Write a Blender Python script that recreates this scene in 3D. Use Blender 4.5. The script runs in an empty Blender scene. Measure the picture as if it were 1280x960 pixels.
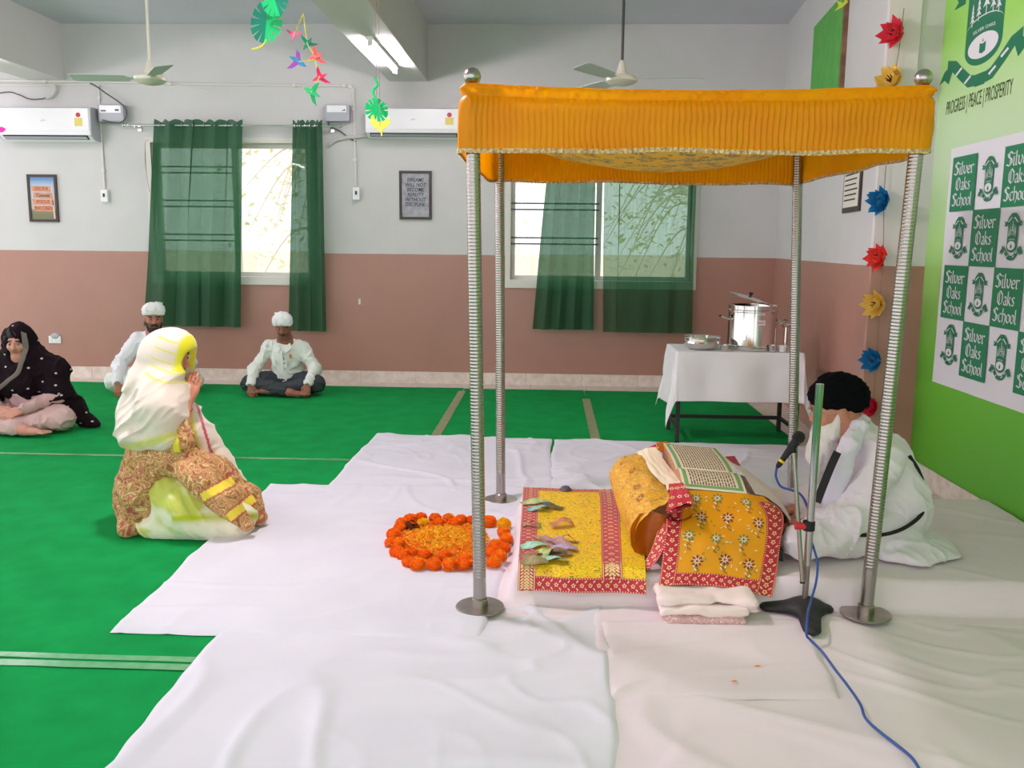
import bpy, bmesh, math, random, time
import numpy as np
from mathutils import Vector, Matrix

SC = bpy.context.scene
COL = SC.collection
PI = math.pi
RNG = random.Random(7)

# ---------------------------------------------------------------- camera
FPX, PITCH, ROLL, YAW = 1121.2, math.radians(8.816), math.radians(-0.593), math.radians(2.276)
CAM = np.array([0.0, 0.0, 1.5])
_f = np.array([-math.sin(YAW)*math.cos(PITCH), math.cos(YAW)*math.cos(PITCH), -math.sin(PITCH)])
_r = np.array([math.cos(YAW), math.sin(YAW), 0.0])
_d = np.cross(_f, _r)
CR = math.cos(ROLL)*_r + math.sin(ROLL)*_d
CD = -math.sin(ROLL)*_r + math.cos(ROLL)*_d
cd = bpy.data.cameras.new('camera')
cam = bpy.data.objects.new('camera', cd)
COL.objects.link(cam)
cam.matrix_world = Matrix(((CR[0], -CD[0], -_f[0], 0), (CR[1], -CD[1], -_f[1], 0), (CR[2], -CD[2], -_f[2], 1.5), (0, 0, 0, 1)))
cd.sensor_width = 36.0
cd.lens = FPX/1280*36
cd.clip_start = 0.05
cd.clip_end = 300
SC.camera = cam

# ---------------------------------------------------------------- world, exposure
SC.view_settings.view_transform = 'Standard'
SC.view_settings.look = 'None'
SC.view_settings.gamma = 1.0
SC.view_settings.use_curve_mapping = False
SC.view_settings.exposure = 0.32
W = bpy.data.worlds.new('daylight'); SC.world = W
W.use_nodes = True
bg = W.node_tree.nodes['Background']
bg.inputs[0].default_value = (1.0, 0.945, 0.985, 1)
bg.inputs[1].default_value = 1.5
LAMP_STRENGTH = 100.0


def ray(x, y):
    return CR*((x-640)/FPX) + CD*((y-480)/FPX) + _f
def G(x, y, z=0.0):          # pixel -> point at height z
    d = ray(x, y); return CAM + d*((z-1.5)/d[2])
def D(x, y, Y):              # pixel -> point in the plane Y
    d = ray(x, y); return CAM + d*(Y/d[1])
def XP(x, y, X):             # pixel -> point in the plane X
    d = ray(x, y); return CAM + d*(X/d[0])

# ---------------------------------------------------------------- colour and materials
def lin(c):
    o = []
    for v in c[:3]:
        v = v/255.0
        o.append(v/12.92 if v <= 0.04045 else ((v+0.055)/1.055)**2.4)
    return (o[0], o[1], o[2], 1.0)

MATS = {}
def mat(name, col, rough=0.6, metal=0.0, col2=None, scale=8.0, detail=4.0, bump=0.0, bscale=60.0, spec=0.5,
        sheen=0.0, trans=0.0, emit=None, estr=0.0, coat=0.0, stretch=None, mixpos=(0.35, 0.65), bdist=0.01):
    if name in MATS: return MATS[name]
    m = bpy.data.materials.new(name); m.use_nodes = True
    nt = m.node_tree; b = nt.nodes['Principled BSDF']
    b.inputs['Base Color'].default_value = lin(col)
    b.inputs['Roughness'].default_value = rough
    b.inputs['Metallic'].default_value = metal
    b.inputs['Specular IOR Level'].default_value = spec
    if sheen: b.inputs['Sheen Weight'].default_value = sheen
    if coat: b.inputs['Coat Weight'].default_value = coat
    tc = nt.nodes.new('ShaderNodeTexCoord')
    vec = tc.outputs['Object']
    if stretch:
        mp = nt.nodes.new('ShaderNodeMapping'); mp.inputs['Scale'].default_value = stretch
        nt.links.new(vec, mp.inputs['Vector']); vec = mp.outputs['Vector']
    if col2:
        n = nt.nodes.new('ShaderNodeTexNoise'); n.inputs['Scale'].default_value = scale; n.inputs['Detail'].default_value = detail
        nt.links.new(vec, n.inputs['Vector'])
        r = nt.nodes.new('ShaderNodeValToRGB')
        r.color_ramp.elements[0].position = mixpos[0]; r.color_ramp.elements[1].position = mixpos[1]
        r.color_ramp.elements[0].color = lin(col); r.color_ramp.elements[1].color = lin(col2)
        nt.links.new(n.outputs['Fac'], r.inputs['Fac']); nt.links.new(r.outputs['Color'], b.inputs['Base Color'])
    if bump:
        n2 = nt.nodes.new('ShaderNodeTexNoise'); n2.inputs['Scale'].default_value = bscale; n2.inputs['Detail'].default_value = 3
        nt.links.new(vec, n2.inputs['Vector'])
        bp = nt.nodes.new('ShaderNodeBump'); bp.inputs['Strength'].default_value = bump; bp.inputs['Distance'].default_value = bdist
        nt.links.new(n2.outputs['Fac'], bp.inputs['Height']); nt.links.new(bp.outputs['Normal'], b.inputs['Normal'])
    if emit:
        b.inputs['Emission Color'].default_value = lin(emit); b.inputs['Emission Strength'].default_value = estr
    if trans:      # thin cloth that lets light through
        tr = nt.nodes.new('ShaderNodeBsdfTranslucent'); mx = nt.nodes.new('ShaderNodeMixShader')
        src = b.inputs['Base Color']
        if src.is_linked: nt.links.new(src.links[0].from_socket, tr.inputs['Color'])
        else: tr.inputs['Color'].default_value = lin(col)
        mx.inputs[0].default_value = trans
        nt.links.new(b.outputs[0], mx.inputs[1]); nt.links.new(tr.outputs[0], mx.inputs[2])
        nt.links.new(mx.outputs[0], nt.nodes['Material Output'].inputs[0])
    MATS[name] = m
    return m

# ---------------------------------------------------------------- mesh builder
class MB:
    def __init__(s): s.v = []; s.f = []; s.pend = []
    def add(s, vs, fs):
        o = len(s.v); s.v += [tuple(map(float, p)) for p in vs]; s.f += [tuple(i+o for i in f) for f in fs]; return s
    def box(s, a, b, bev=0.0):
        x0, y0, z0 = [min(a[i], b[i]) for i in range(3)]; x1, y1, z1 = [max(a[i], b[i]) for i in range(3)]
        if bev <= 0:
            return s.add([(x0,y0,z0),(x1,y0,z0),(x1,y1,z0),(x0,y1,z0),(x0,y0,z1),(x1,y0,z1),(x1,y1,z1),(x0,y1,z1)],
                         [(0,3,2,1),(4,5,6,7),(0,1,5,4),(1,2,6,5),(2,3,7,6),(3,0,4,7)])
        bm = bmesh.new(); bmesh.ops.create_cube(bm, size=1)
        for v in bm.verts: v.co = Vector((x0+(v.co.x+.5)*(x1-x0), y0+(v.co.y+.5)*(y1-y0), z0+(v.co.z+.5)*(z1-z0)))
        bmesh.ops.bevel(bm, geom=bm.edges[:], offset=bev, segments=2, affect='EDGES', profile=0.6)
        bm.verts.index_update()
        s.add([v.co for v in bm.verts], [[v.index for v in f.verts] for f in bm.faces]); bm.free(); return s
    def quad(s, a, b, c, d): return s.add([a, b, c, d], [(0, 1, 2, 3)])
    def poly(s, pts): return s.add(pts, [tuple(range(len(pts)))])
    def tube(s, path, r, n=10, caps=True, up=None):
        P = [Vector(p) for p in path]; m = len(P)
        R = r if hasattr(r, '__len__') else [r]*m
        o = len(s.v); prev = None
        for i, p in enumerate(P):
            t = (P[min(i+1, m-1)]-P[max(i-1, 0)])
            if t.length < 1e-9: t = Vector((0,0,1))
            t.normalize()
            if prev is None:
                a = Vector(up) if up else (Vector((0,0,1)) if abs(t.z) < .9 else Vector((1,0,0)))
                u = t.cross(a).normalized()
            else:
                u = (prev - t*prev.dot(t)).normalized()
            prev = u; w = t.cross(u)
            for k in range(n):
                an = 2*PI*k/n
                s.v.append(tuple(p + (u*math.cos(an)+w*math.sin(an))*R[i]))
        for i in range(m-1):
            for k in range(n):
                s.f.append((o+i*n+k, o+i*n+(k+1)%n, o+(i+1)*n+(k+1)%n, o+(i+1)*n+k))
        if caps:
            s.f.append(tuple(o+k for k in range(n-1, -1, -1))); s.f.append(tuple(o+(m-1)*n+k for k in range(n)))
        return s
    def lathe(s, prof, c=(0,0,0), n=32, axis='z', M=None):
        o = len(s.v)
        for (r, z) in prof:
            for k in range(n):
                a = 2*PI*k/n; p = Vector((r*math.cos(a), r*math.sin(a), z))
                if axis == 'x': p = Vector((p.z, p.x, p.y))
                elif axis == 'y': p = Vector((p.x, p.z, p.y))
                if M is not None: p = M @ p
                s.v.append((p.x+c[0], p.y+c[1], p.z+c[2]))
        for i in range(len(prof)-1):
            for k in range(n):
                s.f.append((o+i*n+k, o+i*n+(k+1)%n, o+(i+1)*n+(k+1)%n, o+(i+1)*n+k))
        return s
    def sphere(s, c, r, n=20, m=12):
        rr = r if hasattr(r, '__len__') else (r, r, r)
        o = len(s.v)
        for i in range(m+1):
            th = PI*i/m
            for k in range(n):
                a = 2*PI*k/n
                s.v.append((c[0]+rr[0]*math.sin(th)*math.cos(a), c[1]+rr[1]*math.sin(th)*math.sin(a), c[2]+rr[2]*math.cos(th)))
        for i in range(m):
            for k in range(n):
                s.f.append((o+i*n+k, o+(i+1)*n+k, o+(i+1)*n+(k+1)%n, o+i*n+(k+1)%n))
        return s
    def prism(s, pts, off):       # planar outline pushed by the vector off
        n = len(pts); off = Vector(off); A = [Vector(p) for p in pts]
        o = len(s.v); s.v += [tuple(p) for p in A]+[tuple(p+off) for p in A]
        s.f.append(tuple(o+i for i in range(n-1, -1, -1))); s.f.append(tuple(o+n+i for i in range(n)))
        for i in range(n): s.f.append((o+i, o+(i+1)%n, o+n+(i+1)%n, o+n+i))
        return s
    def grid(s, A, closed_u=False):   # A[i][j] points
        A = np.asarray(A, float); nu, nv = A.shape[:2]; o = len(s.v)
        s.v += [tuple(p) for p in A.reshape(-1, 3)]
        for i in range(nu-1 if not closed_u else nu):
            i2 = (i+1) % nu
            for j in range(nv-1):
                s.f.append((o+i*nv+j, o+i2*nv+j, o+i2*nv+j+1, o+i*nv+j+1))
        return s

def wloc(o):
    v = Vector((0, 0, 0))
    while o is not None: v += o.location; o = o.parent
    return v

def obj(name, mb, m, parent=None, smooth=True, loc=None, angle=40, fix=True):
    """one mesh object from a builder in world coordinates; loc = origin of the object"""
    me = bpy.data.meshes.new(name)
    for sf in {id(q[0]): q[0] for q in mb.pend}.values():
        L = [q for q in mb.pend if q[0] is sf]
        P = sf(np.concatenate([q[1] for q in L]), np.concatenate([q[2] for q in L]), np.concatenate([np.full(len(q[1]), q[3]) for q in L])).tolist(); k = 0
        for q in L: mb.add(P[k:k+len(q[1])], [tuple(range(len(q[1])))]); k += len(q[1])
    base = wloc(parent) if parent is not None else Vector((0, 0, 0))
    org = Vector(loc) if loc is not None else base
    V = np.array(mb.v, float).reshape(-1, 3) - np.array(org)
    me.from_pydata([tuple(p) for p in V], [], mb.f)
    if fix:
        bm = bmesh.new(); bm.from_mesh(me); bmesh.ops.recalc_face_normals(bm, faces=bm.faces[:]); bm.to_mesh(me); bm.free()
    if isinstance(m, (list, tuple)):
        for q in m: me.materials.append(q)
    elif m is not None: me.materials.append(m)
    if smooth:
        me.polygons.foreach_set('use_smooth', [True]*len(me.polygons))
        if angle < 179:
            try: me.set_sharp_from_angle(angle=math.radians(angle))
            except Exception: pass
    o = bpy.data.objects.new(name, me); COL.objects.link(o)
    o.location = org - base
    if parent is not None: o.parent = parent
    return o

def tag(o, label=None, cat=None, group=None, kind=None):
    if label: o['label'] = label
    if cat: o['category'] = cat
    if group: o['group'] = group
    if kind: o['kind'] = kind
    return o

def thing(name, label, cat, loc=(0, 0, 0), group=None):
    o = bpy.data.objects.new(name, None); COL.objects.link(o); o.location = loc
    o.empty_display_size = 0.05
    return tag(o, label, cat, group)

def struct(name, mb, m, parent=None, **k):
    o = obj(name, mb, m, parent, **k)
    if parent is None: o['kind'] = 'structure'
    return o

def link_copy(o, parent=None):
    c = o.copy(); COL.objects.link(c)
    if parent is not None: c.parent = parent
    return c

def spline(pts, n=10):
    P = [np.array(p, float) for p in pts]; P = [2*P[0]-P[1]]+P+[2*P[-1]-P[-2]]
    out = []
    for i in range(1, len(P)-2):
        for k in range(n):
            t = k/n; a, b, c, d = P[i-1], P[i], P[i+1], P[i+2]
            out.append(0.5*(2*b+(c-a)*t+(2*a-5*b+4*c-d)*t*t+(3*b-a-3*c+d)*t**3))
    out.append(P[-2]); return out

# ---------------------------------------------------------------- noise and implicit surfaces
def _hash(i, j, k, s):
    h = (i*374761393 + j*668265263 + k*2147483647 + s*974711) & 0xffffffff
    h = ((h ^ (h >> 13))*1274126177) & 0xffffffff
    return ((h ^ (h >> 16)) & 0xffff)/32767.5 - 1.0
def noise(x, y, z=0.0, seed=0):
    x = np.asarray(x, float); y = np.asarray(y, float); z = np.asarray(z, float) + 0*x
    i = np.floor(x).astype(np.int64); j = np.floor(y).astype(np.int64); k = np.floor(z).astype(np.int64)
    fx = x-i; fy = y-j; fz = z-k
    u = fx*fx*(3-2*fx); v = fy*fy*(3-2*fy); w = fz*fz*(3-2*fz)
    r = 0
    for a in (0, 1):
        for b in (0, 1):
            for c in (0, 1):
                r = r + _hash(i+a, j+b, k+c, seed)*(u if a else 1-u)*(v if b else 1-v)*(w if c else 1-w)
    return r
def fbm(x, y, z=0.0, seed=0, o=3):
    r = 0; a = 1.0
    for q in range(o):
        r = r + a*noise(x*2**q, y*2**q, np.asarray(z)*2**q, seed+q*7); a *= .5
    return r
def ridge(x, y, z=0.0, seed=0): return 1-np.abs(noise(x, y, z, seed))*2

def smin(a, b, k):
    h = np.clip(0.5+0.5*(b-a)/k, 0, 1)
    return b*(1-h)+a*h-k*h*(1-h)

class SDF:
    """a small implicit modeller: primitives are merged with a smooth union and meshed with surface nets"""
    def __init__(s, lo, hi, h):
        s.lo = np.array(lo, float); s.h = h
        n = np.ceil((np.array(hi)-s.lo)/h).astype(int)+1; s.n = n
        s.ax = [s.lo[i]+h*np.arange(n[i]) for i in range(3)]
        s.d = np.full(tuple(n), 9.0)
    def __getattr__(s, k):
        if k in 'XYZ':
            g = np.meshgrid(*s.ax, indexing='ij'); s.X, s.Y, s.Z = g; return g['XYZ'.index(k)]
        raise AttributeError(k)
    def win(s, lo, hi):
        i0 = np.clip(np.floor((np.array(lo)-s.lo)/s.h).astype(int), 0, s.n-1); i1 = np.clip(np.ceil((np.array(hi)-s.lo)/s.h).astype(int)+1, 1, s.n)
        sl = tuple(slice(a, max(b, a+1)) for a, b in zip(i0, i1))
        return sl, s.ax[0][sl[0]][:, None, None], s.ax[1][sl[1]][None, :, None], s.ax[2][sl[2]][None, None, :]
    def join(s, sl, q, k):
        c = s.d[sl]; s.d[sl] = smin(c, q, k) if k > 0 else np.minimum(c, q)
    def cone(s, a, b, r1, r2, k=.02, flat=None):      # tapered capsule; flat=(axis vector, factor) squashes it
        a = np.array(a, float); b = np.array(b, float); ab = b-a; L2 = max(ab@ab, 1e-9); m = max(r1, r2)*1.3+k+3*s.h
        sl, X, Y, Z = s.win(np.minimum(a, b)-m, np.maximum(a, b)+m)
        px, py, pz = X-a[0], Y-a[1], Z-a[2]
        t = np.clip((px*ab[0]+py*ab[1]+pz*ab[2])/L2, 0, 1)
        qx, qy, qz = px-ab[0]*t, py-ab[1]*t, pz-ab[2]*t
        if flat is not None:
            ax = np.array(flat[0], float); ax /= np.linalg.norm(ax)
            c = (qx*ax[0]+qy*ax[1]+qz*ax[2])*(flat[1]-1)
            qx, qy, qz = qx+c*ax[0], qy+c*ax[1], qz+c*ax[2]
        s.join(sl, np.sqrt(qx*qx+qy*qy+qz*qz)-(r1+(r2-r1)*t), k); return s
    def chain(s, pts, rs, k=.02, flat=None):
        for i in range(len(pts)-1): s.cone(pts[i], pts[i+1], rs[i], rs[i+1], k, flat)
        return s
    def ell(s, c, r, k=.02, R=None, sub=False):
        m = max(r)*1.15+k+3*s.h; c = np.array(c, float)
        sl, X, Y, Z = s.win(c-m, c+m)
        px, py, pz = X-c[0], Y-c[1], Z-c[2]
        if R is not None:
            R = np.array(R)
            px, py, pz = [R[0][i]*px+R[1][i]*py+R[2][i]*pz for i in range(3)]
        q = np.sqrt((px/r[0])**2+(py/r[1])**2+(pz/r[2])**2)
        q2 = np.sqrt((px/r[0]**2)**2+(py/r[1]**2)**2+(pz/r[2]**2)**2)+1e-9
        e = np.where(q < .05, -min(r), q*(q-1)/q2)
        if sub: s.d[sl] = -smin(-s.d[sl], e, k)
        else: s.join(sl, e, k)
        return s
    def displace(s, fn, band=.03):
        i = np.where(np.abs(s.d) < band); s.d[i] += fn(s.ax[0][i[0]], s.ax[1][i[1]], s.ax[2][i[2]]); return s
    def floor(s, z):                                   # cut flat at height z
        q = z-s.ax[2][None, None, :]; s.d = np.maximum(s.d, q); return s
    def carve(s, q, k=.01): s.d = -smin(-s.d, q, k); return s
    def mesh(s):
        d = s.d; n = d.shape
        d = d.copy(); d[0] = d[-1] = 9; d[:, 0] = d[:, -1] = 9; d[:, :, 0] = d[:, :, -1] = 9
        ins = d < 0
        cs = [ins[a:n[0]-1+a, b:n[1]-1+b, c:n[2]-1+c] for a in (0, 1) for b in (0, 1) for c in (0, 1)]
        tot = sum(q.astype(np.int8) for q in cs)
        act = (tot > 0) & (tot < 8)
        idx = np.argwhere(act); m = len(idx)
        ids = -np.ones(act.shape, int); ids[act] = np.arange(m)
        acc = np.zeros((m, 3)); cnt = np.zeros(m)
        cor = [(0,0,0),(1,0,0),(0,1,0),(1,1,0),(0,0,1),(1,0,1),(0,1,1),(1,1,1)]
        val = [d[idx[:,0]+c[0], idx[:,1]+c[1], idx[:,2]+c[2]] for c in cor]
        for a in range(8):
            for b in range(a+1, 8):
                if sum(abs(cor[a][i]-cor[b][i]) for i in range(3)) != 1: continue
                va, vb = val[a], val[b]; x = (va < 0) != (vb < 0)
                t = np.where(x, va/np.where(x, va-vb, 1), 0)
                p = np.array(cor[a])+np.outer(t, np.array(cor[b])-np.array(cor[a]))
                acc[x] += p[x]; cnt[x] += 1
        V = s.lo+s.h*(idx+acc/cnt[:, None])
        F = []
        for ax in range(3):
            o = [(1,0,0),(0,1,0),(0,0,1)][ax]; u = [(0,1,0),(0,0,1),(1,0,0)][ax]; w = [(0,0,1),(1,0,0),(0,1,0)][ax]
            A = ins; sl = tuple(slice(0, n[i]-o[i]) for i in range(3)); sh = tuple(slice(o[i], n[i]) for i in range(3))
            ch = A[sl] != A[sh]
            e = np.argwhere(ch)
            u = np.array(u); w = np.array(w)
            ok = np.all(e-u-w >= 0, axis=1) & np.all(e < np.array(ids.shape), axis=1)
            e = e[ok]; fl = A[e[:,0], e[:,1], e[:,2]]
            q = [ids[tuple(p.T)] for p in (e, e-u, e-u-w, e-w)]
            Q = np.stack(q, 1); Q[~fl] = Q[~fl][:, ::-1]
            F.append(Q)
        F = np.concatenate(F); F = F[np.all(F >= 0, axis=1)]
        mb = MB(); mb.v = [tuple(p) for p in V]; mb.f = [tuple(int(i) for i in f) for f in F]
        return mb

def rotm(rx=0, ry=0, rz=0):
    return np.array(Matrix.Rotation(rz, 3, 'Z') @ Matrix.Rotation(ry, 3, 'Y') @ Matrix.Rotation(rx, 3, 'X'))
# ================================================================ the room
YB = 9.632          # back wall face
XG = 2.434          # green wall face
XS = 2.38           # right wall face near the back corner
ZC = 3.735          # ceiling
ZP = 1.39           # top of the pink dado
def two_tone(name, low, high, zsplit, rl=0.35, rh=0.6):
    m = bpy.data.materials.new(name); m.use_nodes = True; nt = m.node_tree; b = nt.nodes['Principled BSDF']
    g = nt.nodes.new('ShaderNodeNewGeometry'); sp = nt.nodes.new('ShaderNodeSeparateXYZ'); nt.links.new(g.outputs['Position'], sp.inputs[0])
    n = nt.nodes.new('ShaderNodeTexNoise'); n.inputs['Scale'].default_value = 3.0; n.inputs['Detail'].default_value = 5
    nt.links.new(g.outputs['Position'], n.inputs['Vector'])
    mw = nt.nodes.new('ShaderNodeMath'); mw.operation = 'MULTIPLY_ADD'; mw.inputs[1].default_value = 0.006; nt.links.new(n.outputs['Fac'], mw.inputs[0]); nt.links.new(sp.outputs['Z'], mw.inputs[2])
    st = nt.nodes.new('ShaderNodeMath'); st.operation = 'GREATER_THAN'; st.inputs[1].default_value = zsplit+.003; nt.links.new(mw.outputs[0], st.inputs[0])
    def vary(c):
        r = nt.nodes.new('ShaderNodeValToRGB'); r.color_ramp.elements[0].position = .3; r.color_ramp.elements[1].position = .75
        k = [min(255, q*1.012) for q in c]; k2 = [q*.985 for q in c]
        r.color_ramp.elements[0].color = lin(k2); r.color_ramp.elements[1].color = lin(k); nt.links.new(n.outputs['Fac'], r.inputs['Fac']); return r
    mx = nt.nodes.new('ShaderNodeMix'); mx.data_type = 'RGBA'
    nt.links.new(st.outputs[0], mx.inputs['Factor']); nt.links.new(vary(low).outputs[0], mx.inputs['A']); nt.links.new(vary(high).outputs[0], mx.inputs['B'])
    nt.links.new(mx.outputs['Result'], b.inputs['Base Color'])
    mr = nt.nodes.new('ShaderNodeMapRange'); mr.inputs['To Min'].default_value = rl; mr.inputs['To Max'].default_value = rh
    nt.links.new(st.outputs[0], mr.inputs['Value']); nt.links.new(mr.outputs[0], b.inputs['Roughness'])
    n3 = nt.nodes.new('ShaderNodeTexNoise'); n3.inputs['Scale'].default_value = 7.0; n3.inputs['Detail'].default_value = 2
    nt.links.new(g.outputs['Position'], n3.inputs['Vector'])
    bp = nt.nodes.new('ShaderNodeBump'); bp.inputs['Strength'].default_value = .12; bp.inputs['Distance'].default_value = .02
    nt.links.new(n3.outputs['Fac'], bp.inputs['Height']); nt.links.new(bp.outputs[0], b.inputs['Normal'])
    return m
M_wall = two_tone('wall_paint', (176, 130, 115), (210, 209, 208), ZP)
M_pier = two_tone('pier_paint', (182, 137, 122), (228, 220, 222), ZP)
M_cream = two_tone('cream_paint', (176, 130, 115), (236, 233, 208), ZP)
M_ceil = mat('ceiling_paint', (216, 214, 226), .8, col2=(211, 210, 222), scale=2)
M_beam = mat('beam_paint', (214, 212, 208), .7)
M_tile = mat('floor_tile', (232, 222, 212), .55, spec=.3, col2=(214, 200, 186), scale=14, detail=6)
M_grout = mat('grout', (150, 138, 126), .8)
M_white = mat('white_gloss', (236, 236, 232), .35)
M_plaster = mat('window_plaster', (226, 224, 214), .6)
M_alu = mat('aluminium_frame', (222, 222, 214), .4)
M_iron = mat('grille_iron', (120, 125, 122), .5, metal=.3)

def window_glass(name):
    m = bpy.data.materials.new(name); m.use_nodes = True; nt = m.node_tree
    t = nt.nodes.new('ShaderNodeBsdfTransparent'); t.inputs[0].default_value = (.96, .98, .97, 1)
    g = nt.nodes.new('ShaderNodeBsdfGlossy'); g.inputs['Roughness'].default_value = .02
    mx = nt.nodes.new('ShaderNodeMixShader'); mx.inputs[0].default_value = .05
    nt.links.new(t.outputs[0], mx.inputs[1]); nt.links.new(g.outputs[0], mx.inputs[2]); nt.links.new(mx.outputs[0], nt.nodes['Material Output'].inputs[0])
    return m
M_glass = window_glass('window_glass')

XL, YF = -7.0, -2.5          # how far the hall goes on to the left and behind the camera
# floor slab and the ceramic tiles that show along the walls
floor = struct('floor', MB().box((XL, YF, -.2), (XG+.25, YB+.22, -.008)), M_grout, smooth=False)
tile_me = None
def tiles(x0, y0, nx, ny):
    global tile_me
    for i in range(nx):
        for j in range(ny):
            if tile_me is None:
                t0 = obj('tile', MB().box((x0+.002, y0+.002, -.008), (x0+.598, y0+.598, 0), .0015), M_tile, floor, loc=(x0+.3, y0+.3, 0), smooth=False); tile_me = t0.data
            else:
                t0 = bpy.data.objects.new('tile', tile_me); COL.objects.link(t0); t0.parent = floor; t0.location = (x0+.6*i+.3, y0+.6*j+.3, 0)
tiles(-6.78, YB-.6, 16, 1)
tiles(XG-.6, 3.032, 1, 10)
struct('ceiling', MB().box((XL, YF, ZC), (XG+.25, YB+.22, ZC+.15)), M_ceil, smooth=False)
CEIL = bpy.data.objects['ceiling']
BEAMS = [(-5.53, -5.13), (-1.69, -1.288)]
for x0, x1 in BEAMS:
    obj('beam', MB().box((x0, YF, 3.165), (x1, YB, ZC), .006), M_beam, CEIL, smooth=False)

# back wall with its two window openings
W1 = (-4.25, -2.57, 1.12, 2.535)
W2 = (-.415, 1.50, 1.12, 2.535)
wb = MB(); Y1 = YB+.22
for a, b in ((XL, W1[0]), (W1[1], W2[0]), (W2[1], XG+.25)): wb.box((a, YB, -.1), (b, Y1, ZC))
for w in (W1, W2):
    wb.box((w[0], YB, -.1), (w[1], Y1, w[2])); wb.box((w[0], YB, w[3]), (w[1], Y1, ZC))
struct('wall_back', wb, M_wall, smooth=False)

def window(n, w, split):
    x0, x1, z0, z1 = w
    r = bpy.data.objects.new('window_%d' % n, None); COL.objects.link(r); r['kind'] = 'structure'; r.location = ((x0+x1)/2, YB+.1, z0)
    # plaster surround, a little proud of the wall
    s = MB(); t = .055
    s.box((x0-t, YB-.008, z0-.07), (x0, YB+.02, z1+t), .003); s.box((x1, YB-.008, z0-.07), (x1+t, YB+.02, z1+t), .003); s.box((x0-t, YB-.0085, z1), (x1+t, YB+.02, z1+t), .003)
    obj('surround', s, M_plaster, r, smooth=False)
    obj('window_sill', MB().box((x0-t, YB-.02, z0-.075), (x1+t, Y1, z0+.012), .005), M_plaster, r, smooth=False)
    f = MB(); yf0, yf1 = YB+.10, YB+.15; b = .045
    f.box((x0, yf0, z0+.012), (x0+b, yf1, z1)); f.box((x1-b, yf0, z0+.012), (x1, yf1, z1)); f.box((x0+b, yf0, z0+.012), (x1-b, yf1, z0+.012+b)); f.box((x0+b, yf0, z1-b), (x1-b, yf1, z1))
    obj('window_frame', f, M_alu, r, smooth=False)
    obj('mullion', MB().box((split-.03, yf0-.01, z0+.057), (split+.03, yf1+.01, z1-b)), M_alu, r, smooth=False)
    for a, c in ((x0+b, split-.03), (split+.03, x1-b)):
        obj('pane', MB().box((a, YB+.122, z0+.05), (c, YB+.127, z1-b)), M_glass, r, smooth=False)
    # double grille bars across the left light
    for zc in (1.545, 1.905, 2.26):
        for dz in (-.032, .032):
            obj('grille_bar', MB().tube([(x0, YB+.06, zc+dz), (split, YB+.06, zc+dz)], .0085, 8), M_iron, r)
    return r
window(1, W1, D(296, 250, YB+.12)[0])
window(2, W2, D(748, 290, YB+.12)[0])

# right side: end wall near the corner, the square pier, the green printed wall
struct('wall_right_back', MB().prism([(XS, YB+.1, -.1), (2.085, 5.97, -.1), (2.6, 5.97, -.1), (2.6, YB+.1, -.1)], (0, 0, ZC+.1)), M_wall, smooth=False)
OWN = np.array((YB-5.95, -(XS-2.085), 0)); OWN = OWN/np.linalg.norm(OWN)
def OW(x, y):                # pixel -> point on that slanting wall
    d = ray(x, y); p0 = np.array((XS, YB, 0)); return CAM+d*(((p0-CAM)@OWN)/(d@OWN))
OWD = np.array((-(XS-2.085), -(YB-5.95), 0)); OWD = OWD/np.linalg.norm(OWD)     # along that wall, towards the camera
struct('wall_right_pier', MB().box((2.085, 5.95, -.1), (2.285, 5.99, ZC), .004), M_pier, smooth=False)
struct('wall_right_return', MB().box((2.2855, 5.985, -.1), (XG+.3, 6.005, ZC)), M_cream, smooth=False)
def green_print():
    m = bpy.data.materials.new('green_print'); m.use_nodes = True; nt = m.node_tree; b = nt.nodes['Principled BSDF']
    g = nt.nodes.new('ShaderNodeNewGeometry'); sp = nt.nodes.new('ShaderNodeSeparateXYZ'); nt.links.new(g.outputs['Position'], sp.inputs[0])
    mr = nt.nodes.new('ShaderNodeMapRange'); mr.inputs['From Max'].default_value = 3.73; nt.links.new(sp.outputs['Z'], mr.inputs['Value'])
    r = nt.nodes.new('ShaderNodeValToRGB'); e = r.color_ramp.elements
    e[0].position = 0.0; e[0].color = lin((84, 170, 38)); e[1].position = 1.0; e[1].color = lin((120, 205, 60))
    for p, c in ((.22, (112, 196, 60)), (.40, (170, 222, 128)), (.55, (204, 232, 190)), (.62, (200, 232, 180)), (.74, (160, 222, 104))):
        q = e.new(p); q.color = lin(c)
    nt.links.new(mr.outputs[0], r.inputs['Fac']); nt.links.new(r.outputs[0], b.inputs['Base Color']); b.inputs['Roughness'].default_value = .38
    return m
wall_green = struct('wall_right', MB().box((XG, YF, -.1), (XG+.25, 5.986, ZC)), green_print(), smooth=False)

# skirting tiles
def skirting(name, p0, dirv, nrm, length, first):
    base = MB(); d = Vector(dirv); nn = Vector(nrm); p0 = Vector(p0)
    a = p0; b = p0+d*length
    base.box(tuple(a), tuple(b+nn*.004+Vector((0, 0, .122))))
    r = struct(name, base, M_grout, smooth=False)
    s = -first if first > 0 else 0; s = first-.6
    while s < length:
        e0, e1 = max(s, 0)+.0015, min(s+.6, length)-.0015
        if e1-e0 > .02:
            q0 = p0+d*e0+nn*.004; q1 = p0+d*e1+nn*.013+Vector((0, 0, .125))
            obj('tile', MB().box(tuple(q0), tuple(q1), .0015), M_tile, r, smooth=False)
        s += .6
    return r
jx = D(520, 470, YB)[0]
skirting('baseboard_back', (-6.98, YB, 0), (1, 0, 0), (0, -1, 0), 6.98+XS, (jx+6.98) % .6)
skirting('baseboard_right', (XG, 5.985, 0), (0, -1, 0), (-1, 0, 0), 3.2, .42)
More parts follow.
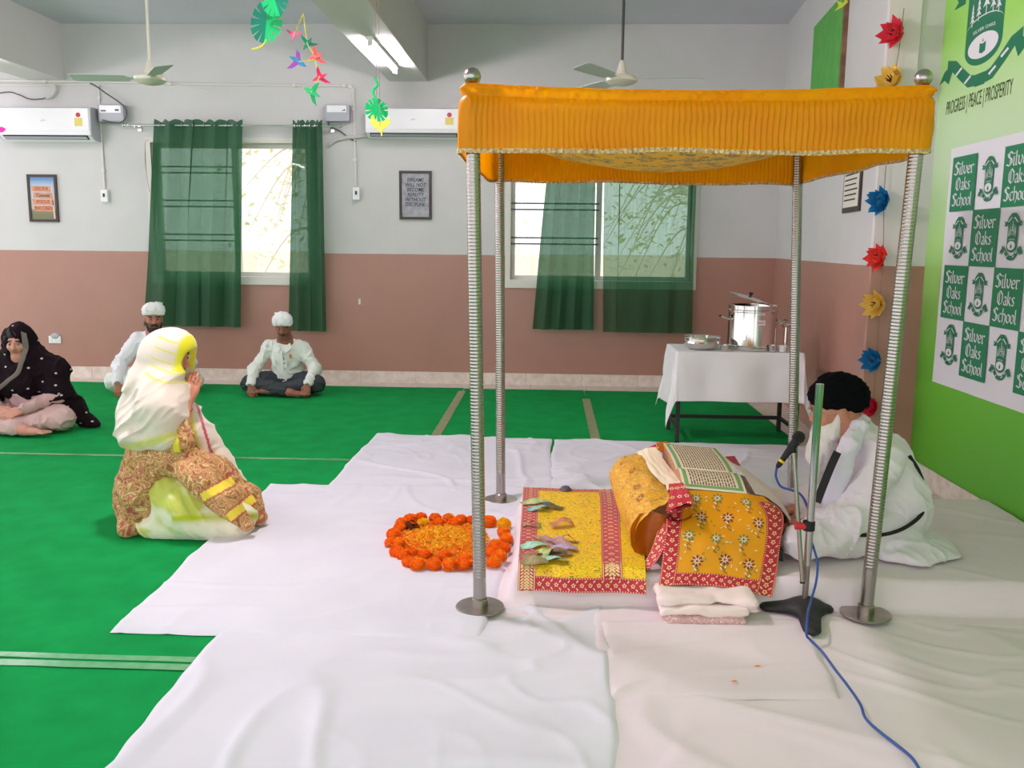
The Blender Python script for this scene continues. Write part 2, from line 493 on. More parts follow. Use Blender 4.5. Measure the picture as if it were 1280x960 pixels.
skirting('baseboard_pier', (2.285, 5.95, 0), (-1, 0, 0), (0, -1, 0), .2, .2)
skirting('baseboard_return', (XG-.014, 5.985, 0), (-1, 0, 0), (0, -1, 0), .13, .13)
# tube lamps on the undersides of the beams
M_tube = mat('lamp_tube', (255, 255, 255), .4, emit=(255, 240, 250), estr=LAMP_STRENGTH)
M_tube2 = mat('compact_lamp_tube', (255, 255, 255), .4, emit=(255, 240, 250), estr=LAMP_STRENGTH*5.5)
M_batten = mat('lamp_batten', (238, 240, 240), .4)
LABL = {(1, 4.2): 'lit tube lamp under the middle beam level with the canopy', (1, .2): 'lit tube lamp under the middle beam beside the viewer', (0, 4.2): 'lit tube lamp under the left beam level with the canopy', (0, .2): 'lit tube lamp under the left beam beside the viewer', (1, 8.2): 'lit tube lamp under the middle beam near the far wall', (0, 7.95): 'lit tube lamp under the far left beam by the wall'}
for bi, (x0, x1) in enumerate(BEAMS):
    for yc in ((8.2, 4.2, .2) if bi == 1 else (7.95, 4.2, .2)):
        xc = (x0+x1)/2
        t = thing('tube_lamp', LABL[(bi, yc)], 'lamp', (xc, yc, 3.165), 'tube lamps under the beams')
        obj('batten', MB().box((xc-.03, yc-.62, 3.135), (xc+.03, yc+.62, 3.165), .004), M_batten, t, smooth=False)
        hl = .22 if yc == 4.2 and bi == 1 else .6
        obj('tube', MB().tube([(xc, yc-hl, 3.112), (xc, yc+hl, 3.112)], .014 if hl > .5 else .03, 12), M_tube if hl > .5 else M_tube2, t)
        for s in (-1, 1): obj('end_cap', MB().box((xc-.02, yc+s*hl-.012, 3.092), (xc+.02, yc+s*hl+.012, 3.136), .003), M_batten, t, smooth=False)

# outdoors beyond the windows
M_soil = mat('dry_soil', (230, 214, 190), .9, col2=(214, 198, 168), scale=1.2, detail=8)
gg = MB(); n = 30
A = np.zeros((n, n, 3))
for i in range(n):
    for j in range(n):
        t_ = j/(n-1); x = (-1+2*i/(n-1))*(24+150*t_*t_); y = YB+.3+180*t_*t_
        A[i, j] = (x, y, -.35+.12*float(fbm(x*.25, y*.25, 0, 3))*min(1, (y-10)/8))
struct('ground_outside', gg.grid(A), M_soil, angle=180)
M_leaf = mat('pale_leaf', (206, 218, 158), .6, col2=(226, 230, 186), scale=3, trans=.45)
M_bark = mat('bark', (226, 216, 200), .9, bump=.5, bscale=30)
def leaf_tree(name, label, x, y, z0, h, seed, nb, nl, spread, low):
    R = random.Random(seed); t = thing(name, label, 'tree', (x, y, z0), 'trees outside the windows')
    tr = MB(); tr.tube(spline([(x, y, z0), (x+.1, y, z0+h*.35), (x-.1, y+.1, z0+h*.7), (x, y, z0+h)], 5), [.16-.12*i/15 for i in range(16)], 8)
    lf = MB()
    for b in range(nb):
        a = R.uniform(0, 2*PI); zz = z0+h*R.uniform(.35, 1.0); L = spread*R.uniform(.5, 1)
        p0 = np.array((x, y, zz)); p1 = p0+np.array((math.cos(a)*L*.5, math.sin(a)*L*.5, .35)); p2 = p0+np.array((math.cos(a)*L, math.sin(a)*L, -low*R.uniform(.2, 1)))
        path = spline([p0, p1, p2], 6); tr.tube(path, [.03-.026*i/(len(path)-1) for i in range(len(path))], 5)
        for q in range(nl):
            c = path[R.randrange(3, len(path))]+np.array([R.gauss(0, .16), R.gauss(0, .16), R.gauss(0, .12)])
            an = R.uniform(0, 2*PI); dr = np.array((math.cos(an), math.sin(an), R.uniform(-.7, .1))); dr /= np.linalg.norm(dr)
            sd = np.cross(dr, (R.uniform(-.5, .5), R.uniform(-.5, .5), 1)); sd /= np.linalg.norm(sd); l = R.uniform(.10, .19); w = l*.2
            lf.add([c, c+dr*l*.45+sd*w, c+dr*l, c+dr*l*.45-sd*w], [(0, 1, 2, 3)])
    obj('trunk', tr, M_bark, t); tag(obj('foliage', lf, M_leaf, t, smooth=False, fix=False), kind='stuff')
leaf_tree('tree', 'leafy tree seen through the gap in the left window curtains', -2.95, 13.2, -.3, 4.6, 4, 34, 44, 1.9, 1.3)
leaf_tree('tree', 'leafy tree seen through the curtains of the right window', 2.9, 15.5, -.3, 4.6, 9, 46, 46, 3.0, 1.6)
leaf_tree('tree', 'leafy tree seen past the left edge of the right window', -2.2, 20.5, -.3, 4.4, 12, 40, 46, 2.1, 1.8)
leaf_tree('bush', 'low pale bush on dry ground seen through the left window', -5.1, 24, -.1, 1.5, 14, 24, 50, 1.3, .8)
# ================================================================ carpets, sheets, canopy, curtains
M_carpet = mat('green_carpet', (12, 138, 66), .95, col2=(16, 150, 74), scale=5, detail=6, bump=.25, bscale=240, sheen=.0, spec=.1, bdist=.003)
M_tape = mat('clear_tape', (92, 172, 116), .18, col2=(110, 180, 130), scale=20)
M_tape2 = mat('brown_tape', (150, 158, 116), .35, col2=(132, 140, 100), scale=12)
def carpet(x0, x1, y0, y1, label, seed):
    A = np.zeros((int((x1-x0)/.12)+2, int((y1-y0)/.12)+2, 3)); nx, ny = A.shape[:2]
    for i in range(nx):
        for j in range(ny):
            A[i, j] = (x0+(x1-x0)*i/(nx-1), y0+(y1-y0)*j/(ny-1), 0)
    A[..., 2] = .0045+.0016*fbm(A[..., 0]*1.3, A[..., 1]*1.3, 0, seed)
    mb = MB().grid(A); n0 = len(mb.v)
    # turn the rim down to the floor
    rim = [(i, 0) for i in range(nx)]+[(nx-1, j) for j in range(1, ny)]+[(i, ny-1) for i in range(nx-2, -1, -1)]+[(0, j) for j in range(ny-2, 0, -1)]
    ids = [i*ny+j for i, j in rim]; m = len(ids)
    mb.v += [(mb.v[q][0], mb.v[q][1], 0.0002) for q in ids]
    mb.f += [(ids[k], ids[(k+1) % m], n0+(k+1) % m, n0+k) for k in range(m)]
    return tag(obj('carpet', mb, M_carpet, loc=((x0+x1)/2, (y0+y1)/2, 0), angle=60), label, 'carpet', 'green carpet lengths')
YS1, YS2 = 6.045, 2.966
carpet(XL+.2, -.877, YS1+.004, 9.30, 'green carpet length under the seated man and woman by the far wall', 1)
carpet(-.870, .381, YS1+.004, 9.285, 'green carpet length between the two brown taped seams', 2)
carpet(.388, 1.95, YS1+.004, 9.27, 'green carpet length under the table near the corner', 3)
carpet(XL+.2, 1.8, YS2+.003, YS1-.003, 'green carpet length under the kneeling woman', 4)
carpet(XL+.2, 1.8, -1.5, YS2-.003, 'green carpet length in the left foreground, nearest to the viewer', 5)
def tape(pts, w, m, label, seed):
    R = random.Random(seed); mb = MB(); P = [Vector((p[0], p[1], .0075)) for p in pts]
    n = 40; d = (P[1]-P[0]); s = Vector((-d.y, d.x, 0)).normalized()
    A = [[tuple(P[0]+d*(i/n)+s*(q*w/2+R.uniform(-.002, .002))+Vector((0, 0, R.uniform(-.0004, .0006)))) for q in (-1, 0, 1)] for i in range(n+1)]
    mb.grid(A)
    return tag(obj('seam_tape', mb, m, angle=180, loc=(P[0].x/2+P[1].x/2, P[0].y/2+P[1].y/2, .0055)), label, 'tape', 'tapes over the carpet seams')
tape([(-6.5, YS1), (-1.2, YS1)], .045, M_tape, 'clear tape over the carpet seam behind the kneeling woman', 1)
tape([(-6.5, YS2+.035), (-1.0, YS2+.035)], .038, M_tape, 'clear tape along the front carpet seam, far strip of the pair', 2)
tape([(-6.5, YS2-.025), (-1.0, YS2-.025)], .045, M_tape, 'clear tape along the front carpet seam, near strip of the pair', 3)
tape([(-.873, 9.1), (-.873, 6.6)], .075, M_tape2, 'brown tape over the carpet seam left of the rear canopy pole', 4)
tape([(.385, 8.75), (.385, 6.6)], .075, M_tape2, 'brown tape over the carpet seam left of the table', 5)

# ---- white sheets: quads of ground points with folds
M_sheet = mat('white_cotton', (226, 223, 234), .8, col2=(220, 217, 229), scale=3, bump=.15, bscale=300, sheen=.25, spec=.25, bdist=.002)
M_sheet_w = mat('warm_white_cotton', (233, 219, 224), .8, col2=(228, 213, 219), scale=2, bump=.15, bscale=300, sheen=.25, spec=.25, bdist=.002)
def folds(x, y, seed, amp=1.0, ang=0.0):
    c, s = math.cos(ang), math.sin(ang)
    u = x*c+y*s; v = -x*s+y*c
    wx = .35*noise(u*1.3, v*1.3, 0, seed+1); wy = .35*noise(u*1.3, v*1.3, 5, seed+2)
    a = ridge((u+wx)*3.2, (v+wy)*.9, 0, seed+3); b = ridge((u+wx)*1.1, (v+wy)*3.6, 0, seed+4); e = ridge((u-wx)*5.5, (v+wy)*4.0, 0, seed+5)
    m = np.clip(.5+1.2*noise(x*.9, y*.9, 2, seed+9), 0, 1)
    r = np.clip(a-.55, 0, 1)**1.3*.032+np.clip(b-.55, 0, 1)**1.3*.028+np.clip(e-.5, 0, 1)**1.2*.016*m
    return amp*r+.0012*(fbm(x*6, y*6, 0, seed+6)+1)
def sheet(label, corners, zlo, zhi, seed, m=None, step=.016, amp=1.0, ang=0.0, hfun=None, edge=.02, wob=.012, parent=None):
    c = [np.array(p[:2], float) for p in corners]        # near-left, near-right, far-right, far-left
    w = max(np.linalg.norm(c[1]-c[0]), np.linalg.norm(c[2]-c[3])); l = max(np.linalg.norm(c[3]-c[0]), np.linalg.norm(c[2]-c[1]))
    nu, nv = int(w/step)+2, int(l/step)+2
    u, v = np.meshgrid(np.linspace(0, 1, nu), np.linspace(0, 1, nv), indexing='ij')
    P = (c[0][None, None]*((1-u)*(1-v))[..., None]+c[1]*(u*(1-v))[..., None]+c[2]*(u*v)[..., None]+c[3]*((1-u)*v)[..., None])
    x, y = P[..., 0].copy(), P[..., 1].copy()
    x += wob*noise(x*3, y*3, 1, seed+20)+wob*.5*noise(x*9, y*9, 1, seed+21); y += wob*noise(x*3, y*3, 4, seed+22)+wob*.5*noise(x*9, y*9, 4, seed+23)
    dist = np.minimum(np.minimum(u, 1-u)*w, np.minimum(v, 1-v)*l)
    t = np.clip(dist/edge, 0, 1); t = t*t*(3-2*t)
    z = zlo+(zhi-zlo)*t+folds(x, y, seed, amp, ang)*(.35+.65*t)
    if hfun is not None: z = z+hfun(x, y)
    A = np.stack([x, y, z], -1)
    ctr = A.reshape(-1, 3).mean(0)
    o = obj('white_sheet', MB().grid(A), m or M_sheet, loc=(ctr[0], ctr[1], 0), angle=180, fix=False)
    return tag(o, label, 'sheet', 'white sheets spread on the floor')
g = lambda x, y: G(x, y, .01)
pl = lambda *q: [g(*p) for p in q]
sheet('white sheet behind the marigolds, reaching back to the green carpet', pl((400, 618), (690, 622), (689, 549), (470, 542)), .008, .013, 11, ang=.3)
sheet('white sheet between the platform and the table legs', [g(684, 632), (2.06, 4.75), (2.06, G(900, 557)[1]), g(692, 549)], .008, .012, 12, ang=.2)
sheet('white sheet at right foreground under the blue cable', [(.10, .9), (2.40, .9), (2.40, 3.62), (.20, 3.62)], .009, .011, 13, m=M_sheet_w, ang=1.1, amp=1.1)
sheet('white sheet in the foreground with its left edge on green carpet', pl((8, 1110), (785, 1110), (758, 756), (290, 770)), .009, .020, 14, ang=.5, amp=1.1, hfun=lambda x, y: -.009*np.clip((y-3.34)/.06, 0, 1))
sheet('white sheet under the marigold ring, pointed at its near left corner', pl((138, 791), (606, 803), (664, 611), (336, 607)), .008, .026, 15, ang=.1, amp=.6)
sheet('small white sheet below the folded cloth at the platform front', pl((759, 878), (1052, 874), (1012, 778), (752, 778)), .013, .026, 16, ang=.4, amp=.7, m=M_sheet_w)
# platform cover: rises over a thin mattress
PX0, PX1, PY0, PY1, PZ = -.115, 2.5, 3.61, 4.86, .145
def plat(x, y):
    d = np.maximum(np.maximum(PX0-x, 0), np.maximum(np.maximum(PY0-y, y-PY1), 0))
    d = np.sqrt((np.maximum(PX0-x, 0)*2.8)**2+np.maximum(np.maximum((PY0-y)*2.2, y-PY1), 0)**2)
    t = np.clip(1-d/.13, 0, 1); t = t*t*(3-2*t)
    return (PZ-.016)*t
cover = sheet('white sheet draped over the low platform under the book and reader', [(-.20, 3.44), (2.425, 3.46), (2.425, 5.12), (-.20, 5.12)], .010, .016, 17, m=M_sheet_w, ang=.8, amp=.55, hfun=plat, step=.015)

# ================================================================ canopy on four steel poles
M_steel = mat('polished_steel', (170, 165, 160), .27, metal=1.0, bump=.05, bscale=40)
M_steel2 = mat('brushed_steel', (176, 166, 158), .28, metal=1.0, col2=(160, 152, 146), scale=30, stretch=(1, 1, 8))
def satin(name, c, c2, trans=.18):
    return mat(name, c, .42, col2=c2, scale=3.5, detail=3, trans=trans, spec=.25)
M_orange = satin('marigold_satin', (255, 170, 0), (250, 158, 0), .34)
M_trim = mat('gold_trim', (232, 204, 150), .5, col2=(170, 130, 80), scale=90, metal=.15)
def canopy_ceiling_mat():
    m = bpy.data.materials.new('canopy_print'); m.use_nodes = True; nt = m.node_tree; b = nt.nodes['Principled BSDF']
    tc = nt.nodes.new('ShaderNodeTexCoord')
    v = nt.nodes.new('ShaderNodeTexVoronoi'); v.feature = 'F1'; v.inputs['Scale'].default_value = 17
    n = nt.nodes.new('ShaderNodeTexNoise'); n.inputs['Scale'].default_value = 26; n.inputs['Detail'].default_value = 3; n.inputs['Distortion'].default_value = 1.6
    for q in (v, n): nt.links.new(tc.outputs['Object'], q.inputs['Vector'])
    r = nt.nodes.new('ShaderNodeValToRGB'); e = r.color_ramp.elements; r.color_ramp.interpolation = 'LINEAR'
    e[0].position = .40; e[0].color = (0, 0, 0, 1); e[1].position = .44; e[1].color = (1, 1, 1, 1)
    q = e.new(.54); q.color = (1, 1, 1, 1); q = e.new(.58); q.color = (0, 0, 0, 1)
    nt.links.new(n.outputs['Fac'], r.inputs['Fac'])
    lt = nt.nodes.new('ShaderNodeMath'); lt.operation = 'LESS_THAN'; lt.inputs[1].default_value = .47; nt.links.new(v.outputs['Distance'], lt.inputs[0])
    mu = nt.nodes.new('ShaderNodeMath'); mu.operation = 'MULTIPLY'; nt.links.new(r.outputs['Color'], mu.inputs[0]); nt.links.new(lt.outputs[0], mu.inputs[1])
    mx = nt.nodes.new('ShaderNodeMix'); mx.data_type = 'RGBA'; mx.inputs['A'].default_value = lin((246, 190, 22)); mx.inputs['B'].default_value = lin((140, 124, 86))
    nt.links.new(mu.outputs[0], mx.inputs['Factor']); nt.links.new(mx.outputs['Result'], b.inputs['Base Color']); b.inputs['Roughness'].default_value = .5
    return m
FLb, FRb, BLb, BRb = (-.261, 3.493), (1.304, 3.507), (-.261, 5.09), (1.43, 5.10)
FLt, FRt, BLt, BRt = (-.300, 3.495), (1.368, 3.50), (-.286, 5.09), (1.348, 5.10)
canopy = thing('canopy', 'orange pleated cloth canopy standing on four ridged steel poles', 'canopy', (.52, 4.3, 0))
def pole(bx, tx, zb, ridge_from, label=None):
    b = Vector((bx[0], bx[1], zb)); t = Vector((tx[0], tx[1], 2.06)); d = (t-b); L = d.length
    R = d.to_track_quat('Z', 'Y').to_matrix()
    prof = [(0.0001, 0), (.027, 0)]
    z = .012
    while z < ridge_from: prof.append((.027, z)); z += .06
    z = ridge_from; p = .0135
    while z < L:
        prof += [(.0262, z), (.0273, z+p*.25), (.0273, z+p*.6), (.0262, z+p*.85)]; z += p
    prof.append((.0001, L))
    o = obj('pole', MB().lathe(prof, tuple(b), 22, M=R), M_steel, canopy, loc=tuple(b), angle=60)
    if label: o['label'] = label
    disc = [(.0001, 0), (.097, 0), (.100, .003), (.100, .007), (.097, .010), (.034, .011), (.0335, .04), (.031, .043), (.0285, .045)]
    obj('base_plate', MB().lathe(disc, tuple(b), 40), M_steel2, o, angle=30)
    obj('finial', MB().lathe([(.0001, -.004), (.018, -.004), (.018, .006), (.012, .018)]+[(.033*math.sin(a), .049-.033*math.cos(a)) for a in [PI*k/14 for k in range(2, 14)]]+[(.0001, .082)], (t.x, t.y, t.z+.014), 26), M_steel, o, angle=60)
pole(FLb, FLt, .026, .13); pole(FRb, FRt, .034, .20); pole(BLb, BLt, .018, .16); pole(BRb, BRt, .016, .2)
ZT = 2.075
for a, b in ((FLt, FRt), (FRt, BRt), (BRt, BLt), (BLt, FLt)):
    obj('top_rail', MB().tube([(a[0], a[1], 2.045), (b[0], b[1], 2.045)], .011, 10), M_steel, canopy)
def canopy_path(off):
    C4 = [np.array(p) for p in (FLt, FRt, BRt, BLt)]; ctr = sum(C4)/4
    pts = []
    for i in range(4):
        a, b = C4[i], C4[(i+1) % 4]; d = (b-a)/np.linalg.norm(b-a); nn = np.array((d[1], -d[0]))
        L = np.linalg.norm(b-a); k = int(L/.0036)
        for q in range(k): pts.append((a+d*(L*q/k)+nn*off, nn, q/k, i))
        p = C4[(i+1) % 4]; n2 = (C4[(i+2) % 4]-p); n2 = n2/np.linalg.norm(n2); n2 = np.array((n2[1], -n2[0]))
        for q in range(1, 8):
            m = nn*(1-q/8)+n2*(q/8); m /= np.linalg.norm(m); pts.append((p+m*off, m, 1.0 if q < 4 else 0.0, i if q < 4 else (i+1) % 4))
    return pts
path = canopy_path(.036)
npth = len(path); S = np.cumsum([0]+[np.linalg.norm(path[k+1][0]-path[k][0]) for k in range(npth-1)])
def pleat(s, z, side): 
    w = s+.006*noise(s*7, z*6, 0, 3)+.004*z*noise(s*3, 0*s, 2, 4)
    ph = w/.0215; fr = ph-np.floor(ph)
    return np.where(fr < .82, fr/.82, (1-fr)/.18)*.0105*(0.65+.5*noise(s*5, z*2, 1, 8))
def val_edge(u, i):            # bottom and top heights along a side
    sag = .022*(1-(2*u-1)**2)
    zt = (2.106, 2.104, 2.10, 2.10)[i]-(sag if i in (0, 2) else sag*.5)
    zb = (1.856, 1.862, 1.852, 1.852)[i]
    return zt, zb
rows = [0, .02, .045, .075, .10, .13, .16, .19, .25, .33, .42, .52, .62, .72, .82, .92, 1.0]
PP = np.array([q[0] for q in path]); NN = np.array([q[1] for q in path]); UU = np.array([q[2] for q in path]); II = np.array([q[3] for q in path]); RR = np.array(rows)
sag = .022*(1-(2*UU-1)**2)*np.where(II % 2 == 0, 1, .5)
zt = np.array((2.094, 2.092, 2.092, 2.092))[II]-sag; zb = np.array((1.856, 1.862, 1.852, 1.852))[II]+.006*noise(S*4, 0*S, 0, 31)+np.where(II == 2, .004, 0)*np.sin(S*9)
S2, R2 = np.meshgrid(S, RR, indexing='ij'); I2 = np.broadcast_to(II[:, None], S2.shape)
off = np.where(R2 > .17, pleat(S2, R2, 0), .006*noise(S2*60, R2*8, 0, 5)+np.where((R2 > .04) & (R2 < .08), .010, 0))-np.where((R2 > .15) & (R2 < .2), .008, 0)
off = off+.006*np.sin(PI*R2)+.012*R2*noise(S2*1.8, R2, 0, 6)+np.where((I2 == 3) & (R2 > .2), .02*R2, 0)
A = np.zeros((npth, len(rows), 3)); A[..., :2] = PP[:, None]+NN[:, None]*off[..., None]; A[..., 2] = zt[:, None]+(zb-zt)[:, None]*R2
B = np.zeros((npth, 3, 3)); wv = .0012*np.sin(S*400)
for j, (o1, dz) in enumerate(((.002+0*S, .004+0*S), (.004+wv, -.004+0*S), (.002+0*S, -.013+.001*np.sin(S*300)))):
    B[:, j, :2] = A[:, -1, :2]+NN*o1[:, None]; B[:, j, 2] = A[:, -1, 2]+dz
obj('valance', MB().grid(A, closed_u=True), M_orange, canopy, angle=180, fix=False)
obj('gold_trim', MB().grid(B, closed_u=True), M_trim, canopy, angle=180, fix=False)
nu = 50; A = np.zeros((nu, nu, 3))
for i in range(nu):
    for j in range(nu):
        u, v = i/(nu-1), j/(nu-1)
        p = np.array(FLt)*(1-u)*(1-v)+np.array(FRt)*u*(1-v)+np.array(BRt)*u*v+np.array(BLt)*(1-u)*v
        s1 = (1-(2*u-1)**2); s2 = (1-(2*v-1)**2)
        A[i, j] = (p[0], p[1], 2.055-.205*s1**.9*s2**.6+.006*float(noise(u*6, v*6, 0, 2))*s1*s2)
ceil_cloth = obj('ceiling_cloth', MB().grid(A), canopy_ceiling_mat(), canopy, angle=180, fix=False)

# ================================================================ curtains
def curtain_mat(nm, t0, t1):
    m = bpy.data.materials.new(nm); m.use_nodes = True; nt = m.node_tree
    b = nt.nodes['Principled BSDF']; b.inputs['Roughness'].default_value = .6; b.inputs['Base Color'].default_value = lin((30, 92, 58)); b.inputs['Sheen Weight'].default_value = .2
    tl = nt.nodes.new('ShaderNodeBsdfTranslucent'); tl.inputs[0].default_value = lin((52, 120, 74))
    tp = nt.nodes.new('ShaderNodeBsdfTransparent'); tp.inputs[0].default_value = (.62, .80, .70, 1)
    tc = nt.nodes.new('ShaderNodeTexCoord'); mp = nt.nodes.new('ShaderNodeMapping'); mp.inputs['Scale'].default_value = (60, 60, 3); nt.links.new(tc.outputs['Object'], mp.inputs[0])
    n = nt.nodes.new('ShaderNodeTexNoise'); n.inputs['Scale'].default_value = 1; n.inputs['Detail'].default_value = 2; nt.links.new(mp.outputs[0], n.inputs['Vector'])
    mr = nt.nodes.new('ShaderNodeMapRange'); mr.inputs['To Min'].default_value = t0; mr.inputs['To Max'].default_value = t1; nt.links.new(n.outputs['Fac'], mr.inputs['Value'])
    m1 = nt.nodes.new('ShaderNodeMixShader'); m1.inputs[0].default_value = .35; nt.links.new(b.outputs[0], m1.inputs[1]); nt.links.new(tl.outputs[0], m1.inputs[2])
    m2 = nt.nodes.new('ShaderNodeMixShader'); nt.links.new(mr.outputs[0], m2.inputs[0]); nt.links.new(m1.outputs[0], m2.inputs[1]); nt.links.new(tp.outputs[0], m2.inputs[2])
    nt.links.new(m2.outputs[0], nt.nodes['Material Output'].inputs[0])
    return m
M_curtain = curtain_mat('green_sheer', .09, .18); M_curtain2 = curtain_mat('backlit_green_sheer', .26, .42)  # second is the same fabric; extra transparency imitates brighter daylight behind it
M_chrome = mat('chrome', (210, 210, 210), .18, metal=1.0)
YR = 9.50; ZR = 2.695
def curtain(label, xt0, xt1, xb0, xb1, zb, waves, amp, seed, eyelets=True, flat=None):
    """xt: top span, xb: bottom span; waves of cloth hung from eyelets on the rod"""
    t = thing('curtain', label, 'curtain', ((xb0+xb1)/2, YR, zb), 'green curtains')
    nu, nv = max(60, waves*18), 40; ztop = ZR+.05
    u, v = np.meshgrid(np.linspace(0, 1, nu), np.linspace(0, 1, nv), indexing='ij')
    x = (xt0+(xt1-xt0)*u)*(1-v)+(xb0+(xb1-xb0)*u)*v+.012*noise(u*6, v*2, 0, seed)*v
    a = amp*(1-.35*v)*(.8+.5*noise(u*4, v*1.2, 0, seed+1))
    if flat: a = np.where((u > flat[0]) & (u < flat[1]), a*.3, a)
    y = YR+a*np.sin(2*PI*waves*u+.6*noise(u*3, v*1.5, 3, seed+2)*v)+.012*noise(u*9, v*3, 0, seed+4)*v
    lam = abs(xt1-xt0)/waves; k = np.clip(.35+.9*noise(np.floor(u*waves*2)*3.7, v*.8, 0, seed+6), .1, 1)
    if flat: k = np.where((u > flat[0]) & (u < flat[1]), k*.2, k)
    x = x+.15*lam*k*np.sin(4*PI*waves*u+.5*noise(u*2, v*2, 0, seed+7))
    A = np.stack([x, y, ztop+(zb-ztop)*v+.014*np.cos(4*PI*waves*u)*(1-v)**6], -1)
    obj('panel', MB().grid(A), M_curtain2 if flat else M_curtain, t, angle=180, fix=False)
    if eyelets:
        for k in range(waves*2):
            u = (k+.5)/(waves*2); x = xt0+(xt1-xt0)*u
            e = MB(); ring = [(x, YR+math.cos(a)*.024, ZR+math.sin(a)*.024) for a in [2*PI*q/18 for q in range(19)]]
            e.tube(ring, .004, 6, caps=False); obj('eyelet', e, M_chrome, t)
    return t
def cx(px, py): return D(px, py, YR)[0]
curtain('wide green curtain at the left of the left window', cx(193, 157), cx(304, 157), cx(180, 408), cx(300, 408), D(240, 408, YR)[2], 4, .055, 21)
curtain('narrow bunched green curtain at the right of the left window', cx(366, 157), cx(403, 157), cx(362, 414), cx(408, 414), D(385, 414, YR)[2], 3, .05, 22)
curtain('green curtain at the left of the right window, behind the canopy', cx(690, 160), cx(746, 160), cx(666, 412), cx(741, 412), D(700, 412, YR)[2], 4, .045, 23)
curtain('wide green curtain at the right of the right window, behind the canopy', cx(756, 160), cx(874, 160), cx(753, 416), cx(864, 416), D(810, 416, YR)[2], 4, .05, 24, flat=(.15, .72))
def rod(label, x0, x1):
    t = thing('curtain_rod', label, 'curtain rod', ((x0+x1)/2, YR, ZR))
    obj('rod', MB().tube([(x0, YR, ZR), (x1, YR, ZR)], .0105, 10), M_chrome, t)
    for s, x in ((-1, x0), (1, x1)):
        obj('finial', MB().sphere((x+s*.012, YR, ZR), .018, 12, 8), M_chrome, t)
        xb = x-s*.10
        obj('bracket', MB().tube([(xb, YR, ZR-.012), (xb, YB-.01, ZR-.012)], .008, 8).box((xb-.022, YB-.012, ZR-.05), (xb+.022, YB, ZR+.03), .003), M_chrome, t)
rod('steel curtain rod above the left window', cx(156, 157), cx(424, 160)); rod('steel curtain rod above the right window', cx(596, 160), cx(905, 160))
# ================================================================ things on the walls, ceiling things, the table
def text_geo(s, size=1.0, align='CENTER', bold=0.012):
    cu = bpy.data.curves.new('t', 'FONT'); cu.body = s; cu.size = size; cu.align_x = align; cu.offset = bold*size; cu.resolution_u = 3
    o = bpy.data.objects.new('t', cu); COL.objects.link(o)
    dg = bpy.context.evaluated_depsgraph_get(); me = bpy.data.meshes.new_from_object(o.evaluated_get(dg))
    V = [tuple(v.co) for v in me.vertices]; F = [tuple(p.vertices) for p in me.polygons]
    bpy.data.objects.remove(o); bpy.data.curves.remove(cu); bpy.data.meshes.remove(me)
    return V, F
def plane_map(org, ax, ay):
    org = np.array(org, float); ax = np.array(ax, float); ay = np.array(ay, float)
    return lambda p: tuple(org+ax*p[0]+ay*p[1])
def text_on(mb, s, pm, size, at=(0, 0), sx=1.0, shear=0.0, align='CENTER'):
    V, F = text_geo(s, size, align); mb.add([pm((at[0]+v[0]*sx+shear*v[1], at[1]+v[1])) for v in V], F); return mb

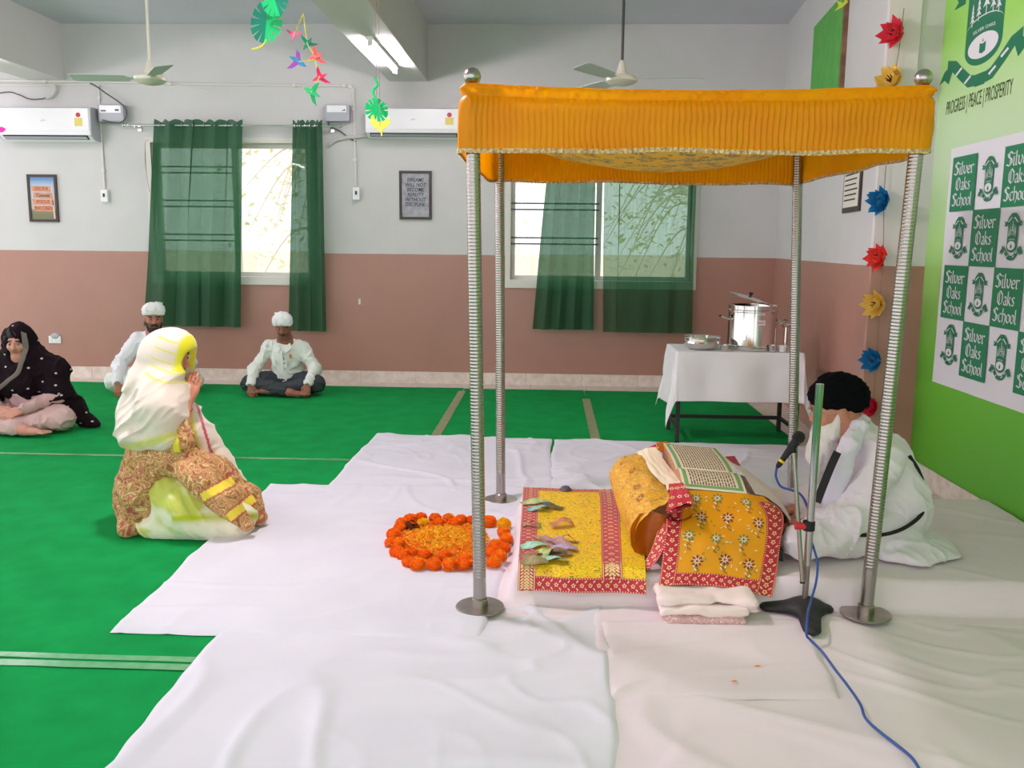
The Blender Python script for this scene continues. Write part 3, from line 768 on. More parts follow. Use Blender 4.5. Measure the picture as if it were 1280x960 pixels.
M_acw = mat('air_conditioner_plastic', (240, 240, 243), .28)
M_acd = mat('air_conditioner_vent', (40, 46, 60), .4)
M_acg = mat('air_conditioner_grey', (176, 178, 186), .4)
M_black = mat('black_plastic', (18, 18, 20), .4)
M_pvc = mat('conduit_pvc', (222, 220, 214), .5)
M_lead = mat('grey_cable', (92, 94, 92), .5)
M_foam = mat('pipe_wrap', (206, 204, 200), .7, bump=.6, bscale=50)
M_red = mat('sticker_red', (196, 40, 60), .5); M_yel = mat('sticker_yellow', (226, 210, 110), .5)
def air_con(label, x0, x1, z0, z1):
    t = thing('air_conditioner', label, 'air conditioner', ((x0+x1)/2, YB, z0), 'wall air conditioners')
    prof = [(0, 0), (0, 1), (-.17, 1), (-.205, .95), (-.212, .8), (-.212, .22), (-.205, .16)]
    pr2 = prof+[(-.15, .045), (-.10, 0)]
    H = z1-z0
    def ext(mb, pf, a, b): return mb.prism([(a, YB-.001+p[0], z0+p[1]*H) for p in pf], (b-a, 0, 0))
    obj('body', ext(MB(), pr2, x0+.012, x1-.012), M_acw, t, angle=35)
    obj('end_cap', ext(MB(), [(p[0]*.985, .01+p[1]*.98) for p in pr2], x0, x0+.014), M_acg, t, angle=35)
    obj('end_cap', ext(MB(), [(p[0]*.985, .01+p[1]*.98) for p in pr2], x1-.014, x1), M_acg, t, angle=35)
    obj('front_panel', MB().box((x0+.02, YB-.219, z0+.27*H), (x1-.02, YB-.211, z0+.95*H), .004), M_acw, t, smooth=False)
    obj('outlet', MB().prism([(x0+.05, YB-.2065, z0+.145*H), (x0+.05, YB-.152, z0+.035*H), (x0+.05, YB-.13, z0+.05*H), (x0+.05, YB-.19, z0+.16*H)], (x1-x0-.1, 0, 0)), M_acd, t, smooth=False)
    obj('louver', MB().prism([(x0+.06, YB-.204, z0+.115*H), (x0+.06, YB-.170, z0+.045*H), (x0+.06, YB-.176, z0+.04*H), (x0+.06, YB-.209, z0+.11*H)], (x1-x0-.12, 0, 0)), M_acg, t, smooth=False)
    xs = x1-.17; s = MB()
    for k in range(5): s.box((xs+.01, YB-.2205, z0+(.44+.045*k)*H), (xs+.075, YB-.219, z0+(.47+.045*k)*H))
    st = obj('energy_label', MB().box((xs, YB-.2200, z0+.42*H), (xs+.085, YB-.2188, z0+.66*H)), M_yel, t, smooth=False)
    obj('label_dial', MB().lathe([(.0001, 0), (.024, 0), (.024, .0015), (.0001, .0015)], (xs+.043, YB-.2215, z0+.75*H), 20, 'y'), M_red, st)
    obj('logo', MB().tube([((x0+x1)/2+.022*math.cos(a), YB-.2195, z0+.55*H+.016*math.sin(a)) for a in [PI*k/8 for k in range(1, 9)]], .003, 5), M_acg, t)
    return t
a0, a1 = D(457, 135, YB-.15), D(577, 173, YB-.15)
air_con('white air conditioner between the left window and the canopy', a0[0], a0[0]+1.0, a1[2], a0[2])
xr = D(117, 150, YB-.15)[0]
air_con('white air conditioner at the left edge, above the framed signpost picture', xr-1.0, xr, D(60, 176, YB-.15)[2], D(60, 134, YB-.15)[2])
tag(obj('paper_cutting', MB().prism([(xr-.99, YB-.225, 2.60), (xr-.93, YB-.225, 2.61), (xr-.90, YB-.225, 2.64), (xr-.94, YB-.225, 2.66), (xr-.99, YB-.225, 2.65)], (0, -.002, 0)), mat('hot_pink_paper', (246, 40, 170), .7), smooth=False, loc=(xr-.95, YB-.225, 2.6)), 'bright pink paper cutting stuck on the left air conditioner', 'decoration')
def stabilizer(label, px0, py0, px1, py1, flip):
    p0, p1 = D(px0, py0, YB-.06), D(px1, py1, YB-.06); x0, x1, z0, z1 = p0[0], p1[0], p1[2], p0[2]
    t = thing('voltage_stabilizer', label, 'stabilizer', ((x0+x1)/2, YB, z0), 'voltage stabilizers')
    obj('case', MB().box((x0, YB-.11, z0), (x1, YB-.001, z1), .012), M_acg, t, smooth=False)
    obj('face_plate', MB().box((x0+.02, YB-.114, z0+.09), (x1-.03, YB-.109, z1-.012), .002), M_acw, t, smooth=False)
    s = MB()
    if flip: s.prism([(x0+.17, YB-.116, z1-.07), (x0+.21, YB-.116, z1-.05), (x1-.04, YB-.116, z1-.075), (x0+.21, YB-.116, z1-.065)], (0, -.001, 0))
    else:
        s.box((x0+.035, YB-.1155, z1-.075), (x0+.09, YB-.1145, z1-.06)); obj('indicator', MB().box((x1-.09, YB-.1155, z1-.07), (x1-.05, YB-.1145, z1-.05)), M_acd, t, smooth=False)
    obj('marking', s, M_acd, t, smooth=False)
stabilizer('grey voltage stabilizer box left of the left curtain rod', 124.5, 131, 158, 153, False)
stabilizer('grey voltage stabilizer box right of the bunched curtain', 407.5, 131, 438, 152.5, True)
def wallpts(pts, off=.015): return [D(x, y, YB-off) for x, y in pts]
def pipe(name, label, cat, pts, r, m, off=.015, n=8, grp=None, clips=0):
    P = spline(wallpts(pts, off), n); t = MB().tube(P, r, 8); mid = P[len(P)//2]
    if not clips: return tag(obj(name, t, m, loc=tuple(mid)), label, cat, grp)
    e = thing(name, label, cat, tuple(mid), grp); obj('pipe', t, m, e)
    for k in range(clips):
        q = P[int((k+.5)/clips*(len(P)-1))]; obj('clip', MB().box((q[0]-r*1.5, YB-off-r*1.5, q[2]-r*1.5), (q[0]+r*1.5, YB-.001, q[2]+r*1.5), .004), M_pvc, e, smooth=False)
    return e
pipe('conduit', 'long horizontal white conduit pipe above the left window, bending down at the right', 'conduit', [(-40, 100), (0, 101), (100, 102), (250, 105), (380, 107), (430, 107.3), (438, 108.5), (441, 112), (442, 125), (443.5, 180), (445, 232)], .0125, M_pvc, .0135, clips=9)
pipe('conduit', 'vertical white conduit pipe right of the left air conditioner', 'conduit', [(123, 107), (125, 140), (128, 190), (131, 236)], .0105, M_pvc, .0115, clips=3)
pipe('conduit', 'second short white conduit pipe at the top left corner', 'conduit', [(-40, 105), (0, 106), (45, 106.5), (112, 105)], .009, M_pvc, .011)
pipe('cable', 'grey cable looping around the left stabilizer box', 'cable', [(113, 104), (122, 109), (133, 117), (148, 127), (157, 136), (157, 147), (151, 153), (140, 153), (128, 150)], .008, M_lead, .125)
pipe('cable', 'thin grey cable drooping above the left air conditioner', 'cable', [(-5, 117), (12, 115), (25, 119), (38, 124), (55, 123), (66, 118), (68, 108)], .006, M_lead, .012)
pipe('cable', 'grey cable hanging from the right stabilizer box', 'cable', [(408, 138), (409, 150), (413, 158), (425, 164), (437, 173), (445, 177)], .007, M_lead, .018)
pipe('refrigerant_pipe', 'wrapped white pipe leading to the right air conditioner', 'pipe', [(412, 181), (420, 175), (432, 172), (445, 171), (460, 169.5)], .019, M_foam, .025)
pipe('refrigerant_pipe', 'wrapped white pipe stub beside the upper left conduit', 'pipe', [(68, 106), (69, 112), (65, 119), (58, 123)], .018, M_foam, .045)
pipe('cable', 'thin red wire hanging left of the wide curtain', 'cable', [(186, 175), (182, 178), (181.5, 200), (184, 222), (187, 240)], .0035, mat('red_wire', (170, 120, 116), .6), .006)
def switch_box(label, px, py, w=.075, h=.13):
    p = D(px, py, YB-.03); t = thing('switch_box', label, 'switch', (p[0], YB, p[2]-h/2), 'switch boxes at the conduit ends')
    obj('case', MB().box((p[0]-w/2, YB-.05, p[2]-h/2), (p[0]+w/2, YB-.001, p[2]+h/2), .006), M_acw, t, smooth=False)
    obj('toggle', MB().box((p[0]-.010, YB-.058, p[2]-.012), (p[0]+.010, YB-.049, p[2]+.026), .002), M_acd, t, smooth=False)
switch_box('white switch box under the conduit by the framed signpost picture', 131, 245); switch_box('white switch box under the conduit by the framed dreams poster', 445.5, 242)
p = D(68.5, 424, YB-.01); t = thing('wall_socket', 'white socket plate low on the pink wall at the left', 'socket', (p[0], YB, p[2]-.05))
obj('plate', MB().box((p[0]-.068, YB-.014, p[2]-.045), (p[0]+.068, YB-.001, p[2]+.035), .004), M_acw, t, smooth=False)
obj('dome', MB().sphere((p[0]+.005, YB-.008, p[2]+.035), (.05, .016, .035), 16, 8), M_acg, t)
for k in (-1, 0, 1): obj('rocker', MB().box((p[0]+k*.036-.012, YB-.019, p[2]-.03), (p[0]+k*.036+.012, YB-.013, p[2]+.005), .002), M_white, t, smooth=False)
for px, py, l in ((449.5, 377, 'small white mark of plaster on the pink wall right of the bunched curtain'),):
    q = D(px, py, YB-.003); tag(obj('plaster_patch', MB().box((q[0]-.012, YB-.006, q[2]-.03), (q[0]+.010, YB-.0005, q[2]+.03), .003), M_plaster, loc=tuple(q), smooth=False), l, 'patch')

# ---- framed posters
M_frame = mat('dark_wood_frame', (58, 44, 42), .45)
M_paperg = mat('poster_grey', (178, 180, 186), .5, col2=(150, 152, 160), scale=18, detail=5)
M_ink = mat('poster_ink', (36, 34, 42), .6)
def frame_rect(px0, py0, px1, py1, label, name='framed_poster'):
    p0, p1 = D(px0, py0, YB-.012), D(px1, py1, YB-.012); x0, x1, z0, z1 = p0[0], p1[0], p1[2], p0[2]; b = .026
    t = thing(name, label, 'picture', ((x0+x1)/2, YB, z0))
    f = MB(); y0, y1 = YB-.024, YB-.001
    f.box((x0, y0, z0), (x0+b, y1, z1)); f.box((x1-b, y0, z0), (x1, y1, z1)); f.box((x0+b, y0, z0), (x1-b, y1, z0+b)); f.box((x0+b, y0, z1-b), (x1-b, y1, z1))
    obj('frame', f, M_frame, t, smooth=False)
    return t, x0+b, x1-b, z0+b, z1-b
t, x0, x1, z0, z1 = frame_rect(499, 213.5, 539.5, 274.5, 'framed grey poster about dreams and discipline between the window and canopy')
obj('print', MB().box((x0, YB-.014, z0), (x1, YB-.004, z1)), M_paperg, t, smooth=False)
tx = MB(); pm = plane_map(((x0+x1)/2, YB-.0155, 0), (1, 0, 0), (0, 0, 1)); H = z1-z0
for k, s in enumerate(('DREAMS', 'WILL NOT', 'BECOME', 'REALITY', 'WITHOUT', 'DISCIPLINE.')): text_on(tx, s, pm, .054, (0, z1-H*.19-k*H*.112), .86 if k < 5 else .78, .12)
obj('lettering', tx, M_ink, t, smooth=False, fix=False)
t, x0, x1, z0, z1 = frame_rect(33.5, 218, 74, 277.5, 'framed signpost picture of four words on orange boards at the left')
def sky_print():
    m = bpy.data.materials.new('sky_print'); m.use_nodes = True; nt = m.node_tree; b = nt.nodes['Principled BSDF']; tc = nt.nodes.new('ShaderNodeTexCoord'); sp = nt.nodes.new('ShaderNodeSeparateXYZ'); nt.links.new(tc.outputs['Generated'], sp.inputs[0])
    r = nt.nodes.new('ShaderNodeValToRGB'); e = r.color_ramp.elements; e[0].position = .1; e[0].color = lin((120, 118, 84)); e[1].position = .95; e[1].color = lin((96, 140, 190))
    for q, c in ((.2, (130, 130, 100)), (.26, (206, 190, 180)), (.6, (196, 206, 222)), (.82, (170, 190, 214))): z = e.new(q); z.color = lin(c)
    nt.links.new(sp.outputs['Z'], r.inputs[0]); nt.links.new(r.outputs[0], b.inputs['Base Color']); b.inputs['Roughness'].default_value = .35
    return m
obj('print', MB().box((x0, YB-.014, z0), (x1, YB-.004, z1)), sky_print(), t, smooth=False)
w, h = x1-x0, z1-z0; tx = MB(); pm = plane_map((x0, YB-.0165, z0), (w, 0, 0), (0, 0, h))
M_board = mat('sign_plank', (226, 164, 130), .6, col2=(210, 146, 112), scale=20)
obj('printed_post', MB().prism([pm((.90, .02)), pm((.97, .02)), pm((.93, .8)), pm((.87, .8))], (0, .0008, 0)), mat('sign_post', (226, 196, 180), .6), t, smooth=False)
for k, (s, a, b, c, d) in enumerate((('DECIDE', .08, .66, .84, .79), ('Commit', .12, .50, .90, .64), ('FOCUS', .08, .35, .93, .48), ('SUCCEED', .12, .20, .90, .32))):
    bo = obj('printed_board', MB().prism([pm((a, b)), pm((c, b-.015)), pm((c-.02, d-.01)), pm((a-.02, d))], (0, .0006, 0)), M_board, t, smooth=False)
    l = MB(); lm = plane_map((x0+w*(a+c)/2, YB-.018, z0+h*(b+.03)), (1, 0, 0), (0, 0, 1)); text_on(l, s, lm, .05, (0, 0), .9)
    obj('lettering', l, M_ink if s == 'Commit' else mat('sign_red', (150, 60, 50), .6), bo, smooth=False, fix=False)

# ---- ceiling fans
M_fan = mat('fan_cream', (226, 220, 204), .35); M_blade = mat('fan_blade', (196, 206, 202), .4)
def fan(label, px, py, Y, angs, steel):
    c = D(px, py, Y); t = thing('ceiling_fan', label, 'fan', (c[0], c[1], ZC), 'ceiling fans'); x, y, z = c
    obj('down_rod', MB().tube([(x, y, z+.12), (x, y, ZC-.05)], .011, 10), steel, t)
    obj('ceiling_cup', MB().lathe([(.0001, -.001), (.05, -.001), (.045, -.05), (.014, -.09), (.0001, -.09)], (x, y, ZC), 18), M_fan, t)
    obj('lower_cup', MB().lathe([(.012, .14), (.018, .13), (.045, .045), (.05, .03), (.0001, .03)], (x, y, z), 20), M_fan, t)
    mt = obj('motor', MB().lathe([(.0001, .03), (.10, .028), (.118, .012), (.118, -.012), (.09, -.03), (.04, -.042), (.0001, -.044)], (x, y, z), 30), M_fan, t)
    for a in angs:
        d = Vector((math.cos(a), math.sin(a), 0)); s = Vector((-d.y, d.x, 0)); o = Vector((x, y, z+.004))
        P = []
        for q, w, in ((.10, .022), (.16, .024), (.18, .055), (.40, .063), (.58, .066), (.605, .05)):
            P.append([o+d*q+s*w+Vector((0, 0, w*.22)), o+d*q-s*w-Vector((0, 0, w*.22))])
        L = [p[0] for p in P]+[p[1] for p in reversed(P)]
        obj('blade', MB().prism([tuple(p) for p in L], (0, 0, .004)), M_blade, t, smooth=False)
fan('cream ceiling fan hanging above the left window', 188, 99, 7.0, [math.radians(a) for a in (183, 63, 303)], M_fan)
fan('cream ceiling fan with a dark rod above the canopy', 777, 100, 7.0, [math.radians(a) for a in (-3, 117, 237)], mat('dark_rod', (70, 66, 62), .4))

# ---- things on the right hand walls
M_boardg = mat('green_felt_board', (96, 178, 84), .8, col2=(86, 166, 76), scale=8)
M_wood = mat('brown_wood', (140, 104, 74), .6, col2=(110, 78, 54), scale=12)
q1, q2 = OW(1019, 60), OW(1057, 60); o3 = -OWN
if o3[0] > 0: o3 = -o3
def on_wall(q, e): return np.array(q)+o3*e
zt = OW(1040, 12)[2]; zb = zt-1.0
t = thing('notice_board', 'green felt notice board with brown frame high on the right wall', 'board', (q1[0], q1[1], zb))
def slab(mb, a, b, z0, z1, e0, e1):
    A0, A1, B0, B1 = on_wall(a, e0), on_wall(a, e1), on_wall(b, e0), on_wall(b, e1)
    V = [(p[0], p[1], z) for z in (z0, z1) for p in (A0, B0, B1, A1)]
    return mb.add(V, [(0, 1, 2, 3), (4, 5, 6, 7), (0, 1, 5, 4), (1, 2, 6, 5), (2, 3, 7, 6), (3, 0, 4, 7)])
obj('felt', slab(MB(), q1, q2, zb, zt, .001, .02), M_boardg, t, smooth=False)
q3 = q2+OWD*.05
obj('frame_side', slab(MB(), q2, q3, zb, zt, .001, .035), M_wood, t, smooth=False)
obj('frame_bottom', slab(MB(), q1, q2, zb-.05, zb, .001, .035), M_wood, t, smooth=False)
q1, q2 = OW(1057, 240), OW(1078, 240); zb = OW(1066, 265)[2]; zt = zb+.52
t = thing('framed_notice', 'small framed notice with lines of print on the right wall under the canopy edge', 'picture', (q1[0], q1[1], zb))
obj('frame', slab(MB(), q1, q2, zb, zt, .001, .018), M_frame, t, smooth=False)
e1, e2 = q1+OWD*.03, q2-OWD*.03
obj('print', slab(MB(), e1, e2, zb+.035, zt-.035, .016, .021), mat('notice_paper', (226, 222, 208), .6), t, smooth=False)
L = MB()
for k in range(9):
    a, b = e1+OWD*.03, e2-OWD*(.03+.02*(k % 3)); z = zt-.16-.035*k; slab(L, a, b, z, z+.010, .0205, .0222)
mdl = (e1+e2)/2; slab(L, mdl-OWD*.03, mdl+OWD*.03, zt-.11, zt-.055, .0205, .0222)
obj('print_lines', L, M_ink, t, smooth=False)

# ---- paper flowers on a string down the pier
M_string = mat('string', (150, 120, 110), .8)
def pier(x, y, off=.02): return D(x, y, 5.95-off)
SP = spline([pier(1130, 10), pier(1124, 60), pier(1117, 105), pier(1108, 200), pier(1105, 252), pier(1104, 322), pier(1100, 380), pier(1096, 450), pier(1090, 520)], 6)
gl = tag(obj('garland_string', MB().tube(SP, .0025, 5), M_string, loc=tuple(SP[0])), 'thin string of the paper flower garland down the pier', 'string')
def paper_mat(n, c): return mat(n, c, .7, trans=.15)
FC = {'red': paper_mat('red_paper', (238, 62, 84)), 'coral': paper_mat('coral_paper', (246, 76, 66)), 'blue': paper_mat('blue_paper', (20, 128, 190)), 'yellow': paper_mat('yellow_paper', (244, 206, 96)), 'crimson': paper_mat('crimson_paper', (214, 28, 66))}
M_core = mat('paper_flower_core', (90, 44, 40), .8)
def paper_flower(label, px, py, c, r, axis, seed):
    R = random.Random(seed); b = pier(px, py, .03); t = thing('paper_flower', label, 'paper flower', tuple(b), 'paper flowers of the garland')
    a = Vector(axis).normalized(); u = a.orthogonal().normalized(); w = a.cross(u); B = Vector(b)
    for ring, n, ang, ln in ((0, 8, 52, 1.0), (1, 7, 30, 1.02)):
        for k in range(n):
            th = 2*PI*(k+.5*ring)/n+R.uniform(-.1, .1); rad = u*math.cos(th)+w*math.sin(th); an = math.radians(ang+R.uniform(-8, 8))
            d = a*math.cos(an)+rad*math.sin(an); s = a.cross(rad).normalized(); up = d.cross(s)
            l = r*ln*R.uniform(.92, 1.08); wd = l*.36; mid = B+d*l*.5+up*(-.12*l)
            tip = B+d*l+a*l*.08
            obj('petal', MB().add([tuple(B+d*.01), tuple(mid+s*wd+up*.10*l), tuple(tip), tuple(mid-s*wd+up*.10*l), tuple(mid), ], [(0, 1, 4), (1, 2, 4), (2, 3, 4), (3, 0, 4)]), FC[c], t, smooth=False, fix=False)
    cm = MB()
    for k in range(6):
        th = 2*PI*k/6; rad = u*math.cos(th)+w*math.sin(th); cm.tube([tuple(B), tuple(B+a*r*.6+rad*r*.16)], [.006, .003], 5)
    obj('stamens', cm, M_core, t)
ax = (-.95, -.45, .05)
paper_flower('red paper flower at the top of the garland', 1124, 42, 'red', .125, ax, 1)
paper_flower('yellow paper flower just above the canopy edge', 1119, 104, 'yellow', .125, (-.8, -.5, .4), 2)
paper_flower('blue paper flower right below the canopy edge', 1107, 252, 'blue', .115, ax, 3)
paper_flower('coral red paper flower at the top of the pink dado', 1104, 322, 'coral', .115, ax, 4)
paper_flower('yellow paper flower on the pink dado', 1101, 381, 'yellow', .12, ax, 5)
paper_flower('blue paper flower on the pink dado above the turban', 1097, 450, 'blue', .11, ax, 6)
paper_flower('crimson paper flower at the lower end, behind the turban', 1092, 508, 'crimson', .11, (-.8, -.5, .1), 7)

# ---- hanging paper leaves and birds
M_lg = mat('paper_green', (24, 206, 120), .7, trans=.3); M_dg = mat('paper_dark_green', (0, 130, 104), .7, trans=.2); M_ly = mat('paper_lime', (222, 226, 90), .7, trans=.3)
def monstera(name, label, px, py, Y, r, tilt, mats, stem=True):
    c = Vector(D(px, py, Y)); t = thing(name, label, 'decoration', tuple(c), 'hanging paper leaves')
    ca, sa = math.cos(tilt), math.sin(tilt)
    for s, m in ((1, mats[0]), (-1, mats[1])):
        pts = []; N = 7
        pts.append((0, -r))
        for k in range(N):
            a = -PI/2+PI*(k+.15)/N; b = -PI/2+PI*(k+.85)/N; rr = r*(.92+.12*math.sin(PI*k/N))
            if k: pts.append((s*rr*.35*math.cos(a-.05), rr*.5*math.sin(a-.05)))
            pts += [(s*rr*.85*math.cos(a), rr*1.05*math.sin(a)), (s*rr*.88*math.cos(b), rr*1.05*math.sin(b))]
        pts.append((0, r*.95))
        P = [tuple(c+Vector((x*ca-z*sa, -abs(x)*.45*s, x*sa+z*ca))) for x, z in pts]
        o = MB(); k0 = o.add([tuple(c)]+P, [(0, i, i+1) for i in range(1, len(P))]); obj('leaf_half', o, m, t, smooth=False, fix=False)
    if stem:
        e = Vector(D(px-18, py+34, Y)); f = c+Vector((-.0, 0, -r*.8)); obj('stem', MB().tube(spline([tuple(f), tuple((f*.5+e*.5)+Vector((.01, 0, -.01))), tuple(e)], 5), [.013]+[.006]*10, 6), M_ly, t)
    obj('thread', MB().tube([tuple(c), (c.x, c.y, ZC-.003)], .0012, 4), M_string, t)
monstera('paper_leaf', 'green split paper leaf with a lime stem hanging at the top', 333, 28, 5.5, .125, -.15, (M_lg, M_dg))
monstera('paper_leaf', 'dark green split paper leaf cut off by the top of the picture', 343, -2, 5.3, .1, .3, (M_dg, M_lg), False)
monstera('paper_leaf', 'green split paper leaf above the yellow paper hen', 471, 138, 5.6, .075, 1.2, (M_lg, M_lg), False)
def bird(label, px, py, Y, s, m, m2, rot, thread_to=None):
    c = Vector(D(px, py, Y)); t = thing('paper_bird', label, 'decoration', tuple(c), 'hanging paper birds'); ca, sa = math.cos(rot), math.sin(rot); s *= 1.35
    f = lambda x, z, y=0: tuple(c+Vector(((x*ca-z*sa)*s, y*s, (x*sa+z*ca)*s)))
    obj('body', MB().prism([f(-.5, 0), f(-.15, -.14), f(.3, -.1), f(.55, .02), f(.2, .12), f(-.2, .12)], (0, .004, 0)), m, t, smooth=False)
    obj('wing', MB().prism([f(-.1, .05), f(.2, .05), f(.25, .62, -.3), f(.05, .45, -.2)], (0, .003, 0)), m2, t, smooth=False)
    obj('wing', MB().prism([f(-.1, -.05, .05), f(.2, -.05, .05), f(.5, -.5, .3), f(.2, -.4, .2)], (0, .003, 0)), m2, t, smooth=False)
    if thread_to: obj('thread', MB().tube([tuple(c), tuple(Vector(D(thread_to[0], thread_to[1], Y)))], .003, 4), M_ly, t)
PK = mat('paper_pink', (246, 110, 168), .7, trans=.2); PU = mat('paper_purple', (150, 70, 170), .7, trans=.2); PB = mat('paper_blue', (10, 116, 160), .7); CO = mat('paper_coral', (250, 100, 96), .7, trans=.2); MG = mat('paper_magenta', (224, 40, 100), .7, trans=.2); GR = mat('paper_bird_green', (10, 160, 90), .7)
bird('pink folded paper piece, topmost of the hanging birds', 367, 44, 5.5, .055, PK, PK, 1.3, (379, 17))
bird('dark teal paper bird below the pink folded piece', 384, 55, 5.5, .062, M_dg, M_dg, .9, (379, 17))
bird('blue and purple paper bird, leftmost of the hanging birds', 373, 77, 5.5, .085, PB, PU, 2.6, (393, 75))
bird('coral paper bird beside the blue and purple one', 394, 71, 5.5, .07, CO, CO, .3, (384, 55))
bird('magenta paper bird above the green one', 399, 97, 5.5, .07, MG, MG, .4, (394, 76))
bird('green paper bird, lowest of the hanging birds', 389, 115, 5.5, .085, GR, GR, -.5, (400, 95))
c = Vector(D(475, 157, 5.5)); t = thing('paper_hen', 'yellow paper hen hanging in front of the right air conditioner', 'decoration', tuple(c))
hen = [(-.5, .25), (-.45, .5), (-.33, .55), (-.28, .35), (-.1, .2), (.15, .22), (.4, .38), (.55, .3), (.5, .05), (.3, -.1), (.12, -.22), (.12, -.5), (.05, -.55), (.0, -.25), (-.2, -.2), (-.4, .0)]
obj('body', MB().prism([tuple(c+Vector((x*.115, 0, z*.115))) for x, z in hen], (0, .004, 0)), M_ly, t, smooth=False)
obj('thread', MB().tube([tuple(c), (c.x, c.y, ZC-.003)], .0012, 4), M_string, t)
k = Vector(D(468, 110, 5.5)); obj('curl', MB().tube(spline([tuple(k+Vector((.0, 0, .06))), tuple(k+Vector((.02, 0, .02))), tuple(k+Vector((-.01, 0, -.02))), tuple(k+Vector((.015, 0, -.08)))], 6), .008, 6), M_lg, t)
k = Vector(D(1051, 5, 5.6)); tag(obj('paper_leaf', MB().prism([tuple(k+Vector((x*.05, 0, z*.05))) for x, z in ((-.7, -.8), (-.2, -.2), (-.5, .4), (.3, .1), (.6, .9), (.8, .2), (.3, -.3))], (0, .004, 0)).tube([tuple(k), (k.x, k.y, ZC-.003)], .0012, 4), M_ly, smooth=False, loc=tuple(k)), 'lime paper cutting hanging at the top before the notice board', 'decoration')

# ---- printed emblem, motto and checkered school banner on the green wall
M_pg = mat('print_green', (14, 128, 84), .5); M_pd = mat('print_dark_green', (16, 120, 84), .5); M_pw = mat('print_white', (232, 230, 238), .5); M_pk = mat('print_ink', (70, 92, 40), .6)
def emblem_geo():
    d = MB(); w = MB(); P = lambda pts, e: [(x, y, e) for x, y in pts]
    arc = [(.30*math.cos(a), -.30+.26*math.sin(a)) for a in [-PI*k/14 for k in range(15)]]
    d.poly(P([(-.30, .70), (.30, .70)]+arc, .0))
    # arched ribbon on top with tails
    d.poly(P([(-.42, .52), (-.30, .74), (-.12, .90), (.12, .90), (.30, .74), (.42, .52), (.30, .52), (.12, .72), (-.12, .72), (-.30, .52)], .0004))
    for s in (-1, 1):
        d.poly(P([(s*.36, .55), (s*.56, .62), (s*.49, .50), (s*.56, .42), (s*.36, .42)], .0002))
        w.poly(P([(s*.10, .76), (s*.33, .57), (s*.29, .55), (s*.08, .72)], .0008))
        # lower ribbon
        d.poly(P([(s*.02, -.84), (s*.02, -.70), (s*.16, -.66), (s*.30, -.52), (s*.44, -.36), (s*.60, -.30), (s*.60, -.44), (s*.50, -.50), (s*.36, -.66), (s*.20, -.82)], .0003))
        d.poly(P([(s*.50, -.36), (s*.66, -.46), (s*.74, -.62), (s*.64, -.58), (s*.56, -.66), (s*.50, -.50)], .0002))
        w.add([(s*(.20+.17*k)+dx, -.72+.17*k+dy, .0008) for k in (0, 1) for dx, dy in ((-.05, -.04), (.05, .04), (.03, .07), (-.07, -.01))], [(0, 1, 2, 3), (4, 5, 6, 7)])
    d.poly(P([(-.08, -.85), (.08, -.85), (.08, -.68), (-.08, -.68)], .0005))
    w.poly(P([(.245*math.cos(a), -.30+.17*math.sin(a)) for a in [2*PI*k/28 for k in range(28)]], .0008))
    for (x, y0, h, s) in ((-.21, .02, .30, .7), (-.11, .07, .36, .75), (.01, .12, .50, 1.0), (.12, .09, .38, .8), (.21, .05, .34, .75)):
        w.poly(P([(x-.006, y0), (x+.006, y0), (x+.006, y0+h), (x-.006, y0+h)], .0008))
        for q in range(4):
            b = y0+h*(.2+.2*q); ww = .055*s*(1-.2*q)
            w.poly(P([(x-ww, b), (x, b+.03*s), (x+ww, b), (x, b+.13*s)], .0009))
    ring = [[(r*math.cos(a)*1.18, -.30+r*math.sin(a), .0008) for r in (.262, .276)] for a in [PI*(.04+.92*k/20) for k in range(21)]]
    ring2 = [[(.30*math.cos(a), -.06+(q+.17)*math.sin(a), .0008) for q in (0, .016)] for a in [PI*k/20 for k in range(21)]]
    w.grid(ring2)
    d.poly(P([(-.05, -.39), (.0, -.41), (.05, -.39), (.05, -.26), (0, -.28), (-.05, -.26)], .0012)); d.poly(P([(-.012, -.25), (.012, -.25), (0, -.20)], .0012))
    V, F = text_geo('SILVER OAKS', .062); w.add([(x, y-.085-.5*x*x, .0009) for x, y, z in V], F)
    return d, w
EMB = emblem_geo()
def on_green(Yc, zc, sx, sz, e=.0):
    return lambda p: (XG-.0015-e-p[2], Yc-p[0]*sx, zc+p[1]*sz)
def put(mb, f):
    o = MB(); o.v = [f(p) for p in mb.v]; o.f = list(mb.f); return o
ec = XP(1228, 65, XG); f = on_green(ec[1], ec[2]+.30*.41+.035, .74, .40)
em = obj('printed_emblem', put(EMB[0], f), M_pd, wall_green, smooth=False, fix=False); obj('emblem_white', put(EMB[1], f), M_pw, em, smooth=False, fix=False)
a, b = XP(1183, 137, XG), XP(1266, 110.5, XG)
pm = lambda p: (XG-.002, a[1]-p[0], (a[2]+b[2])/2-.03+p[1])
V, F = text_geo('PROGRESS | PEACE | PROSPERITY', .115, 'LEFT', 0.0); wd = max(v[0] for v in V); sc = (a[1]-b[1])/wd
obj('printed_motto', MB().add([pm((v[0]*sc, v[1])) for v in V], F), M_pk, wall_green, smooth=False, fix=False)
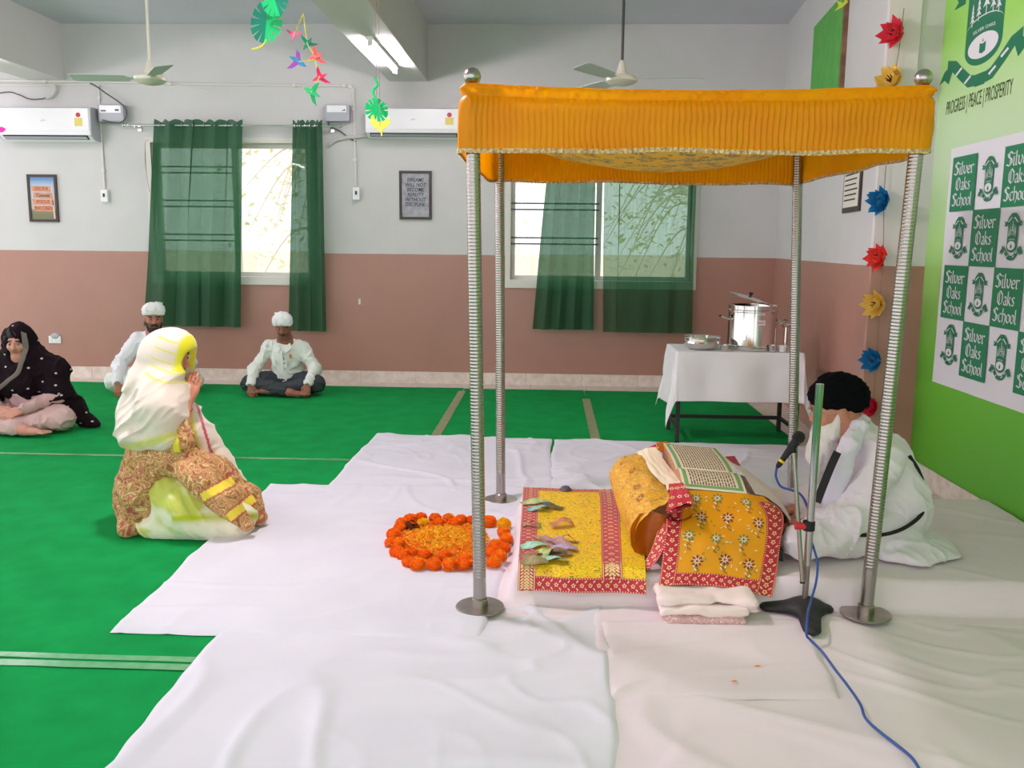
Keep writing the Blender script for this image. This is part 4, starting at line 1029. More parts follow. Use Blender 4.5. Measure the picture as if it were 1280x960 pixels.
# blackletter, drawn with a slanted broad nib
GL = {'i': [[(0, 1), (0, .06), (.14, 0)], [(-.04, 1.36), (.08, 1.30)]], 'l': [[(0, 1.6), (0, .06), (.14, 0)]],
      'v': [[(-.08, 1.02), (.02, .95), (.02, .25), (.28, 0)], [(.42, 1.05), (.52, .75), (.28, 0)]],
      'e': [[(.05, .45), (.42, .60), (.40, .85), (.22, 1), (0, .82), (0, .2), (.22, 0), (.45, .16)]],
      'r': [[(-.08, .95), (0, 1), (0, .06), (.12, 0)], [(0, .82), (.26, 1), (.40, .88)]],
      'a': [[(.04, .88), (.28, 1), (.40, .85), (.40, .1), (.54, 0)], [(.40, .52), (.10, .42), (.03, .16), (.18, 0), (.40, .16)]],
      'k': [[(0, 1.6), (0, 0)], [(0, .66), (.28, 1), (.40, .82), (.10, .55), (.48, 0)]],
      's': [[(.42, .9), (.22, 1), (.02, .80), (.40, .34), (.28, .03), (0, .12)]], 'c': [[(.42, .9), (.2, 1), (0, .8), (0, .2), (.2, 0), (.44, .16)]],
      'h': [[(0, 1.6), (0, 0)], [(0, .84), (.26, 1), (.44, .8), (.44, .2), (.24, -.28)]],
      'o': [[(.22, 1), (0, .8), (0, .2), (.22, 0), (.45, .2), (.45, .8), (.22, 1)]],
      'S': [[(.82, 1.35), (.48, 1.62), (.12, 1.38), (.20, 1.08), (.72, .70), (.76, .30), (.42, 0), (.0, .2)], [(.36, 1.5), (.36, .9)], [(.52, .75), (.52, .1)]],
      'O': [[(.45, 1.62), (.06, 1.2), (.06, .35), (.45, 0), (.86, .3), (.86, 1.2), (.45, 1.62)], [(.36, 1.35), (.36, .25)]]}
AD = {'i': .33, 'l': .33, 'v': .70, 'e': .64, 'r': .56, 'a': .70, 'k': .66, 's': .60, 'c': .60, 'h': .66, 'o': .66, 'S': 1.02, 'O': 1.10}
def blackletter(s):
    mb = MB(); x = 0; nb = np.array((math.cos(.7), math.sin(.7)))*.095
    for ch in s:
        for st in GL[ch]:
            for p, q in zip(st[:-1], st[1:]):
                p = np.array(p)+(x, 0); q = np.array(q)+(x, 0); d = (q-p)/np.linalg.norm(q-p); pr = np.array((-d[1], d[0]))
                n = nb if abs(nb@pr) > .03 else nb+pr*.03
                mb.add([(*(p-n), 0), (*(q-n), 0), (*(q+n), 0), (*(p+n), 0)], [(0, 1, 2, 3)])
        x += AD[ch]
    return mb, x-.15
tl, bl = XP(1191, 186, XG), XP(1166, 476, XG)
by1 = 5.70; bz1, bz0 = tl[2], bl[2]
s0 = XP(1195, 197.6, XG); s1 = XP(1225.8, 190, XG); s2 = XP(1189.4, 265, XG)
cw, chh = s0[1]-s1[1], s0[2]-s2[2]; NCOL = 7
ban = thing('school_banner', 'checkered green and white school banner hanging on the green wall', 'banner', (XG, by1-1.2, bz0))
nx = 40; A = [[(XG-.006-.003*float(noise(i*.5, j*.7, 0, 5))-.002, by1-(s0[1]*0+.085+cw*NCOL)*i/(nx-1), bz0+(bz1-bz0)*j/11) for j in range(12)] for i in range(nx)]
obj('backing', MB().grid(A).box((XG-.004, by1-.085-cw*NCOL, bz0), (XG-.001, by1, bz1)), M_pw, ban, smooth=True, angle=60)
def sq_me(): return MB().add([(0, 0, 0), (0, -cw, 0), (0, -cw, -chh), (0, 0, -chh)], [(0, 1, 2, 3)])
txt = MB()
for k, wd in enumerate(('Silver', 'Oaks', 'School')):
    m, L = blackletter(wd); sx = (cw*.80)/L if wd != 'Oaks' else cw*.58/L; sz = chh*.145
    for f in m.f: txt.f.append(tuple(i+len(txt.v) for i in f))
    txt.v += [(-.0012, -(cw/2)-(x-L/2)*sx, -chh*(.33+.285*k)+y*sz) for x, y, z in m.v]
sq0 = tx0 = em0 = ew0 = None
x_face = XG-.0145
for r in range(4):
    for c in range(NCOL):
        org = Vector((x_face, s0[1]-c*cw, s0[2]-r*chh)) - ban.location
        if (r+c) % 2 == 0:
            if sq0 is None:
                sq0 = obj('green_square', sq_me(), M_pg, smooth=False, fix=False); sq0.parent = ban; tx0 = obj('lettering', txt, M_pw, smooth=False, fix=False); tx0.parent = sq0; o = sq0
            else: o = link_copy(sq0, ban); q = link_copy(tx0, o)
            o.location = org
        else:
            if em0 is None:
                fm = lambda p: (-p[2], -cw/2-p[0]*cw*.52, -chh*.5+p[1]*chh*.44)
                em0 = obj('emblem', put(EMB[0], fm), M_pd, smooth=False, fix=False); em0.parent = ban; ew0 = obj('emblem_white', put(EMB[1], fm), M_pw, smooth=False, fix=False); ew0.parent = em0; o = em0
            else: o = link_copy(em0, ban); q = link_copy(ew0, o)
            o.location = org

# ---- table with cloth and steel vessels
TX0, TX1, TY0, TY1, TZ = .985, 1.925, 6.80, 7.34, .715
M_tblack = mat('table_frame_black', (38, 36, 36), .5)
t = thing('table', 'black framed table under a white cloth beside the canopy', 'table', ((TX0+TX1)/2, (TY0+TY1)/2, 0))
obj('table_top', MB().box((TX0, TY0, TZ-.03), (TX1, TY1, TZ-.004), .003), M_tblack, t, smooth=False)
for x in (TX0+.02, TX1-.02):
    for y in (TY0+.02, TY1-.02): obj('leg', MB().box((x-.016, y-.016, .007), (x+.016, y+.016, TZ-.03), .003), M_tblack, t, smooth=False)
    obj('side_rail', MB().box((x-.012, TY0+.036, .11), (x+.012, TY1-.036, .135), .002), M_tblack, t, smooth=False)
obj('rail', MB().box((TX0+.036, TY1-.032, .105), (TX1-.036, TY1-.008, .135), .002), M_tblack, t, smooth=False)
def table_cloth():
    ol, orr, of, ob = .46, .42, .385, .30; st = .018
    xs = np.arange(TX0-ol, TX1+orr+.001, st); ys = np.arange(TY0-of, TY1+ob+.001, st); A = np.zeros((len(xs), len(ys), 3))
    for i, x in enumerate(xs):
        for j, y in enumerate(ys):
            dx = max(TX0-x, x-TX1, 0); dy = max(TY0-y, y-TY1, 0); sx = -1 if x < TX0 else 1; sy = -1 if y < TY0 else 1
            cx_, cy_ = min(max(x, TX0), TX1), min(max(y, TY0), TY1); d = math.hypot(dx, dy)
            if d < 1e-6: A[i, j] = (x, y, TZ+.0008*float(fbm(x*9, y*9, 0, 4))); continue
            if dx > 0 and dy > 0:
                th = math.atan2(dy, dx); k = math.sin(2*th); fl = .06+.17*k; ux, uy = math.cos(th), math.sin(th)
                ux, uy = ux*(1-.35*k)+.0, uy*(1-.35*k)
                d2 = min(d, .655)
            else:
                fl = .05+.02*float(noise(x*5, y*5, 0, 2)); ux, uy = (1, 0) if dx > 0 else (0, 1); d2 = d
            rip = .012*math.sin((x*7 if dy > 0 else y*7)*2)*min(1, d/.2)+.008*float(noise(x*9, y*9, d*4, 7))*min(1, d/.1)
            o = .012+fl*d2+rip
            A[i, j] = (cx_+sx*ux*o, cy_+sy*uy*o, TZ-max(0, d2-.01)*math.sqrt(max(.4, 1-fl*fl)))
    return MB().grid(A)
tag(obj('tablecloth', table_cloth(), mat('tablecloth_cotton', (238, 238, 238), .8, bump=.3, bscale=25, trans=.12, bdist=.006), loc=((TX0+TX1)/2, (TY0+TY1)/2, TZ), angle=180, fix=False), 'white cloth draped over the table with hanging corners', 'tablecloth')
M_pot = mat('pot_steel', (214, 212, 208), .13, metal=1.0)
zt = TZ+.003; pc = D(939, 440, 7.03); px_, py_ = pc[0], 7.03; r = .185; h = .335
t = thing('steel_drum', 'large steel drum with tilted lid and side handles on the table', 'pot', (px_, py_, zt))
obj('drum_body', MB().lathe([(.0001, 0), (r+.006, 0), (r+.008, .004), (r+.008, .03), (r+.002, .036), (r, .04), (r, h-.045), (r+.005, h-.04), (r+.005, h-.03), (r, h-.025), (r, h), (r+.008, h+.002), (r+.008, h+.007), (r-.004, h+.007), (r-.006, h), (r-.006, .01), (.0001, .008)], (px_, py_, zt), 48), M_pot, t)
Rl = Matrix.Rotation(math.radians(17), 3, 'Y')
lid = obj('lid', MB().lathe([(.0001, .024), (.05, .022), (.14, .012), (.176, .004), (.178, 0), (.176, -.004), (.14, .004), (.0001, .014)], (px_-.035, py_, zt+h+.052), 40, M=Rl), M_pot, t)
obj('knob', MB().lathe([(.0001, 0), (.012, 0), (.010, .012), (.018, .018), (.016, .028), (.0001, .030)], (px_-.029, py_, zt+h+.076), 16, M=Rl), M_black, lid)
for s, zz in ((-1, .23), (1, .2)):
    x = px_+s*(r-.002); hd = obj('handle', MB().tube(spline([(x, py_-.05, zt+zz), (x+s*.06, py_-.045, zt+zz+.02), (x+s*.07, py_, zt+zz+.025), (x+s*.06, py_+.045, zt+zz+.02), (x, py_+.05, zt+zz)], 6), .006, 8), M_pot, t)
    obj('grip', MB().tube([(x+s*.0695, py_-.025, zt+zz+.025), (x+s*.0695, py_+.025, zt+zz+.025)], .010, 8), M_black, hd)
for z0, z1, w in ((.275, .292, .055), (.20, .235, .065)):
    A = [[(px_+(r+.0012)*math.sin(a), py_-(r+.0012)*math.cos(a), zt+z) for z in (z0, z1)] for a in np.linspace(-w/r/2+.12, w/r/2+.12, 6)]
    s = obj('sticker', MB().grid(A), M_pw, t, fix=False)
    B = MB()
    for q in (.3, .6): B.grid([[(px_+(r+.0018)*math.sin(a), py_-(r+.0018)*math.cos(a), zt+z0+(z1-z0)*(q+e)) for e in (0, .14)] for a in np.linspace(-w/r*.4+.12, w/r*.4+.12, 5)])
    obj('sticker_print', B, M_red, s, fix=False)
bc = D(877, 440, 6.98)
tag(obj('steel_bowl', MB().lathe([(.0001, 0), (.09, 0), (.125, .018), (.142, .05), (.138, .066), (.128, .072), (.135, .088), (.146, .094), (.146, .098), (.130, .094), (.122, .074), (.132, .066), (.135, .05), (.118, .022), (.085, .006), (.0001, .004)], (bc[0], 6.98, zt), 44), M_pot, loc=(bc[0], 6.98, zt)), 'wide steel bowl at the left end of the table', 'bowl')
def tumbler(name, label, px, y, r0, r1, h, m):
    c = D(px, 440, y); return tag(obj(name, MB().lathe([(.0001, 0), (r0, 0), (r1, h), (r1+.002, h+.002), (r1-.002, h), (r0-.002, .004), (.0001, .004)], (c[0], y, zt), 24), m, loc=(c[0], y, zt)), label, 'cup')
tumbler('steel_tumbler', 'short steel tumbler between the bowl and the drum', 905, 6.86, .026, .031, .045, M_pot)
tumbler('steel_tumbler', 'small steel tumbler right in front of the drum at its right', 965, 6.84, .024, .029, .05, M_pot)
tumbler('paper_cup', 'small white paper cup at the right of the drum', 978, 6.86, .024, .032, .045, M_white)
c = D(976, 440, 7.0); t = thing('tap_stand', 'tall thin steel tap stand right of the drum behind the canopy pole', 'tap', (c[0]+.03, 7.0, zt))
obj('stem', MB().tube([(c[0]+.03, 7.0, zt), (c[0]+.03, 7.0, zt+.15), (c[0]+.03, 7.0, zt+.18)], [.018, .014, .012], 12), M_pot, t)
obj('top', MB().tube([(c[0]-.0, 6.98, zt+.185), (c[0]+.06, 7.0, zt+.19)], .012, 10), M_pot, t)
# ================================================================ cloths, book, marigolds, microphone
def catmull(P, t):
    P = np.asarray(P, float); n = len(P)-1; t = np.clip(t, 0, 1)*n; i = np.minimum(t.astype(int), n-1); f = (t-i)[..., None]
    g = lambda k: P[np.clip(k, 0, n)]
    a, b, c, d = g(i-1), g(i), g(i+1), g(i+2)
    a = np.where((i == 0)[..., None], 2*b-c, a); d = np.where((i == n-1)[..., None], 2*c-b, d)
    return .5*(2*b+(c-a)*f+(2*a-5*b+4*c-d)*f*f+(3*b-a-3*c+d)*f**3)
class Surf:
    """smooth cloth through a net of control points, net[row][col]; u along columns, v along rows"""
    def __init__(s, net, wr=0.0, seed=1, fr=14.0):
        s.N = np.asarray(net, float); s.wr = wr; s.seed = seed; s.fr = fr
    def base(s, u, v):
        u = np.asarray(u, float); v = np.asarray(v, float); sh = u.shape; u = u.ravel(); v = v.ravel()
        rows = np.stack([catmull(r, u) for r in s.N], 0)          # rows, pts, 3
        out = np.zeros((len(u), 3)); n = len(s.N)-1; t = np.clip(v, 0, 1)*n; i = np.minimum(t.astype(int), n-1); f = (t-i)[:, None]
        k = np.arange(len(u)); g = lambda q: rows[np.clip(q, 0, n), k]
        a, b, c, d = g(i-1), g(i), g(i+1), g(i+2)
        a = np.where((i == 0)[:, None], 2*b-c, a); d = np.where((i == n-1)[:, None], 2*c-b, d)
        return (.5*(2*b+(c-a)*f+(2*a-5*b+4*c-d)*f*f+(3*b-a-3*c+d)*f**3)).reshape(sh+(3,))
    def nrm(s, u, v):
        e = .004; a = s.base(np.minimum(u+e, 1), v)-s.base(np.maximum(u-e, 0), v); b = s.base(u, np.minimum(v+e, 1))-s.base(u, np.maximum(v-e, 0))
        n = np.cross(a, b); n /= np.linalg.norm(n, axis=-1, keepdims=True)+1e-12
        return n*np.where((n @ (CAM-np.array((.5, 4, .2)))) < 0, -1, 1)[..., None]
    def __call__(s, u, v, off=0.0):
        u = np.asarray(u, float); v = np.asarray(v, float); p = s.base(u, v); n = s.nrm(u, v)
        w = s.wr*(fbm(u*s.fr*.6, v*s.fr*.6, 0, s.seed)) if s.wr else 0*u
        return p+n*(w+off)[..., None]
    def grid(s, nu, nv, u0=0, u1=1, v0=0, v1=1, off=0.0):
        u, v = np.meshgrid(np.linspace(u0, u1, nu), np.linspace(v0, v1, nv), indexing='ij'); return MB().grid(s(u, v, off))
    def scale(s, u, v):
        e = .01; U = np.array([u]); V = np.array([v])
        return np.linalg.norm(s.base(U+e, V)-s.base(U-e, V))/(2*e), np.linalg.norm(s.base(U, V+e)-s.base(U, V-e))/(2*e)
    def decal(s, mb, pts, u, v, r, rot=0.0, off=.0015):
        """polygon pts in metres*r placed at (u,v)"""
        su, sv = s.scale(u, v); c, q = math.cos(rot), math.sin(rot)
        P = np.array(pts, float)*r; x = P[:, 0]*c-P[:, 1]*q; y = P[:, 0]*q+P[:, 1]*c
        U = np.clip(u+x/su, 0, 1); V = np.clip(v+y/sv, 0, 1)
        mb.pend.append((s, U, V, off))
    def find(s, px, py):
        if not hasattr(s, '_g'):
            u, v = np.meshgrid(np.linspace(0, 1, 60), np.linspace(0, 1, 60), indexing='ij'); p = s.base(u, v)-CAM
            z = p @ _f; s._g = (u, v, 640+FPX*(p @ CR)/z, 480+FPX*(p @ CD)/z)
        u, v, x, y = s._g; k = np.argmin((x-px)**2+(y-py)**2); return u.ravel()[k], v.ravel()[k]
def pnet(rows): return [[D(*c) for c in r] for r in rows]
def ell_pts(cx, cy, a, b, rot, n=8): return [(cx+a*math.cos(t)*math.cos(rot)-b*math.sin(t)*math.sin(rot), cy+a*math.cos(t)*math.sin(rot)+b*math.sin(t)*math.cos(rot)) for t in [2*PI*k/n for k in range(n)]]
def brocade(name, c0, c1, c2, c3, scale):
    m = bpy.data.materials.new(name); m.use_nodes = True; nt = m.node_tree; b = nt.nodes['Principled BSDF']; tc = nt.nodes.new('ShaderNodeTexCoord')
    n = nt.nodes.new('ShaderNodeTexNoise'); n.inputs['Scale'].default_value = scale; n.inputs['Detail'].default_value = 2; n.inputs['Distortion'].default_value = 2.2; nt.links.new(tc.outputs['Object'], n.inputs['Vector'])
    r = nt.nodes.new('ShaderNodeValToRGB'); e = r.color_ramp.elements; e[0].position = .38; e[0].color = lin(c2); e[1].position = .63; e[1].color = lin(c3)
    for q, c in ((.42, c0), (.475, c0), (.50, c1), (.525, c0), (.58, c0)): z = e.new(q); z.color = lin(c)
    nt.links.new(n.outputs['Fac'], r.inputs[0]); nt.links.new(r.outputs[0], b.inputs['Base Color']); b.inputs['Roughness'].default_value = .5; return m
M_broc = brocade('yellow_brocade', (252, 214, 0), (226, 150, 20), (150, 140, 40), (226, 130, 60), 44)
M_broc2 = brocade('gold_brocade', (226, 164, 18), (206, 140, 50), (150, 128, 92), (238, 196, 90), 40)
M_saff = mat('saffron_satin', (232, 158, 14), .45, col2=(226, 148, 10), scale=4)
M_sunder = mat('orange_underside', (206, 112, 8), .5, col2=(190, 98, 4), scale=6, trans=.1)
M_bord = mat('crimson_border', (196, 30, 58), .55, col2=(180, 22, 50), scale=30, sheen=.2)
M_thread = mat('cream_thread', (244, 206, 150), .6)
M_maroon = mat('maroon_thread', (134, 36, 44), .6); M_leafth = mat('green_thread', (104, 140, 70), .6); M_silver = mat('silver_thread', (232, 222, 196), .45)
def border(s, parent, u0, u1, v0, v1, along, reverse=False, motif=.030, nu=40, nv=40):
    b = obj('border', s.grid(nu, nv, u0, u1, v0, v1, .0012), M_bord, parent, angle=180, fix=False)
    th = MB(); uc, vc = (u0+u1)/2, (v0+v1)/2
    su, sv = s.scale(uc, vc); L = (u1-u0)*su if along == 'u' else (v1-v0)*sv; W = (v1-v0)*sv if along == 'u' else (u1-u0)*su
    n = max(2, int(L/(W*.62))); r = W*.17
    for k in range(n):
        f = (k+.5)/n; u, v = (u0+(u1-u0)*f, vc) if along == 'u' else (uc, v0+(v1-v0)*f); side = 1 if k % 2 else -1
        for q in range(5): s.decal(th, ell_pts(.75*math.cos(2*PI*q/5), .75*math.sin(2*PI*q/5), .45, .38, 2*PI*q/5, 6), u, v, r*.85, .3, .0022)
        for sg in (-1, 1):
            off = W*.27*sg; uu, vv = (u+(L/n*.5/su)*.9, v+off/sv) if along == 'u' else (u+off/su, v+(L/n*.5/sv)*.9)
            if 0 < uu < 1 and 0 < vv < 1: s.decal(th, ell_pts(0, 0, 1.0, .42, 0, 6), uu, vv, r*.75, sg*.9+(0 if along == 'u' else PI/2), .0022)
    m = int(L/.011)
    for k in range(m):
        f = (k+.5)/m
        for sg in (-.44, .44):
            uu, vv = (u0+(u1-u0)*f, vc+sg*(v1-v0)) if along == 'u' else (uc+sg*(u1-u0), v0+(v1-v0)*f)
            s.decal(th, [(-.5, -.5), (.5, -.5), (.5, .5), (-.5, .5)], uu, vv, .0042, 0, .0020)
    tag(obj('embroidery', th, M_thread, b, smooth=False, fix=False), kind='stuff')
    return b

# ---- yellow brocade cloth spread over the left end of the platform
PT = .162
def rug_pt(x, y): return (x, y, float(plat(np.array(x), np.array(y)))+.034)
xl = lambda y: -.108-.014*(y-3.57)/1.2
ysr = [3.535, 3.552, 3.58, 3.64, 3.9, 4.1, 4.3, 4.5, 4.65, 4.79]
xr_ = lambda y: .42+.08*min(1, max(0, y-3.6))
net = [[(xl(y)+(xr_(y)-xl(y))*k/5, y+.008*math.sin(k*2.1), (.086 if y < 3.54 else .128 if y < 3.56 else .172 if y < 3.6 else .180)) for k in range(6)] for y in ysr]
rug = Surf(net, .0025, 3, 10)
rt = thing('brocade_cloth', 'yellow brocade cloth with red bands and scattered banknotes lying on the platform', 'cloth', (.25, 4.2, .15))
obj('field', rug.grid(50, 90), M_broc, rt, angle=180, fix=False)
border(rug, rt, 0, .135, .0, 1, 'v', nu=10, nv=90); border(rug, rt, .66, .82, .14, 1, 'v', nu=10, nv=90); border(rug, rt, .135, 1, 0, .14, 'u', nu=60, nv=14); border(rug, rt, .135, .99, .955, 1, 'u', nu=50, nv=6)
# ---- banknotes
NM = [mat('note_'+n, c, .7, col2=c2, scale=40) for n, c, c2 in (('lime', (198, 206, 140), (150, 164, 110)), ('teal', (150, 190, 180), (110, 150, 140)), ('orange', (206, 140, 90), (170, 110, 70)), ('mauve', (170, 120, 120), (200, 160, 160)), ('mint', (170, 214, 190), (130, 176, 150)), ('lilac', (190, 170, 196), (160, 140, 170)), ('brown', (140, 96, 70), (170, 124, 96)), ('olive', (168, 154, 104), (130, 118, 80)), ('dark', (70, 80, 66), (100, 108, 90)))]
NOTES = [(669, 627, 0, .3, 'large pale lime banknote at the far left corner of the brocade cloth'), (673, 636, 1, .1, 'teal banknote half under the lime one at the far corner'), (690, 633, 8, -.3, 'dark crumpled banknote at the right of the lime one'), (665, 657, 7, -.2, 'small folded olive banknote alone on the left red band'), (702, 656, 2, .4, 'orange brown banknote alone in the middle of the yellow field'),
         (680, 676, 3, 2.4, 'mauve banknote at the back of the heap'), (699, 679, 3, -.6, 'mauve pointed banknote at the right back of the heap'), (667, 682, 4, .2, 'mint banknote at the left of the heap'), (706, 686, 5, .1, 'lilac banknote at the right end of the heap'), (666, 695, 6, .7, 'brown tent folded banknote at the left front of the heap'),
         (681, 693, 0, 1.2, 'lime banknote standing in the middle of the heap'), (691, 692, 8, .1, 'dark green banknote in the middle of the heap'), (699, 693, 6, .5, 'brown banknote at the right of the dark green one'), (669, 702, 7, .05, 'olive banknote folded double at the front of the heap'), (693, 700, 4, -.1, 'mint banknote at the front right of the heap'), (713, 675, 6, -.4, 'small brown banknote behind the right end of the heap')]
for k, (px, py, mi, rot, lab) in enumerate(NOTES):
    R = random.Random(100+k); c = G(px, py, .19); l, w = (.150, .068) if k == 0 else (.115, .055) if k not in (3, 15) else (.085, .035)
    A = np.zeros((9, 5, 3)); up = R.uniform(.012, .03); bend = R.uniform(-1, 1); fold = R.uniform(.3, .7)
    for i in range(9):
        for j in range(5):
            a, b = i/8-.5, j/4-.5; x, y = a*l, b*w
            z = up*(1-abs(i/8-fold)*1.6)+.006*math.sin(3*b+5*a+k)+bend*.012*b
            ca, sa = math.cos(rot), math.sin(rot); A[i, j] = (c[0]+x*ca-y*sa, c[1]+(x*sa+y*ca), .1835+.0012*(k % 5)+max(0, z))
    tag(obj('banknote', MB().grid(A), NM[mi], loc=(c[0], c[1], .18), angle=180, fix=False), lab, 'banknote', 'banknotes offered on the brocade cloth')
c = G(707, 620, .16); t = tag(obj('knob', MB().lathe([(.0001, 0), (.033, 0), (.036, .012), (.030, .03), (.018, .043), (.0001, .047)], (c[0], c[1]+.04, .16), 18), mat('dark_grey_knob', (84, 78, 88), .5, bump=.8, bscale=60), loc=(c[0], c[1]+.04, .16)), 'small dark grey rounded knob behind the far edge of the brocade cloth', 'knob')

# ---- padded stand under the book, covered with pale pink cotton
M_pinkw = mat('pale_pink_cotton', (243, 224, 220), .85, col2=(238, 216, 212), scale=5, bump=.2, bscale=120, sheen=.3, bdist=.003)
S = SDF((.42, 3.52, .12), (1.32, 4.86, .52), .012)
S.ell((.78, 4.24, .26), (.27, .44, .155), .02)
for (x, y) in ((.62, 3.98), (.62, 4.5), (.86, 3.98), (.86, 4.5)): S.cone((x, y, .24), (x, y, .345), .10, .07, .06)
S.cone((.70, 3.98, .33), (.70, 4.55, .33), .06, .06, .05); S.cone((.84, 3.98, .32), (.84, 4.55, .32), .06, .06, .05)
S.cone((.95, 3.95, .25), (1.10, 3.92, .175), .10, .02, .08); S.cone((.95, 4.35, .25), (1.16, 4.3, .175), .12, .03, .08); S.cone((.95, 4.15, .26), (1.14, 4.1, .175), .10, .03, .08)
S.d += .008*noise(S.X*9, S.Y*9, S.Z*9, 4)+.004*noise(S.X*22, S.Y*22, S.Z*22, 5)
S.floor(.163)
tag(obj('book_cushion', S.mesh(), M_pinkw, loc=(.8, 4.24, .16), angle=180, fix=False), 'padded book stand covered with pale pink cotton under the open book', 'cushion')
# right hand flap of the pink cotton, towards the reader
fl = Surf(pnet([[(944, 618, 3.92), (926, 590, 4.2), (905, 572, 4.55)], [(960, 622, 3.90), (948, 600, 4.2), (930, 585, 4.5)], [(980, 640, 3.88), (968, 618, 4.15), (948, 600, 4.45)], [(996, 668, 3.84), (985, 642, 4.1), (966, 612, 4.4)], [(1000, 696, 3.80), (992, 668, 4.08), (976, 622, 4.38)]]), .004, 5, 8)
pf = thing('pink_cotton_flap', 'pale pink cotton flap hanging down towards the reader', 'cloth', tuple(fl.base(np.array([.2]), np.array([.95]))[0]))
obj('fabric', fl.grid(24, 24), M_pinkw, pf, angle=180, fix=False)
rb = Surf(pnet([[(905, 572, 4.56), (918, 571, 4.56)], [(912, 580, 4.48), (926, 584, 4.45)]]), 0, 1)
o = obj('red_corner', rb.grid(8, 8, off=.006), M_bord, pf, angle=180, fix=False)

# ---- open book
M_page = mat('page_paper', (236, 226, 196), .7); M_pedge = mat('page_edges', (196, 150, 110), .7, col2=(160, 110, 76), scale=60, stretch=(1, 1, 14)); M_pgreen = mat('page_green_border', (126, 166, 110), .7)
M_script = mat('page_script', (120, 84, 70), .7); M_cover = mat('book_cover', (150, 60, 50), .6)
BX0, BX1, BY0, BYS, BY1 = .612, .895, 3.905, 4.14, 4.635
def page_z(x, y):
    t = (x-BX0)/(BX1-BX0)
    if y > BYS: q = (y-BYS)/(BY1-BYS); h = .028*math.sin(PI*min(1, q*1.6)/2)**.7-.010*q
    else: q = (BYS-y)/(BYS-BY0); h = .028*math.sin(PI*min(1, q*2.2)/2)**.7-.052*q*q
    return .452+h-.020*(t-.5)
bk = thing('open_book', 'large open book with printed script and green page borders', 'book', (.76, 4.25, .40))
ys = np.concatenate([np.linspace(BY0, BYS, 24), np.linspace(BYS, BY1, 30)[1:]]); xs = np.linspace(BX0, BX1, 12)
for nm, sel in (('page', ys <= BYS+1e-6), ('page', ys >= BYS-1e-6)):
    yy = ys[sel]; mb = MB(); A = np.array([[(x, y, page_z(x, y)) for y in yy] for x in xs]); mb.grid(A)
    pg = obj(nm, mb, M_page, bk, angle=180, fix=False)
    lo, hi = yy[0]+.02, yy[-1]-.02; far = yy[0] >= BYS-1e-6
    gb = MB()
    for x in (BX0+.012, BX1-.030): gb.grid([[(x+d, y, page_z(x+d, y)+.0012) for y in np.linspace(lo, hi, 24)] for d in (0, .018)])
    ye = yy[-1]-.035 if far else yy[0]+.012
    gb.grid([[(x, ye+d, page_z(x, ye+d)+.0012) for x in np.linspace(BX0+.012, BX1-.012, 12)] for d in (0, .018)])
    tag(obj('page_border', gb, M_pgreen, pg, smooth=False, fix=False), kind='stuff')
    sc_ = MB(); R = random.Random(5); x = BX0+.042
    while x < BX1-.040:
        y = lo+.012
        while y < hi-.03:
            l = R.uniform(.012, .032); y2 = min(y+l, hi-.02)
            sc_.add([(x, y, page_z(x, y)+.0014), (x+.0065, y, page_z(x, y)+.0014), (x+.0065, y2, page_z(x, y2)+.0014), (x, y2, page_z(x, y2)+.0014)], [(0, 1, 2, 3)]); y = y2+.006
        x += .0128
    tag(obj('script', sc_, M_script, pg, smooth=False, fix=False), kind='stuff')
blk = MB(); F = [(x, BY0+.001) for x in xs]
mb = MB(); ring = []
for x in xs: ring.append([(x, BY0+.001, page_z(x, BY0)-.001), (x, BY0+.006, page_z(x, BY0)-.030)])
mb.grid(ring)
for xx in (BX0+.001, BX1-.001): mb.grid([[(xx, y, page_z(xx, y)-.001), (xx, y, .405)] for y in ys])
mb.grid([[(x, BY1-.001, page_z(x, BY1)-.001), (x, BY1-.001, .405)] for x in xs])
obj('page_block', mb, M_pedge, bk, smooth=False)
obj('cover', MB().box((BX0-.012, BY0-.012+.02, .392), (BX1+.012, BY1+.012, .404), .003), M_cover, bk, smooth=False)

# ---- front cloth of the book: saffron with red border and embroidered flowers
fc = Surf(pnet([[(838, 611, 3.90), (868, 613, 3.90), (900, 615, 3.90), (930, 617, 3.90), (953, 619.5, 3.90)],
                [(834, 640, 3.80), (865, 643, 3.79), (900, 645, 3.79), (942, 643, 3.79), (978, 642, 3.82)],
                [(831, 670, 3.69), (863, 672, 3.68), (902, 674, 3.68), (944, 676, 3.69), (976, 676, 3.72)],
                [(827, 705, 3.61), (860, 706, 3.60), (898, 708, 3.60), (938, 713, 3.60), (971, 715, 3.62)],
                [(823.5, 732.5, 3.545), (855, 731, 3.54), (895, 733, 3.54), (932, 740, 3.53), (965, 746.5, 3.535)]]), .0035, 8, 9)
ft = thing('book_cloth', 'saffron cloth with red border and embroidered flowers hanging from the book', 'cloth', tuple(fc.base(np.array([.5]), np.array([1.0]))[0]))
fld = obj('field', fc.grid(60, 60), M_saff, ft, angle=180, fix=False)
border(fc, ft, 0, .155, .16, 1, 'v', nu=12, nv=50); border(fc, ft, .845, 1, .10, 1, 'v', nu=12, nv=50); border(fc, ft, .155, .845, .84, 1, 'u', nu=40, nv=10)
E1, E2, E3, E4 = MB(), MB(), MB(), MB()
FLW = [((555, 330), 1), ((685, 345), 1), ((485, 412), 0), ((605, 420), 0), ((742, 440), 0), ((435, 493), 1), ((553, 505), 1), ((675, 512), 1), ((463, 608), 0), ((587, 605), 0), ((697, 625), 0), ((460, 335), 1)]
R = random.Random(3)
